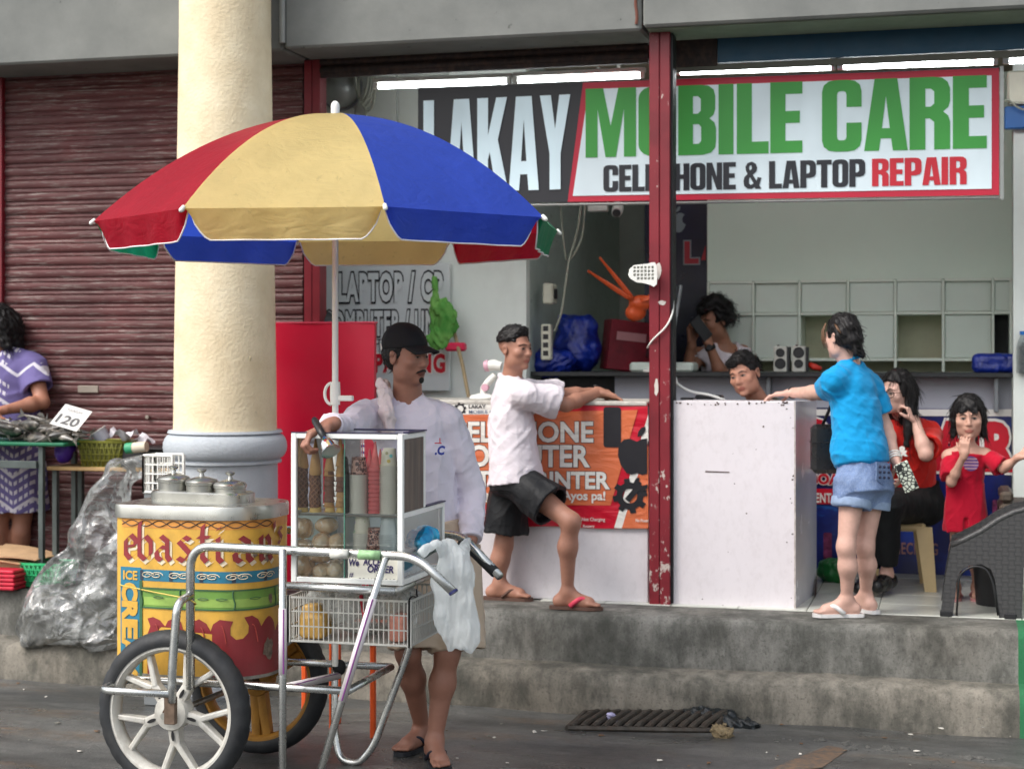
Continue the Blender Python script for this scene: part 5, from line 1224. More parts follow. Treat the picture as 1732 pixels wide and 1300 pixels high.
# note
nt = thing('paper_note', (PX(622, 5.56), 5.556, .84), 'handwritten paper note WE ACCEPT ORDER inside the glass case', 'note')
nf = facing(589, 988, 5.553)
def nn(px, py): p = P(px, py, 5.553)-P(589, 988, 5.553); return (p.x, p.z)
b = B(); b.prism([[nn(588,986), nn(672,987), nn(672,936), nn(588,936)]], lambda x, y, d: nf(x, y, .004+.001*math.sin(x*60))); b.obj('sheet', mat('note_paper', C(222,220,208), .7), nt)
pen = flatm('violet_ink', C(58,50,96), .6); gpen = flatm('grey_pen', C(96,92,100), .6)
for txt, x0, x1, yb, h, bd_, m in (('We', 589, 606, 956, 12, .03, pen), ('Accept', 614, 655, 955, 12, .03, pen), ('Order', 621, 665, 967, 12, .035, pen), ('#', 590, 597, 975, 9, .005, pen), ('0946236910', 605, 668, 985, 9, -.004, gpen)):
    a = nn(x0, yb); f_ = lambda x, y, d=0: nf(a[0]+x, a[1]+y, .0015); b = B(); text(b, txt.upper() if txt != 'We' else 'We', f_, 0, 0, h/475, nn(x1, yb)[0]-a[0], bd_, skew=.12); b.obj('writing', m, nt)
# ---- contents: cones
wf = NT('brown_wafer'); bk_ = wf.n.new('ShaderNodeTexBrick'); tc = wf.n.new('ShaderNodeTexCoord'); sx_ = wf.sep(tc.outputs['Object'])
an = wf.math('ARCTAN2', sx_[1], sx_[0]); k1 = wf.math('ADD', wf.math('MULTIPLY', an, 3.5), wf.math('MULTIPLY', sx_[2], 160)); k2 = wf.math('SUBTRACT', wf.math('MULTIPLY', an, 3.5), wf.math('MULTIPLY', sx_[2], 160))
hh = wf.math('MAXIMUM', wf.math('SINE', wf.math('MULTIPLY', k1, 2.0)), wf.math('SINE', wf.math('MULTIPLY', k2, 2.0)))
wf.set(color=wf.ramp(hh, [(.55, C(112,72,52)), (.95, C(158,112,82))]), rough=.7); wf.bump(hh, .5, .003)
TAN = mat('tan_wafer', C(206,158,100), .65, var=.12, vs=40, bump=.4, bs=200); BRN = mat('cocoa_wafer', C(136,92,70), .65, var=.12, vs=40, bump=.4, bs=200); PNK = mat('pink_wafer', C(226,112,112), .6, var=.1, vs=40, bump=.4, bs=200); CRE = mat('cream_wafer', C(224,190,116), .6, var=.08, vs=40)
def cone_obj(kind, m, p, label, group, tilt=0.0, s=1.0):
    b = B()
    if kind == 'sugar': prof = [(.019,0),(.0205,.001),(.0205,.004),(.0185,.005),(.002,.112),(0,.113)]
    elif kind == 'waffle': prof = [(.021,-.008),(.0228,0),(.0215,.01),(.017,.045),(.0025,.122),(0,.123)]
    else: prof = [(.0195,0),(.0255,.0005),(.025,.003),(.0185,.0155),(.0165,.017),(.0025,.105),(0,.106)]
    b.lathe([(r*s, h*s) for r, h in prof], (0,0,0), 18)
    me_o = b.obj('wafer_cone', m, smooth=35, label=label, cat='cone', group=group, origin=(0,0,0)); me_o.location = p; me_o.rotation_euler = (tilt*.6, tilt, random.uniform(0, 6)); return me_o
zc0 = ZS+.003; cy_ = GY0+.075
for si, (px, kind, cols_) in enumerate(((511, 'waffle', [CRE, wf.m, wf.m, wf.m, wf.m, wf.m, wf.m, TAN]), (533, 'waffle', [CRE, wf.m, wf.m, wf.m, wf.m, wf.m, TAN]), (557, 'sugar', [CRE, TAN, BRN, BRN, BRN, BRN, BRN, TAN, TAN]), (577, 'sugar', [CRE, TAN, TAN, TAN, BRN, BRN, BRN, TAN, TAN, TAN]))):
    base = Vector((PX(px, cy_), cy_, zc0)); st_p = .0235 if kind == 'waffle' else .0185
    lab = ['brown waffle cone in the leftmost stack of the glass case', 'brown waffle cone in the second stack from the left in the case', 'tan and brown plain cone in the third stack from the left', 'tan and brown plain cone in the stack beside the glass divider'][si]
    for k, m in enumerate(cols_): cone_obj(kind, m, base+Vector((.0015*math.sin(k*2.1+si), .0015*math.cos(k*1.7), k*st_p)), lab, 'cones in stack %s' % ['one','two','three','four'][si], .03*math.sin(k*3+si))
for px, n_, dy, lab in ((634, 11, .0, 'pink wafer cone in the front pink stack between the cups'), (625, 9, .05, 'pink wafer cone in the back left pink stack'), (643, 9, .05, 'pink wafer cone in the back right pink stack')):
    for k in range(n_): cone_obj('pink', PNK, Vector((PX(px, cy_+dy), cy_+dy, zc0+k*.0152)), lab, 'pink cones', .02*math.sin(k*2))
# cups
CUPW = mat('paper_cup_white', C(230,226,214), .5, var=.03); 
lp = NT('spotted_paper'); vo = lp.n.new('ShaderNodeTexVoronoi'); vo.feature = 'F1'; vo.inputs['Scale'].default_value = 95; lp.l.new(lp.pos(), vo.inputs['Vector'])
lp.set(color=lp.ramp(vo.outputs['Distance'], [(.22, C(196,130,112)), (.34, C(66,38,40)), (.5, C(70,40,42)), (.6, C(204,160,144))]), rough=.5); LEO = lp.m
fl_ = NT('flower_paper'); vo = fl_.n.new('ShaderNodeTexVoronoi'); vo.inputs['Scale'].default_value = 42; fl_.l.new(fl_.pos(), vo.inputs['Vector']); f0 = fl_.ramp(vo.outputs['Distance'], [(.25, 1.0), (.3, 0.0)]); h_ = fl_.n.new('ShaderNodeHueSaturation'); fl_.l.new(vo.outputs['Color'], h_.inputs['Color']); h_.inputs['Value'].default_value = .7; fl_.set(color=fl_.mix(f0, C(232,226,206), h_.outputs[0]), rough=.5); FLO = fl_.m
cupmesh = {}
def cup(m, p, label, group, up=True, h=.062, r0=.0245, r1=.0305):
    key = (m.name, up, h)
    if key not in cupmesh:
        pr = [(r0,0),(r1,h),(r1+.0036,h),(r1+.004,h-.0032),(r1-.002,h-.003),(r0-.002,.004),(0,.004)]
        if up: pr = [(r_, h-z) for r_, z in pr][::-1]
        b = B(); b.lathe(pr, (0,0,0), 22); o = b.obj('paper_cup', m, smooth=35, label=label, cat='cup', group=group, origin=(0,0,0)); cupmesh[key] = o
    else: o = dup(cupmesh[key], label=label); o['group'] = group
    o.location = p; return o
LEOR = mat('spotted_cup_rim', C(206,196,190), .5)
for px, n_, top, dy, lab, zz in ((607, 22, LEO, .0, 'paper cup in the tall stack topped by a spotted cup', zc0), (658, 27, FLO, .0, 'paper cup in the tall white stack beside the frame', zc0)):
    for k in range(n_): cup(CUPW if k < n_-1 else top, Vector((PX(px, cy_), cy_, zz+k*.0066)), lab if k < n_-1 else ('spotted brown paper cup topping its tall stack' if top is LEO else 'white flowered paper cup topping the tallest stack'), 'paper cups upper shelf')
zl = ZC+.115
fr((DVX, GY0+.03, zl-.006), (GX1-w-.001, GY0+.2, zl-.001), 'inner_shelf', mat('shelf_glass_white', C(206,210,206), .3), .001)
for px, n_, m, lab in ((613, 11, FLO, 'small flowered paper cup in the lower shelf stack'), (634, 4, LEO, 'spotted brown cup in the lower shelf stack'), (656, 10, mat('clear_cups', C(206,214,214), .15), 'clear plastic cup in the lower shelf stack')):
    for k in range(n_): cup(CUPW if (k < n_-1 and m is FLO) else m, Vector((PX(px, GY0+.07), GY0+.07, zl+k*.0062)), lab, 'cups on the lower shelf of the case')
# bread in bags
brd = NT('bagged_bread'); n = brd.noise(11, 5); n2 = brd.noise(38, 4, .6, (1,1,1), 1.5); brd.set(color=brd.mix(brd.ramp(n2, [(.55, 0.0), (.66, .7)]), brd.ramp(n, [(.3, C(214,170,126)), (.5, C(238,212,176)), (.7, C(244,230,206))]), C(238,234,226)), rough=.22, spec=.6, coat=.6); brd.bump(n2, .5, .01)
for k, (px, py, rx, rz, dy) in enumerate(((514, 893, 17, 17, 0), (552, 888, 20, 14, .01), (545, 916, 16, 16, -.01), (571, 918, 14, 17, .0), (512, 922, 16, 10, .02), (515, 958, 18, 19, 0), (545, 966, 16, 15, -.01), (569, 962, 16, 17, .0), (540, 942, 22, 8, .03))):
    s = 1/475; p = P(px, py, GY0+.085+dy)
    lump('bread_bag', [('ell', p, (rx*s, .05, rz*s)), ('ell', p+Vector((.012,-.02,.006)), (rx*s*.6, .04, rz*s*.7))], brd.m, ['round white bread roll bag in the upper left of the bread bay', 'tan bread bag in the upper right of the bread bay', 'bread bag with knotted film in the middle of the bread bay', 'bread bag against the divider in the middle row', 'flat bread bag under the upper left roll', 'big pale bread bag in the lower left corner of the bay', 'bread bag gathered with film in the lower middle of the bay', 'brown bread bag in the lower right corner of the bay', 'thin bread bag between the middle and the lower row'][k], 'bread', vox=.004, disp=wob(.0025, 90, k), group='bagged bread in the glass case')
p = P(716, 905, 5.85); bf_ = NT('cyan_film'); n = bf_.noise(16, 5); bf_.set(color=bf_.ramp(n, [(.3, C(10,110,170)), (.6, C(40,170,214)), (.75, C(170,210,220))]), rough=.25)
lump('blue_plastic_bag', [('ell', p, (.05,.09,.035)), ('ell', p+Vector((-.01,.05,-.015)), (.05,.08,.03)), ('ell', p+Vector((.0,-.06,-.02)), (.045,.07,.025))], bf_.m, 'crumpled bright blue plastic bag on the lower side of the case', 'bag', vox=.005, disp=wob(.007, 60, 5))
p = P(702, 952, 5.7); pk = thing('tissue_pack', p, 'white and blue paper pack in the lower right bay of the case', 'pack'); b = B(); b.box((GX1-.12, 5.60, ZC+.012), (GX1-.035, 5.86, ZC+.1), .006); b.obj('wrap', mat('pale_blue_wrap', C(186,212,218), .3, var=.12, vs=30), pk); b = B(); b.box((GX1-.034, 5.65, ZC+.03), (GX1-.0335, 5.75, ZC+.08)); b.obj('label_print', flatm('light_blue_print', C(120,180,206), .4), pk)
# ---- crate with shopping below
CRT = NT('frosted_crate'); CRT.set(color=C(196,196,190), rough=.35, trans=.25, ior=1.2); CRT = CRT.m
cr0, cr1, cy0, cy1 = PX(489, 5.58), PX(692, 5.58), 5.58, 6.02
cz1 = P(590, 1013, 5.58).z; cz0 = P(590, 1087, 5.58).z
ck = thing('plastic_crate', ((cr0+cr1)/2, 5.8, cz0), 'frosted white slatted plastic crate slung under the glass case', 'crate')
def lattice(p0, p1, nv_, name):
    b = B(); p0, p1 = Vector(p0), Vector(p1); d = p1-p0; n = Vector((-d.y, d.x, 0)).normalized()
    def bar(a, c_, w_): 
        mn_ = Vector((min(a.x,c_.x), min(a.y,c_.y), min(a.z,c_.z))); mxx = Vector((max(a.x,c_.x), max(a.y,c_.y), max(a.z,c_.z))); e_ = Vector((w_,w_,w_)); b.box(mn_-e_, mxx+e_)
    H_ = cz1-cz0
    for t in (0,.34,.68,1): q = Vector((0,0,H_*t)); bar(p0+q, p1+q, .0035 if t in (0,1) else .0022)
    for k in range(nv_+1):
        q = p0+d*(k/nv_); bar(q, q+Vector((0,0,H_)), .0019 if k % nv_ else .006)
    return b.obj(name, CRT, ck)
lattice((cr0,cy0,cz0), (cr1,cy0,cz0), 24, 'front_side'); lattice((cr1+.004,cy0,cz0), (cr1+.004,cy1,cz0), 22, 'right_side'); lattice((cr0,cy1,cz0), (cr1,cy1,cz0), 24, 'rear_side'); lattice((cr0-.004,cy0,cz0), (cr0-.004,cy1,cz0), 22, 'left_side')
b = B(); b.box((cr0, cy0, cz0-.006), (cr1, cy1, cz0), .002); b.obj('bottom', CRT, ck)
film = NT('clear_film'); ft = film.n.new('ShaderNodeBsdfTransparent'); ft.inputs[0].default_value = (.86,.87,.86,1); n = film.noise(22, 6, .6, (1,1,1), .8); film.set(color=C(196,198,194), rough=.2, spec=.8); film.bump(n, .9, .03); mx = film.n.new('ShaderNodeMixShader'); lw_ = film.n.new('ShaderNodeLayerWeight'); lw_.inputs[0].default_value = .35
fk = film.math('ADD', film.math('MULTIPLY', lw_.outputs['Facing'], .5), film.ramp(n, [(.4, .16), (.62, .5)]), True); film.l.new(fk, mx.inputs[0]); film.l.new(ft.outputs[0], mx.inputs[1]); film.l.new(film.b.outputs[0], mx.inputs[2]); film.l.new(mx.outputs[0], film.out.inputs[0]); FILM = film.m
zq = cz0+.003
lump('clear_bag_bundle', [('ell', Vector(((cr0+cr1)/2, 5.75, zq+.09)), (.16,.12,.085)), ('ell', Vector((cr1-.09, 5.74, zq+.12)), (.08,.11,.08)), ('ell', Vector((cr0+.09, 5.76, zq+.14)), (.08,.1,.07)), ('plane', Vector((0,0,zq)), (0,0,-1))], FILM, 'crumpled clear plastic bags filling the slatted crate', 'bags', vox=.006, disp=wob(.008, 60, 12))
lump('yellow_bread_pack', [('box', Vector((cr0+.075, 5.65, zq+.045)), (.05,.05,.045), None, .02), ('box', Vector((cr0+.06, 5.66, zq+.10)), (.03,.04,.02), None, .01)], mat('yellow_snack', C(214,170,92), .4, var=.2, vs=40), 'yellow snack pack at the left end of the slatted crate', 'pack', vox=.005)
lump('pink_pack', [('box', Vector((cr1-.06, 5.66, zq+.05)), (.035,.05,.05), None, .02)], mat('pink_snack', C(206,140,122), .4, var=.2, vs=40), 'pinkish snack pack at the right end of the slatted crate', 'pack', vox=.005)
lump('red_strap', [('cap', P(611, 1008, 5.66), P(617, 1046, 5.56), .008)], mat('red_cloth', C(150,20,40), .6, var=.3, vs=60), 'red strap hanging over the front edge of the slatted crate', 'strap', vox=.004)
hk = thing('black_hook', P(700, 1025, 5.7), 'black wire hook hanging under the corner of the glass case', 'hook')
b = B(); b.tube(fillet([P(693,995,5.72), P(695,1012,5.70), P(700,1022,5.70), P(706,1012,5.70), P(704,996,5.72)], .02), .003, 6); b.tube([P(700,1018,5.69)+Vector((.018*math.cos(a), -.004, .022*math.sin(a))) for a in np.linspace(0,6.283,15)[:-1]], .003, 6, closed=True); b.obj('wire', BLKPL, hk, smooth=True)
b = B(); b.tube([P(698,1024,5.69), P(703,1030,5.69), P(706,1022,5.68)], .004, 6); b.obj('clip', BLKPL, hk, smooth=True)
# ---- white carrier bag on the handle
wbag = NT('white_film_bag'); n = wbag.noise(15, 5, .6, (2,2,.6), .7); wbag.set(color=C(226,232,234), rough=.2, spec=.8); tl = wbag.n.new('ShaderNodeBsdfTranslucent'); tl.inputs[0].default_value = (.85,.9,.92,1); tp = wbag.n.new('ShaderNodeBsdfTransparent'); m1 = wbag.n.new('ShaderNodeMixShader'); m1.inputs[0].default_value = .45; m2 = wbag.n.new('ShaderNodeMixShader'); m2.inputs[0].default_value = .36
wbag.l.new(wbag.b.outputs[0], m1.inputs[1]); wbag.l.new(tl.outputs[0], m1.inputs[2]); wbag.l.new(m1.outputs[0], m2.inputs[1]); wbag.l.new(tp.outputs[0], m2.inputs[2]); wbag.l.new(m2.outputs[0], wbag.out.inputs[0]); wbag.bump(n, .7, .02)
def q2(px, py, dy=0): return P(px, py, 5.62+dy)
S = SDF()
S.cap(q2(760,925), q2(772,960), .03, .05, .03); S.ell(q2(765,985), (.078,.03,.09), None, .04); S.ell(q2(772,1040), (.078,.032,.10), None, .04); S.ell(q2(792,1075), (.045,.028,.06), None, .03); S.cap(q2(752,1040), q2(762,1098), .035, .008, .03); S.cap(q2(735,918,-.08), q2(756,930), .012, .03, .02); S.cap(q2(792,912,.2), q2(778,940), .01, .03, .02); S.cap(q2(716,932,-.12), q2(738,918,-.1), .02, .012, .02)
Vv, Fq = S.mesh(.005, wob(.003, 55, 21, (2.4,1.6,.2)))
npobj('carrier_bag', Vv, Fq, wbag.m, origin=tuple(Vv.min(0)), label='crumpled thin white carrier bag hanging from the cart handle', cat='bag')
# ---- orange stool behind the cart
ORS = mat('orange_stool', C(226,92,40), .4, var=.1, dirt=.2)
os_ = thing('orange_stool', P(596, 1215, 6.75), 'orange plastic stool standing behind the cart', 'stool')
pz = P(631, 1214, 6.72).z
for (px, Y, t) in ((631, 6.62, 0), (562, 6.62, 0), (572, 6.92, 0), (515, 6.92, 0)):
    x = PX(px, Y); zg = gz(x, Y); b = B(); b.box((x-.0115, Y-.011, zg), (x+.0115, Y+.011, zg+.42), .004); b.obj('leg', ORS, os_)
b = B(); b.box((PX(556,6.6), 6.58, gz(-2,6.7)+.42), (PX(640,6.6), 6.95, gz(-2,6.7)+.45), .012); b.obj('seat', ORS, os_)
# ---- umbrella
UY = 6.12; uc = P(567, 600, UY); UR = .925; za_ = P(567, 193, UY).z; ze = 2.125
um = thing('umbrella', (uc.x, UY, ZR), 'big beach umbrella in red, yellow, blue and green panels over the cart', 'umbrella')
def fab(name, c):
    t = NT(name); n = t.noise(5, 4); n2 = t.noise(13, 5, .6, (1,1,1), .6); n3 = t.noise(30, 6, .75)
    cc = t.ramp(n, [(.3, tuple(v*.86 for v in c)), (.7, c)]); wet = t.ramp(n3, [(.60, 0.0), (.66, .35)]); cc = t.mix(wet, cc, tuple(v*.55 for v in c))
    t.set(color=cc, rough=.42, spec=.45); t.bump(t.math('ADD', n2, t.math('MULTIPLY', t.math('ABSOLUTE', t.math('SUBTRACT', t.noise(6, 2, .5, (1,1,2.2), 1.0), .5)), 1.6)), .28, .02); tl = t.n.new('ShaderNodeBsdfTranslucent'); t.l.new(cc, tl.inputs[0]); m = t.n.new('ShaderNodeMixShader'); m.inputs[0].default_value = .55
    t.l.new(t.b.outputs[0], m.inputs[1]); t.l.new(tl.outputs[0], m.inputs[2]); t.l.new(m.outputs[0], t.out.inputs[0]); return t.m
FY, FB, FG, FR = fab('umbrella_yellow', C(234,210,142)), fab('umbrella_blue', C(56,88,208)), fab('umbrella_green', C(20,136,92)), fab('umbrella_red', C(190,22,50))
TRIM = mat('white_piping', C(230,226,226), .5)
def uprof(t):            # radius fraction -> height
    return za_+(ze-za_)*(t**2.15*.86+t*.14)
ribs = [R(31.6+45*k) for k in range(8)]
def urib(a, t): return Vector((uc.x+UR*t*math.sin(a), UY-UR*t*math.cos(a), uprof(t)))
pcol = [FB, FG, FR, FY, FB, FG, FR, FY]
for k in range(8):
    a0, a1 = ribs[k], ribs[k]+R(45); m = pcol[k]
    def pan(u, v, a0=a0, a1=a1):
        t = max(v, .012); p = urib(a0, t).lerp(urib(a1, t), u); sag = .018*math.sin(math.pi*u)*math.sin(math.pi*min(1, t*1.0))*t
        c0 = Vector((uc.x, UY, p.z)); p = p-(p-c0)*.012*math.sin(math.pi*u)*t+Vector((0,0,-sag*.6)); return p
    b = B(); b.grid(pan, 17, 22); pn = b.obj('canopy_panel', m, um, smooth=True)
    # hanging valance with cut corners
    mid = (a0+a1)/2; out = Vector((math.sin(mid), -math.cos(mid), 0))
    def val(u, v):
        p = pan(u, 1.0); hgt = .108*min(1, (math.sin(math.pi*u)/math.sin(math.pi*.09))**.55) if 0 < u < 1 else .004
        inset = .020*v*(1 if abs(u-.5) < .49 else 0); p = p-out*(.030*v)+Vector((0,0,-hgt*v))+out*(.006*math.sin(u*23+k*2)*v); 
        c_ = (u-.5); tang = Vector((math.cos(mid), math.sin(mid), 0)); return p-tang*(c_*.04*v)
    b = B(); b.grid(val, 33, 5); b.obj('valance', m, pn, smooth=True)
    b = B(); b.tube([val(i/40, 1.0) for i in range(41)], .003, 6); b.obj('piping', TRIM, pn, smooth=True)
    b = B(); b.tube([urib(a0, .02+.98*i/16)+Vector((0,0,-.010)) for i in range(17)], .004, 6); rb_ = b.obj('rib', WPLAST, um, smooth=True)
    e_ = urib(a0, 1.0); d_ = (e_-urib(a0, .96)).normalized(); b = B(); b.tube([e_-d_*.01, e_+d_*.012, e_+d_*.018], [.0075,.0085,.004], 8); b.obj('rib_tip', WPLAST, rb_, smooth=True)
    b = B(); b.tube([urib(a0, .55)+Vector((0,0,-.014)), Vector((uc.x+.03*math.sin(a0), UY-.03*math.cos(a0), 2.16))], .0035, 6); b.obj('stretcher', WPLAST, rb_, smooth=True)
b = B(); b.tube([(uc.x, UY, ZR), (uc.x, UY, za_+.02)], .0125, 14); b.obj('pole', WPLAST, um, smooth=40)
b = B(); b.lathe([(.017,-.01),(.0175,.03),(.015,.042),(.008,.05),(0,.052)], (uc.x, UY, za_), 16); b.obj('finial', WPLAST, um, smooth=40)
b = B(); b.lathe([(.013,0),(.036,.004),(.036,.03),(.013,.05)], (uc.x, UY, 2.14), 18); b.obj('runner', WPLAST, um, smooth=40)
cpz = P(565, 665, UY).z
b = B(); b.lathe([(.013,-.045),(.019,-.045),(.021,0),(.019,.045),(.013,.045)], (uc.x, UY, cpz), 14); clp = b.obj('clamp', WPLAST, um, smooth=40)
b = B(); b.tube([Vector((uc.x-.012-.03*math.sin(a), UY-.005, cpz-.002+.042*math.cos(a))) for a in np.linspace(.1, 3.05, 12)], .0065, 8); b.obj('clamp_ring', WPLAST, clp, smooth=True)
b = B(); b.box((uc.x+.012, UY-.012, cpz-.03), (uc.x+.075, UY+.012, cpz-.008), .004); b.obj('clamp_arm', WPLAST, clp)
# ------------------------------------------------------------------ market stall at the left
MY = 8.0
zt2 = P(60, 746, MY).z
ms = thing('market_table', (PX(40, MY), 8.1, FZ), 'small market table under a green cover at the left edge of the picture', 'table')
b = B(); b.box((-5.6, MY-.12, zt2-.02), (PX(128, MY), MY+.3, zt2), .006); b.obj('table_top', mat('green_cover', C(18,104,72), .4, var=.15), ms)
GST = mat('grey_painted_steel', C(84,92,90), .5, metal=.2, var=.2)
for px in (84, -60):
    for y in (MY-.08, MY+.26):
        x = PX(px, MY); b = B(); b.box((x-.014, y-.014, FZ), (x+.014, y+.014, zt2-.021), .002); b.obj('leg', GST, ms)
b = B(); b.box((-5.6, MY-.11, zt2-.14), (PX(84,MY)-.016, MY-.085, zt2-.10), .002); b.obj('apron_rail', GST, ms)
s2 = thing('side_shelf', (PX(200, 8.15), 8.2, FZ), 'low wooden plank shelf beside the market table carrying the olive basket', 'shelf')
zp = P(150, 788, 8.1).z
b = B(); b.box((PX(92, 8.1), 8.02, zp-.02), (PX(300, 8.1), 8.38, zp), .003); b.obj('plank', mat('pale_plank', C(186,152,104), .7, var=.2, vs=8, stretch=(.3,1,1)), s2)
for px in (100, 285): b = B(); x = PX(px, 8.1); b.box((x-.013, 8.05, FZ), (x+.013, 8.08, zp-.021)); b.obj('leg', GST, s2); b = B(); b.box((x-.013, 8.32, FZ), (x+.013, 8.35, zp-.021)); b.obj('leg', GST, s2)
# fish
fm = NT('dark_fish_skin'); n = fm.noise(22, 5); fm.set(color=fm.ramp(n, [(.3, C(34,34,34)), (.52, C(78,74,68)), (.72, C(150,142,130))]), rough=.3, spec=.7)
f0 = None; g = np.random.default_rng(8)
labs = ['dark grey fish in the heap on the green market table']
for i in range(34):
    if f0 is None:
        b = B(); pr = [(0,-.11),(.008,-.105),(.018,-.08),(.024,-.04),(.024,0),(.018,.045),(.008,.085),(.005,.095)]
        b.lathe(pr, (0,0,0), 12, (1,0,0), 1.25, .75); b.add([(.09,0,0),(.135,0,.032),(.122,0,0),(.135,0,-.032)], [(0,1,2),(0,2,3)]); b.add([(-.02,0,.028),(.03,0,.026),(.02,0,.044),(.0,0,.046)], [(0,1,2,3)])
        o = f0 = b.obj('fish', fm.m, smooth=50, label=labs[0], cat='fish', group='fish heaped on the market table', origin=(0,0,0))
    else: o = dup(f0)
    x = PX(g.uniform(-25, 112), MY); y = g.uniform(MY-.09, MY+.22); hgt = .085*(1-((x-PX(40,MY))/.36)**2) if abs(x-PX(40,MY)) < .34 else .01
    o.location = (x, y, zt2+.02+g.uniform(0, max(.012, hgt))); o.rotation_euler = (g.normal()*.5, g.normal()*.25, g.uniform(-.7,.7)+(math.pi if g.random() < .4 else 0))
# price card
pc = thing('price_card', P(120, 742, 7.93), 'white price card reading TULINGAN 120 stuck in the fish heap', 'sign')
A, Bp, D_ = P(83, 712, 7.95), P(122, 741, 7.90), P(118, 689, 8.05)
u_ = (Bp-A); v_ = (D_-A); nrm = u_.cross(v_).normalized()
U, Vv_ = u_.length, v_.length
A, Bp, D_ = P(83, 716, 7.94), P(127, 743, 7.92), P(117, 689, 8.02)
# card: long side runs along the upper edge
o_ = P(86, 716, 7.93); u_ = (P(128, 745, 7.93)-o_); up_ = (P(118, 690, 8.0)-o_)
txu = (P(166, 704, 8.0)-P(118, 690, 8.0)).normalized(); txv = (P(118, 690, 8.0)-P(92, 722, 7.94)).normalized()
W_, H_ = .165, .135
org = P(84, 716, 7.94)
cf = lambda x, y, d=0: org+txu*x+txv*y+txu.cross(txv).normalized()*(-d)
b = B(); b.prism([[(0,0),(W_,0),(W_,H_),(0,H_)]], cf, .003); b.obj('card', mat('card_white', C(226,224,220), .6, var=.03), pc)
b = B(); text(b, '120', cf, .018, .02, .055, .125, .03, lift=.002); b.obj('digits', INK, pc); b = B(); text(b, 'TULINGAN', cf, .03, .10, .018, .095, .0, lift=.002); b.obj('letters', flatm('grey_ink2', C(110,108,112), .6), pc)
# olive basket with bowl and papers
def basket(name, c, w, d, h, m, label, nx=9, ny=4, taper=.86, cat='basket', rimm=None):
    t = thing(name, c, label, cat); c = Vector(c)
    def cor(sx, sy, z): k = taper+(1-taper)*z/h; return c+Vector((sx*w/2*k, sy*d/2*k, z))
    b = B()
    for (a0, a1) in (((-1,-1),(1,-1)),((1,-1),(1,1)),((1,1),(-1,1)),((-1,1),(-1,-1))):
        for j in range(ny+1):
            z = h*j/ny; b.tube([cor(*a0, z), cor(*a1, z)], .003, 5)
        n_ = nx if a0[1] == a1[1] else max(3, int(nx*d/w))
        for i in range(n_):
            for sgn_ in (-1, 1):
                t0, t1 = i/n_, (i+sgn_)/n_
                if not 0 <= t1 <= 1: continue
                b.tube([cor(*a0, 0).lerp(cor(*a1, 0), t0), cor(*a0, h).lerp(cor(*a1, h), t1)], .0028, 5)
    b.obj('lattice', m, t, smooth=True)
    b = B(); b.add([cor(-1,-1,.002), cor(1,-1,.002), cor(1,1,.002), cor(-1,1,.002)], [(0,1,2,3)]); b.obj('bottom', m, t)
    b = B(); b.tube([cor(-1,-1,h), cor(1,-1,h), cor(1,1,h), cor(-1,1,h)], .008, 6, closed=True); b.obj('rim', rimm or m, t, smooth=True)
    b = B(); k_ = .97; b.add([c+(cor(sx,sy,z)-c)*k_ for z in (.004,h*.96) for sx,sy in ((-1,-1),(1,-1),(1,1),(-1,1))], [(0,1,5,4),(1,2,6,5),(2,3,7,6),(3,0,4,7)]); b.obj('inner_shade', mat(m.name+'_inner_shade', tuple(v*.45 for v in m['c']), .6), t)  # inner walls in a darkened basket colour, standing in for shade inside
    return t
OLV = mat('olive_plastic', C(118,118,40), .45); OLV['c'] = C(118,118,40)[:3]; GBK = mat('green_plastic', C(50,176,112), .4); GBK['c'] = C(50,176,112)[:3]
zb3 = zp
basket('olive_basket', (PX(185, 8.15), 8.15, zp+.001), .27, .22, .135, OLV, 'olive green woven plastic basket next to the price card')
basket('green_basket', (PX(84, 7.98), 7.98, FZ+.012), .24, .2, .12, GBK, 'bright green plastic basket on the ledge behind the big clear bag')
bw = thing('plastic_bowl', Vector((PX(177, 8.12), 8.12, zp+.10)), 'pale plastic tub lying in the olive basket', 'tub'); b = B(); b.lathe([(.0,0),(.035,0),(.045,.06),(.048,.062),(.043,.06),(.033,.006)], bw.location+Vector((0,0,.04)), 20, (-.5,-.2,.8)); b.obj('shell', mat('pale_tub', C(186,188,200), .35), bw, smooth=40); b = B(); b.lathe([(.0475,.06),(.051,.063),(.0475,.066)], bw.location+Vector((0,0,.04)), 20, (-.5,-.2,.8), caps=False); b.obj('rim', WPLAST, bw, smooth=True)
def crumple(name, p, size, m, label, cat, seed, sq=.5):
    g = np.random.default_rng(seed); b = B(); n = 7
    b.grid(lambda u, v: Vector(p)+Vector(((u-.5)*size, (v-.5)*size*.7, sq*size*.25*math.sin(5*u+seed)*math.cos(4*v+seed*2)+size*.12*g.random())), n, n); return b.obj(name, m, label=label, cat=cat)
PAP = mat('white_paper', C(222,218,224), .6)
crumple('paper_sheet', Vector((PX(212, 8.2), 8.18, zp+.165)), .14, PAP, 'crumpled white paper sticking out of the right end of the olive basket', 'paper', 2, 1.3)
crumple('paper_sheet', Vector((PX(240, 8.25), 8.24, zp+.13)), .13, PAP, 'white paper lying on the dark box near the column', 'paper', 5, 1.2)
lump('purple_bag', [('ell', P(107, 765, 8.1), (.05,.05,.06)), ('ell', P(115, 755, 8.1), (.045,.05,.04))], mat('purple_film', C(76,40,150), .35, var=.2), 'purple plastic bag hanging between the table and the olive basket', 'bag', disp=wob(.006, 50, 3))
db = thing('dark_box', Vector((PX(250, 8.22), 8.22, zp)), 'black open box between the olive basket and the column', 'box')
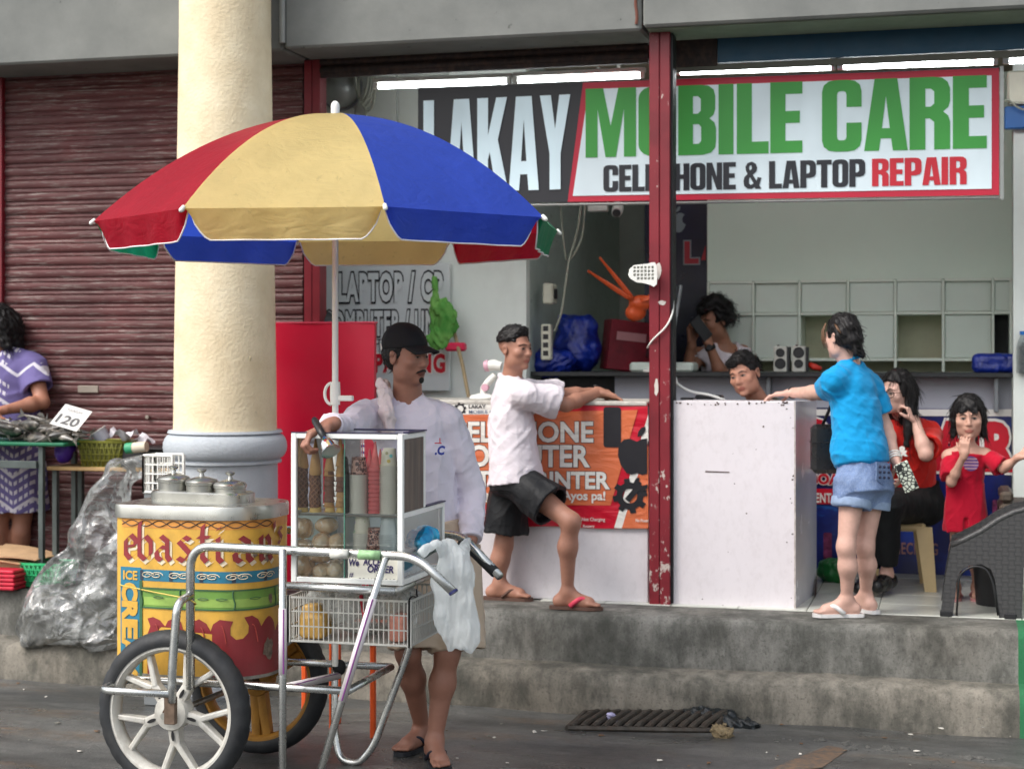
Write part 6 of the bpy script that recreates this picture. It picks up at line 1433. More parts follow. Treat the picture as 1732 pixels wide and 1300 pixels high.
b = B(); b.box((PX(222,8.2), 8.06, zp+.001), (PX(296,8.2), 8.34, zp+.095), .006); b.obj('body', BLKPL, db); b = B(); b.box((PX(221,8.2), 8.05, zp+.0955), (PX(297,8.2), 8.35, zp+.105), .003); b.obj('rim', BLKPL, db)
rl = thing('green_roll', P(232, 757, 7.95), 'rolled sheet with green and white ends leaning by the dark box', 'roll'); b = B(); b.cyl(P(216, 758, 7.98), P(248, 755, 7.98), .028); b.obj('roll_body', mat('cream_roll', C(206,196,176), .6), rl, smooth=40); b = B(); b.cyl(P(214, 758.2, 7.98), P(226, 757, 7.98), .0295); b.obj('green_band', mat('green_band', C(60,150,110), .5), rl, smooth=40)
# cardboard and red bundle on the ledge
CBD = mat('cardboard', C(186,152,116), .8, var=.12, vs=14)
for k, (px, py, lab) in enumerate(((35, 918, 'torn brown cardboard flap behind the big clear bag'), (8, 945, 'flattened brown cardboard lying at the left edge on the ledge'))):
    b = B(); p = P(px, py, 7.99); p.z = FZ+.165-.012*k; b.grid(lambda u, v: p+Vector(((u-.5)*.34, (v-.5)*.25, .012*math.sin(3*u+k)+.05*(v)*(1-u)-.01)), 8, 5); b.obj('cardboard_sheet', CBD, label=lab, cat='cardboard', solid=.006)
cbx_ = thing('cardboard_box', (PX(10,8.0), 8.0, FZ), 'brown cardboard box under the torn flaps at the left edge of the ledge', 'box'); b = B(); b.box((PX(-50,7.9), 7.92, FZ+.001), (PX(42,7.9), 8.10, FZ+.135), .003); b.obj('carton', CBD, cbx_); b = B(); b.box((PX(-50,7.9)-.002, 7.985, FZ+.1352), (PX(42,7.9)+.002, 8.035, FZ+.1365)); b.obj('tape', mat('brown_tape', C(150,110,70), .3), cbx_)
rp = thing('red_packets', P(8, 985, 7.84), 'stack of folded red packets on the ledge at the left edge', 'packets')
for k in range(5): b = B(); p = Vector((PX(4, 7.83)+.006*(k % 2), 7.83, FZ+.003+k*.0215)); b.box(p-Vector((.13,.055,0)), p+Vector((.10,.07,.020)), .006); b.obj('packet', mat('red_packet', C(196,34,60), .4, var=.2, vs=20), rp)
# big clear bag
big = NT('big_clear_bag'); t = big
def crin(sc, dist, seed):
    mp = t.n.new('ShaderNodeMapping'); mp.inputs['Location'].default_value = (seed, seed*2, 0); nz = t.n.new('ShaderNodeTexNoise'); nz.inputs['Scale'].default_value = sc*.7; nz.inputs['Detail'].default_value = 2; t.l.new(t.pos(), nz.inputs['Vector'])
    ad = t.n.new('ShaderNodeVectorMath'); ad.operation = 'MULTIPLY_ADD'; ad.inputs[1].default_value = (dist,)*3; t.l.new(nz.outputs['Color'], ad.inputs[0]); t.l.new(t.pos(), ad.inputs[2]); t.l.new(ad.outputs[0], mp.inputs['Vector'])
    vo = t.n.new('ShaderNodeTexVoronoi'); vo.inputs['Scale'].default_value = sc; t.l.new(mp.outputs[0], vo.inputs['Vector']); return vo.outputs['Distance']
v1, v2 = crin(7, .12, 1), crin(17, .06, 4)
t.set(color=C(214,216,214), rough=.10, spec=1.0); t.bump(t.math('ADD', t.math('MULTIPLY', v1, 2.0), t.math('MULTIPLY', v2, .5)), .6, .05)
tp = t.n.new('ShaderNodeBsdfTransparent'); tp.inputs[0].default_value = (.95,.955,.95,1); fr_ = t.n.new('ShaderNodeFresnel'); fr_.inputs[0].default_value = 1.42; mx = t.n.new('ShaderNodeMixShader'); mg = t.n.new('ShaderNodeMixShader'); gs = t.n.new('ShaderNodeBsdfGlossy'); gs.inputs['Roughness'].default_value = .2
nl = t.b.inputs['Normal'].links[0].from_socket; t.l.new(nl, fr_.inputs['Normal']); t.l.new(nl, gs.inputs['Normal']); mg.inputs[0].default_value = .5
fac = t.math('ADD', t.math('MULTIPLY', fr_.outputs[0], .85), t.ramp(v2, [(.2, .06), (.65, .20)]), True)
t.l.new(fac, mx.inputs[0]); t.l.new(tp.outputs[0], mx.inputs[1]); t.l.new(t.b.outputs[0], mg.inputs[1]); t.l.new(gs.outputs[0], mg.inputs[2]); t.l.new(mg.outputs[0], mx.inputs[2]); t.l.new(mx.outputs[0], t.out.inputs[0])
BYY = 7.70
def q(px, py, dy=0): return P(px, py, BYY+dy)
S = SDF(); S.ell(q(128,1010), (.27,.12,.25), None, .08); S.ell(q(90,1050), (.18,.10,.18), None, .06); S.ell(q(180,1040), (.18,.10,.20), None, .06); S.cap(q(165,900), q(200,800,.02), .14, .07, .08); S.cap(q(200,800,.02), q(240,785,-.1), .05, .03, .05); S.ell(q(215,930), (.12,.11,.2), None, .08); S.plane(Vector((0,0,.139)), (0,0,-1), .01)
w1, w2 = wob(.024, 12, 31), wob(.003, 34, 32)
Vv, Fq = S.mesh(.009, lambda p: w1(p)+w2(p))
npobj('clear_plastic_sack', Vv, Fq, big.m, origin=(q(128,1100).x, BYY, .139), label='huge crumpled clear plastic sack left of the yellow drum', cat='sack')
S = SDF(); S.ell(q(120,1030,.0), (.16,.08,.13), None, .05); S.ell(q(175,990,.02), (.1,.07,.16), None, .05); S.ell(q(80,1060), (.09,.06,.08), None, .04)
Vv, Fq = S.mesh(.01, lambda p: 1.3*w1(p)+w2(p)); npobj('inner_film', Vv, Fq, big.m, origin=(q(128,1100).x, BYY, .2), label='crumpled clear film stuffed inside the huge clear sack', cat='film')
# white crate behind the drum
wk = thing('white_crate', P(262, 832, 7.2), 'small white lattice crate between the clear sack and the column base', 'crate')
p0 = P(243, 832, 7.2); 
def wlat(o, u, n_, h, name):
    b = B(); o, u = Vector(o), Vector(u); L = u.length; ud = u.normalized()
    for j in range(5): b.tube([o+Vector((0,0,h*j/4)), o+u+Vector((0,0,h*j/4))], .004 if j not in (0,4) else .007, 5)
    for i in range(n_+1): b.tube([o+u*(i/n_), o+u*(i/n_)+Vector((0,0,h))], .004 if i % n_ else .009, 5)
    return b.obj(name, WPLAST, wk)
hh_ = 62/PPM(260, 7.2)
wlat(p0, (.15,0,0), 6, hh_, 'front_side'); wlat(p0, (0,.12,0), 4, hh_, 'left_side'); wlat(p0+Vector((0,.12,0)), (.15,0,0), 6, hh_, 'rear_side')
b = B(); b.box((p0.x, p0.y, gz(p0.x, p0.y)), p0+Vector((.15,.12,-.004)), .005); b.obj('lower_crate', mat('grey_crate', C(120,124,126), .5), wk)
# ------------------------------------------------------------------ drain grate and litter
dg = thing('drain_grate', P(1105, 1225, 7.1), 'rusty iron drain grate with slanted bars in front of the step', 'grate')
IRON = mat('rusty_iron', C(74,70,64), .6, metal=.35, var=.35, vs=22, dirt=.5, dirtc=C(84,60,44), ds=30)
def G(px, py):       # point on the street at that pixel
    Y = 7.0
    for _ in range(20):
        p = P(px, py, Y); Y += (p.z-gz(p.x, p.y))*4.0*.9 if abs(p.z-gz(p.x,p.y)) > 1e-4 else 0
        Y = max(6.0, min(7.62, Y))
    return P(px, py, Y)
ga, gb_, gc2, gd = G(960, 1234), G(1205, 1238), G(1230, 1208), G(990, 1207)
lift = Vector((0,0,.008))
b = B(); b.add([p+Vector((0,0,.004)) for p in (ga, gb_, gc2, gd)], [(0,1,2,3)]); b.obj('pit_shade', mat('pit_shade_black', (.008,.008,.008), .9), dg)  # flat black sheet, painted shade for the depth below the bars
for p_, q_ in ((ga, gb_), (gd, gc2), (ga, gd), (gb_, gc2)): b = B(); b.tube([p_+lift, q_+lift], .014, 6); b.obj('frame_bar', IRON, dg, smooth=40)
for i in range(13):
    t = (i+.6)/13.4; p_ = ga.lerp(gb_, t-.02)+lift*1.4; q_ = gd.lerp(gc2, min(1, t+.045))+lift*1.4; b = B(); b.tube([p_, p_.lerp(q_, .2)+Vector((0,0,.008)), p_.lerp(q_, .8)+Vector((0,0,.008)), q_], .0155, 8); b.obj('bar', IRON, dg, smooth=40)
p = G(1033, 1226); lump('purple_tissue', [('ell', p+Vector((0,0,.03)), (.02,.02,.03)), ('ell', p+Vector((.03,0,.012)), (.03,.025,.014))], mat('lilac_tissue', C(176,172,206), .7), 'crumpled lilac tissue lying on the drain grate', 'tissue', vox=.004, disp=wob(.007, 90, 4))
p = G(1205, 1220); lump('black_plastic_scrap', [('ell', p+Vector((-.02,0,.03)), (.12,.06,.035)), ('ell', p+Vector((.08,-.05,.02)), (.09,.05,.02)), ('ell', p+Vector((.16,-.06,.01)), (.07,.04,.012))], mat('black_film', (.016,.02,.022), .3, var=.4, vs=30), 'black crumpled plastic scrap at the right end of the drain grate', 'scrap', vox=.006, disp=wob(.012, 50, 7))
p = G(1222, 1246); lump('dry_clump', [('ell', p+Vector((0,0,.02)), (.045,.04,.03))], mat('dry_straw', C(132,116,88), .9, var=.4, vs=60), 'dry tangled clump of fibres beside the drain grate', 'litter', vox=.005, disp=wob(.014, 140, 9))
g = np.random.default_rng(12); LIT = [mat('litter_white', C(206,202,192), .7), mat('litter_brown', C(112,84,60), .8), mat('litter_grey', C(120,118,110), .8)]
for i in range(46):
    px, py = g.uniform(640, 1730), g.uniform(1215, 1298)
    if i < 8: px = g.uniform(10, 175); py = g.uniform(1140, 1290)
    if 950 < px < 1240 and py < 1242: continue
    p = G(px, py); r = g.uniform(.004, .013); b = B(); b.add([p+Vector((math.cos(a)*r*g.uniform(.5,1.5), math.sin(a)*r*g.uniform(.5,1.2), .004+.004*g.random())) for a in np.linspace(0, 6.283, 7)[:-1]], [(0,1,2,3,4,5)])
    b.obj('litter_scrap', LIT[i % 3], label=['tiny white scrap of litter lying on the wet street', 'tiny brown scrap of litter lying on the wet street', 'tiny grey scrap of litter lying on the wet street'][i % 3], cat='litter', group='litter on the street', solid=.002)
# broken seam of lumpy mortar in the gutter at the right
b = B(); g = np.random.default_rng(3)
for i in range(70):
    t = g.random(); px = 1262+t*430; py = 1246+t*38+g.normal()*3.0; p = G(px, py); r = abs(g.normal())*.006+.003; b.ell(p+Vector((0,0,r*.15)), (r*1.7, r, r*.7), 7, 4)
b.obj('mortar_crumbs', mat('crumb_grey', (.10,.098,.09), .9, var=.3, vs=60), kind='stuff', smooth=False, label='crumbly line of broken mortar along the gutter', cat='rubble')
# faded orange paint streaks
for k, (pts) in enumerate(([(-10,1288),(80,1284),(160,1290),(150,1297),(60,1300),(-10,1299)], [(1330,1290),(1400,1262),(1435,1268),(1390,1300),(1300,1305)])):
    b = B(); b.add([G(*p)+Vector((0,0,.005)) for p in pts], [tuple(range(len(pts)))[::-1]])
    t = NT('worn_orange_paint'); n = t.noise(30, 6, .75); t.set(color=t.ramp(n, [(.40, (.065,.064,.06)), (.55, (.16,.10,.06)), (.75, (.24,.14,.08))]), rough=.7); b.obj('worn_paint_mark', t.m, kind='structure')
# ------------------------------------------------------------------ people
def nv(v): return Vector(v).normalized()
def skin_m(name):
    t = NT(name); a = t.n.new('ShaderNodeVertexColor'); a.layer_name = 'tone'; n = t.noise(34, 5, .6); n2 = t.noise(7, 3)
    c = t.mix(t.ramp(n, [(.3, .16), (.7, 0.0)]), a.outputs[0], (.10,.045,.03)); c = t.mix(t.ramp(n2, [(.35, .10), (.65, 0.0)]), c, (.26,.12,.08))
    t.set(color=c, rough=t.ramp(n2, [(.3, .42), (.7, .56)]), spec=.4); t.bump(t.noise(140, 3), .08, .002); return t.m
SKIN = skin_m('skin')
def fabric(name, c, rough=.8, var=.07, folds=.5, fs=7, fine=True, **k):
    if name in _mc: return _mc[name]
    t = NT(name); n = t.noise(6, 4); w0 = t.noise(fs*.6, 1, .4, (1.7,1.7,.8), 1.1); w1_ = t.noise(fs*1.5, 1, .4, (1.2,1.2,1.6), .8)
    w = t.math('ADD', t.math('POWER', t.math('SUBTRACT', 1.0, t.math('ABSOLUTE', t.math('SUBTRACT', t.math('MULTIPLY', w0, 2.0), 1.0))), 4.0), t.math('MULTIPLY', t.math('POWER', t.math('SUBTRACT', 1.0, t.math('ABSOLUTE', t.math('SUBTRACT', t.math('MULTIPLY', w1_, 2.0), 1.0))), 5.0), .4))
    t.set(color=t.ramp(n, [(.3, tuple(v*(1-var*1.5) for v in c)), (.7, c)]), rough=rough, spec=.25, sheen=(.12 if sum(c) > .3 else 0.0), **k); h = w
    if fine: h = t.math('ADD', w, t.math('MULTIPLY', t.noise(420, 2), .06))
    t.bump(h, folds*.45, .012); _mc[name] = t.m; return t.m
HAIRM = NT('dark_hair'); _n = HAIRM.noise(120, 4, .7, (1,1,.25)); HAIRM.set(color=HAIRM.ramp(_n, [(.3, (.004,.0035,.004)), (.7, (.013,.011,.011))]), rough=.5, spec=.28); HAIRM.bump(_n, .45, .004); HAIRM = HAIRM.m
EYEW = mat('eye_white', C(140,128,120), .35, var=.02); IRIS = mat('iris_dark', (.012,.008,.006), .45); BROW = mat('brow_hair', (.012,.009,.008), .7); LASH = mat('lash_line', (.010,.007,.006), .6)
class Head:
    def __init__(s, c, fwd, up=(0,0,1), g=1.0):
        s.c = Vector(c); s.g = g; s.f = nv(fwd); s.l = s.f.cross(Vector(up)).normalized(); s.u = s.l.cross(s.f).normalized()
        s.M = np.array([list(s.l), list(s.f), list(s.u)]).T
    def L(s, x, y, z): return s.c+(s.l*x+s.f*y+s.u*z)*s.g
    def E(s, S, p, r, k=.012, op=0): S.ell(s.L(*p), [v*s.g for v in r], s.M, k*s.g, op)
    def S_(s, S, a, b, r0, r1, k=.01, op=0): S.cap(s.L(*a), s.L(*b), r0*s.g, r1*s.g, k*s.g, op)
    def prims(s, S, jaw=1.0, cheek=1.0, nose=1.0):
        E = s.E
        E(S, (0,-.014,.036), (.076,.094,.084), .02); E(S, (0,.034,-.022), (.063*cheek,.060,.088), .03)
        E(S, (0,.036,-.07), (.050*jaw,.050,.046), .025); E(S, (0,.078,-.102), (.021*jaw,.017,.015), .02)
        for x in (-1, 1):
            E(S, (x*.047*jaw,.012,-.068), (.016,.03,.03), .03); E(S, (x*.043,.066,-.022), (.022*cheek,.02,.018), .025)
            s.S_(S, (x*.012,.091,.024), (x*.046,.074,.027), .0085, .007, .015)
            E(S, (x*.031,.108,.004), (.017,.018,.012), .012, 1)
            E(S, (x*.031,.078,.003), (.0165,.0135,.0115), .006)
            E(S, (x*.0145*nose,.094,-.034), (.0095*nose,.011,.0085), .008)
            E(S, (x*.079,-.008,-.008), (.0075,.019,.030), .006); E(S, (x*.084,-.012,.010), (.0055,.013,.014), .005); E(S, (x*.086,-.004,-.006), (.005,.008,.012), .004, 1)
        s.S_(S, (0,.089,.016), (0,.108,-.028), .0085, .0125*nose, .014)
        E(S, (0,.086,-.055), (.027,.014,.012), .014)
        E(S, (0,.0915,-.0635), (.0235,.0095,.0052), .006); E(S, (0,.0895,-.0735), (.0205,.0095,.0062), .006)
    def surf(s, S, pts):
        """(x, z) local -> point on the skin along the facing direction"""
        ys = np.linspace(.14, .0, 71); q = np.array([[list(s.L(x, y, z)) for y in ys] for x, z in pts], dtype=np.float32)
        d = S.eval(q); out = []
        for i in range(len(pts)):
            j = np.argmax(d[i] < 0)
            if j == 0: out.append(.06); continue
            a, b = d[i, j-1], d[i, j]; t = a/(a-b); out.append(ys[j-1]+(ys[j]-ys[j-1])*t)
        return out
    def patch(s, S, loops, m, name, parent, lift=.0012, label=None):
        b = B()
        for L in loops:
            yy = s.surf(S, L); n = len(L); cx, cz = sum(p[0] for p in L)/n, sum(p[1] for p in L)/n; yc = s.surf(S, [(cx, cz)])[0]
            vs_ = [s.L(x, y+lift, z) for (x, z), y in zip(L, yy)]+[s.L(cx, yc+lift*1.3, cz)]
            A = sum(L[i][0]*L[(i+1) % n][1]-L[(i+1) % n][0]*L[i][1] for i in range(n))
            b.add(vs_, [((i, (i+1) % n, n) if A < 0 else ((i+1) % n, i, n)) for i in range(n)])
        return b.obj(name, m, parent, smooth=True)
    def face(s, S, parent, eye=1.0, look=0.0, brow=1.0, moustache=0, beard=0, browm=None, lid=0.0):
        for x in (-1, 1):
            c = (x*.031, .003); w, h = .0145, .0062*eye
            al = [(c[0]+w*math.cos(a), c[1]+h*math.sin(a)*(1 if math.sin(a) < 0 else 1.0-lid)) for a in np.linspace(0, 2*math.pi, 15)[:-1]]
            e = s.patch(S, [al], EYEW, 'eye', parent, .0010)
            s.patch(S, [circ(c[0]+look, c[1]+.0003-.001*lid, .0070, 12, min(.0066, h*1.0*(1-lid*.5)))], IRIS, 'iris', e, .0022)
            up_ = [(c[0]+w*1.08*math.cos(a), c[1]+h*(1-lid)*1.15*math.sin(a)) for a in np.linspace(.0, math.pi, 9)]+[(c[0]+w*1.02*math.cos(a), c[1]+h*(1-lid)*.72*math.sin(a)) for a in np.linspace(math.pi, 0, 9)]
            s.patch(S, [up_[i:i+2]+up_[17-i-1:17-i+1] for i in range(8)], LASH, 'eyelid_line', e, .0024)
            top = [(x*(.013+.040*t), .0225+.008*math.sin(math.pi*min(1, t*.9+.05))-.006*t+.004*brow*(1-abs(2*t-.8))) for t in np.linspace(0, 1, 9)]
            bot = [(x*(.013+.040*t), .0195+.008*math.sin(math.pi*min(1, t*.9+.05))-.006*t) for t in np.linspace(0, 1, 9)]
            s.patch(S, [[top[i], top[i+1], bot[i+1], bot[i]] for i in range(8)], browm or BROW, 'eyebrow', parent, .0016)
        if moustache:
            L = []
            for t in np.linspace(-1, 1, 11): L.append((.03*t, -.050-.010*abs(t)**2))
            Lb = [(.033*t, -.0595-.012*abs(t)**2.2) for t in np.linspace(-1, 1, 11)]
            s.patch(S, [[L[i], L[i+1], Lb[i+1], Lb[i]] for i in range(10)], BROW, 'moustache', parent, .0025)
        if beard:
            s.patch(S, [circ(0, -.098, .017, 14, .014)], BROW, 'goatee', parent, .0025)
    def tones(s, V, base, lip=(.33,.12,.10), shade=None):
        """skin colour per vertex: lips, and close shaved hair zones as real colour"""
        q = ((V-np.array(s.c))@s.M)/s.g; col_ = np.tile(np.array(base), (len(V), 1))
        m = (np.abs(q[:, 0]) < .024) & (np.abs(q[:, 2]+.0685) < .0115*np.sqrt(np.clip(1-(q[:, 0]/.0245)**2, 0, 1))) & (q[:, 1] > .07)
        col_[m] = np.array(lip)
        if shade is not None:
            inh = (np.abs(q[:, 0]) < .12) & (q[:, 2] > -.07) & (q[:, 2] < .14) & (np.abs(q[:, 1]) < .13)
            z = shade(q)*inh; col_ = col_*(1-z[:, None])+np.array((.02,.016,.014))*z[:, None]
        return col_
    def hairbase(s, o=.008, front=.072, low=-.055, side=-.005, fr=.048, vol=0.0):
        S = SDF(); E = s.E
        E(S, (0,-.014,.038), (.076+o,.094+o,.084+o+vol), .02); E(S, (0,-.045,-.01), (.068+o,.055+o,.06), .03)
        S.box(s.L(0,fr+.15,front-.15), [.14*s.g,.15*s.g,.15*s.g], s.M, .03*s.g, .012, 1)
        S.box(s.L(0,.145-.012,side-.15), [.14*s.g,.145*s.g,.15*s.g], s.M, .012*s.g, .008, 1)
        S.plane(s.L(0,0,low), -s.u, .006); return S
def body(S, J, g=1.0, fat=1.0, arms=True, legs=True, neckr=.054, lg=.93):
    up = nv(J['neck']-J['pelvis']); lat = J['shR']-J['shL']; lat = (lat-up*lat.dot(up)).normalized(); fw = up.cross(lat); M = np.array([list(lat), list(fw), list(up)]).T
    T = J['neck']-J['pelvis']; at = lambda t, y=0: J['pelvis']+T*t+fw*y*g
    hs = (J['shR']-J['shL']).length/2
    S.ell(at(.70), [hs*.80, .10*g*fat, .17*g], M, .04); S.ell(at(.42), [.125*g*fat, .095*g*fat, .16*g], M, .05); S.ell(at(.05), [.15*g*fat, .105*g*fat, .12*g], M, .05)
    S.cap(J['neck']-up*.03*g, J['headc']-up*.03*g, neckr*g*1.05, neckr*g*.95, .03)
    for k in 'RL':
        sh = J['sh'+k]; S.cap(at(.80), sh, .056*g, .050*g, .04); S.cap(J['neck']-up*.025*g, sh.lerp(J['neck'], .12), .038*g, .042*g, .03)
        if arms:
            el, wr = J['el'+k], J['wr'+k]; S.cap(sh, el, .047*g*fat, .037*g*fat, .03); S.cap(el, el.lerp(wr, .3), .037*g, .039*g*fat, .02); S.cap(el.lerp(wr, .3), wr, .039*g*fat, .025*g, .02)
        if legs:
            hp, kn, an = J['hip'+k], J['kn'+k], J['an'+k]; g0 = g; g = g*lg; S.cap(hp, kn, .082*g*fat, .050*g, .05)
            mid = kn.lerp(an, .36); bk = -fw; sh_ = nv(an-kn); bk = (bk-sh_*bk.dot(sh_)); bk = bk.normalized() if bk.length > .1 else Vector((0,0,0))
            S.cap(kn, mid+bk*.012*g, .049*g, .052*g, .035); S.cap(mid+bk*.012*g, an, .051*g, .032*g, .035); g = g0
    return M, fw, up, lat
def foot(S, an, to, g=1.0, zf=None):
    """ankle, toe tip; sole on the floor at zf"""
    d = Vector((to.x-an.x, to.y-an.y, 0)); d.normalize(); z = (zf if zf is not None else an.z-.075*g)
    heel = Vector((an.x, an.y, z+.030*g))-d*.045*g; ball = Vector((an.x, an.y, z+.022*g))+d*.115*g
    S.cap(an, heel, .033*g, .032*g, .02); S.cap(heel, ball, .030*g, .030*g, .02); S.cap(an, ball, .03*g, .022*g, .03)
    w = Vector((-d.y, d.x, 0))
    for i, o in enumerate((-.030, -.014, .0, .013, .025)):
        S.cap(ball+w*o*g+d*.005, ball+w*o*1.08*g+d*(.062-.007*abs(i-1))*g-Vector((0,0,.008*g)), .0125*g if i in (0, 4) else .011*g, .0085*g, .006)
    return d, w, z
def hand(S, wr, d, n, side=1, g=1.0, curl=(.5,.6,.5), spread=.12, thumb=None, fl=1.0):
    """wrist, direction, palm normal (the side fingers close to), side: thumb on +w or -w where w = d x n"""
    d = nv(d); n = nv(n); n = (n-d*n.dot(d)).normalized(); w = d.cross(n); M = np.array([list(d), list(w), list(n)]).T
    S.cap(wr-d*.02*g, wr+d*.02*g, .025*g, .024*g, .015); S.box(wr+d*.052*g, [.046*g,.040*g,.014*g], M, .012*g, .016)
    for i in range(4):
        o = (1.5-i)*.0205*side; p = wr+d*.092*g+w*o*g; ln = (.040,.045,.042,.033)[i]*g*fl; r = .0088*g-(.001*g if i == 3 else 0); a = 0.0
        dd = (d+w*o*spread/.02).normalized()
        S.cap(p-d*.03*g, p, r*1.05, r*1.05, .008)
        for k, c in enumerate(curl):
            a += c; v = dd*math.cos(a)+n*math.sin(a); q = p+v*ln*(1, .68, .52)[k]; S.cap(p, q, r*(1-.06*k), r*(.94-.06*k), .0035); p = q
    t = thumb or (.62, .62, .40); p = wr+d*.025*g+w*.026*side*g+n*.004*g; v = (d*t[0]+w*side*t[1]+n*t[2]).normalized(); q = p+v*.048*g; S.cap(p, q, .0145*g, .0105*g, .012)
    v2 = (v+d*.35+n*.2-w*side*.25).normalized(); S.cap(q, q+v2*.034*g, .0102*g, .0085*g, .004)
def flesh(S, H, label, base, vox=.005, shade=None, lip=None, disp=None, pal=None):
    V, Fq = S.mesh(vox, disp); cols = H.tones(V, base, lip or tuple(v*f for v, f in zip(base, (.80,.52,.55))), shade)
    lo = V.min(0); hi = V.max(0)
    return npobj('person', V, Fq, SKIN, origin=((lo[0]+hi[0])/2, (lo[1]+hi[1])/2, lo[2]), cols=cols, label=label, cat='person')
def cloth(name, S, m, parent, vox=.006, disp=None, H=None, n=420, ln=.045, flow=(0,-.5,-.8), lift=.22, seed=1, face=.055):
    if H is not None:                     # hair: the mass plus loose strands over it
        V, Fq = S.mesh(vox, disp); o = npobj(name, V, Fq, m, parent); g = np.random.default_rng(seed)
        fi = g.integers(0, len(Fq), n*2); p = V[Fq[fi]].mean(1); lq = ((p-np.array(H.c))@H.M)/H.g; ok = ~((lq[:, 1] > .025) & (lq[:, 2] < face)); fi = fi[ok][:n]; n = len(fi); q = V[Fq[fi]]; p = q.mean(1); nr = np.cross(q[:, 2]-q[:, 0], q[:, 3]-q[:, 1]); nr /= np.linalg.norm(nr, axis=1, keepdims=True)+1e-9
        if ((p-p.mean(0))*nr).sum(1).mean() < 0: nr = -nr
        lq = ((p-np.array(H.c))@H.M)/H.g; fl = flow(lq) if callable(flow) else np.tile(np.array(flow, float), (n, 1)); fl = (fl+g.normal(size=(n, 3))*.22)@H.M.T
        fl -= nr*(fl*nr).sum(1, keepdims=True); fl /= np.linalg.norm(fl, axis=1, keepdims=True)+1e-9
        sd_ = np.cross(fl, nr); L = ln*g.uniform(.5, 1.2, (n, 1))*H.g; VV = []
        for k in range(4):
            t = k/3; c = p+fl*L*t+nr*(L*lift*math.sin(math.pi*t*.62)-.001)+np.array([0,0,-1.])*L*.18*t*t
            r = (.0013, .0013, .001, .0002)[k]
            for a in range(3): VV.append(c+(sd_*math.cos(a*2.094)+nr*math.sin(a*2.094))*r)
        VV = np.stack(VV, 1).reshape(-1, 3); fs = []
        for k in range(3):
            for a in range(3): fs.append((k*3+a, k*3+(a+1) % 3, k*3+3+(a+1) % 3, k*3+3+a))
        FF = (np.array(fs)[None]+np.arange(n)[:, None, None]*12).reshape(-1, 4)
        so_ = npobj('loose_strands', VV, FF, m, o); so_['kind'] = 'stuff'; return o
    V, Fq = S.mesh(vox, disp); return npobj(name, V, Fq, m, parent)
def tee(J, g, fr, o=.016, hem=-.12, slR=.6, slL=.6, sr=.068, fat=1.0, flare=1.0, neck=.062, scoop=.0, sway=(0,0,0), elf=.76):
    """shirt: hem relative to the pelvis along the torso; sl = sleeve length (1 elbow, 2 wrist)"""
    M, fw, up, lat = fr; T = J['neck']-J['pelvis']; at = lambda t, y=0: J['pelvis']+T*t+fw*y*g; hs = (J['shR']-J['shL']).length/2
    S = SDF(); r = .150*g*fat*flare
    bot = J['pelvis']+up*hem*g+Vector(sway)
    S.flat(at(.62), bot, hs*.86+o*.4, r+o, .03, el=(fw, elf*max(1, fat*.95)))
    S.ell(at(.70), [hs*.82+o, .10*g*fat+o, .18*g+o], M, .05); S.ell(at(.42), [.125*g*fat+o, .095*g*fat+o, .16*g], M, .05)
    for k, sl in (('R', slR), ('L', slL)):
        sh, el, wr = J['sh'+k], J['el'+k], J['wr'+k]
        S.cap(at(.80), sh, .058*g+o, .052*g+o, .04); S.cap(J['neck']-up*.020*g, sh.lerp(J['neck'], .1), .045*g+o, .045*g+o, .03)
        if sl <= 0: continue
        if sl <= 1: S.flat(sh, sh.lerp(el, sl), .054*g+o, sr*g, .025); e, d = sh.lerp(el, sl), nv(el-sh); rr_ = sr*g
        else: S.cap(sh, el, .054*g+o, .044*g+o, .014); e, d = el.lerp(wr, sl-1), nv(wr-el); S.flat(el-d*.02, e, .044*g+o, .034*g+o*.7, .014); rr_ = .034*g+o*.7
        S.flat(e-d*.035, e+d*.02, rr_-.026, rr_-.017, .003, 1)
    S.cap(J['neck']+up*.004, J['neck']+up*.10*g+nv(J['headc']-J['neck'])*.02, neck*g, neck*g*1.08, .008, 1)
    if not scoop:                          # ribbed collar
        ax = (nv(J['headc']-J['neck'])+fw*.30).normalized(); e1 = ax.cross(lat).normalized(); e2 = ax.cross(e1); c = J['neck']+up*.010*g+fw*.004*g; pts = [c+(e1*math.cos(a)*1.04+e2*math.sin(a))*(.0655*g) for a in np.linspace(0, 2*math.pi, 15)]
        for a, b_ in zip(pts[:-1], pts[1:]): S.cap(a, b_, .0105*g, None, .006)
    if scoop: S.ell(J['neck']+fw*.06*g+up*.0, [.075*g*scoop, .06*g, .055*g*scoop], M, .008, 1)
    return S
def shorts(J, g, fr, o=.02, waist=.14, lR=.7, lL=.7, rk=.095, fat=1.0):
    M, fw, up, lat = fr; S = SDF(); pv = J['pelvis']
    S.flat(pv+up*waist*g, pv-up*.09*g, .135*g*fat+o, .152*g*fat+o, .03, el=(fw, .76)); S.ell(pv-up*.02*g, [.15*g*fat+o, .11*g*fat+o, .11*g], M, .03)
    for k, l in (('R', lR), ('L', lL)):
        hp, kn, an = J['hip'+k], J['kn'+k], J['an'+k]; e = hp.lerp(kn, l) if l <= 1 else kn.lerp(an, l-1); a = hp+(hp-kn).normalized()*.02
        if l <= 1: S.flat(a, e, .088*g*fat+o, rk*g, .035)
        else: S.cap(a, kn, .084*g*fat+o, .060*g+o, .04); S.flat(kn, e, .058*g+o, rk*g, .03)
        d = nv((kn-hp) if l <= 1 else (an-kn)); S.flat(e-d*.05, e+d*.02, rk*g-.022, rk*g-.018, .003, 1)
    return S
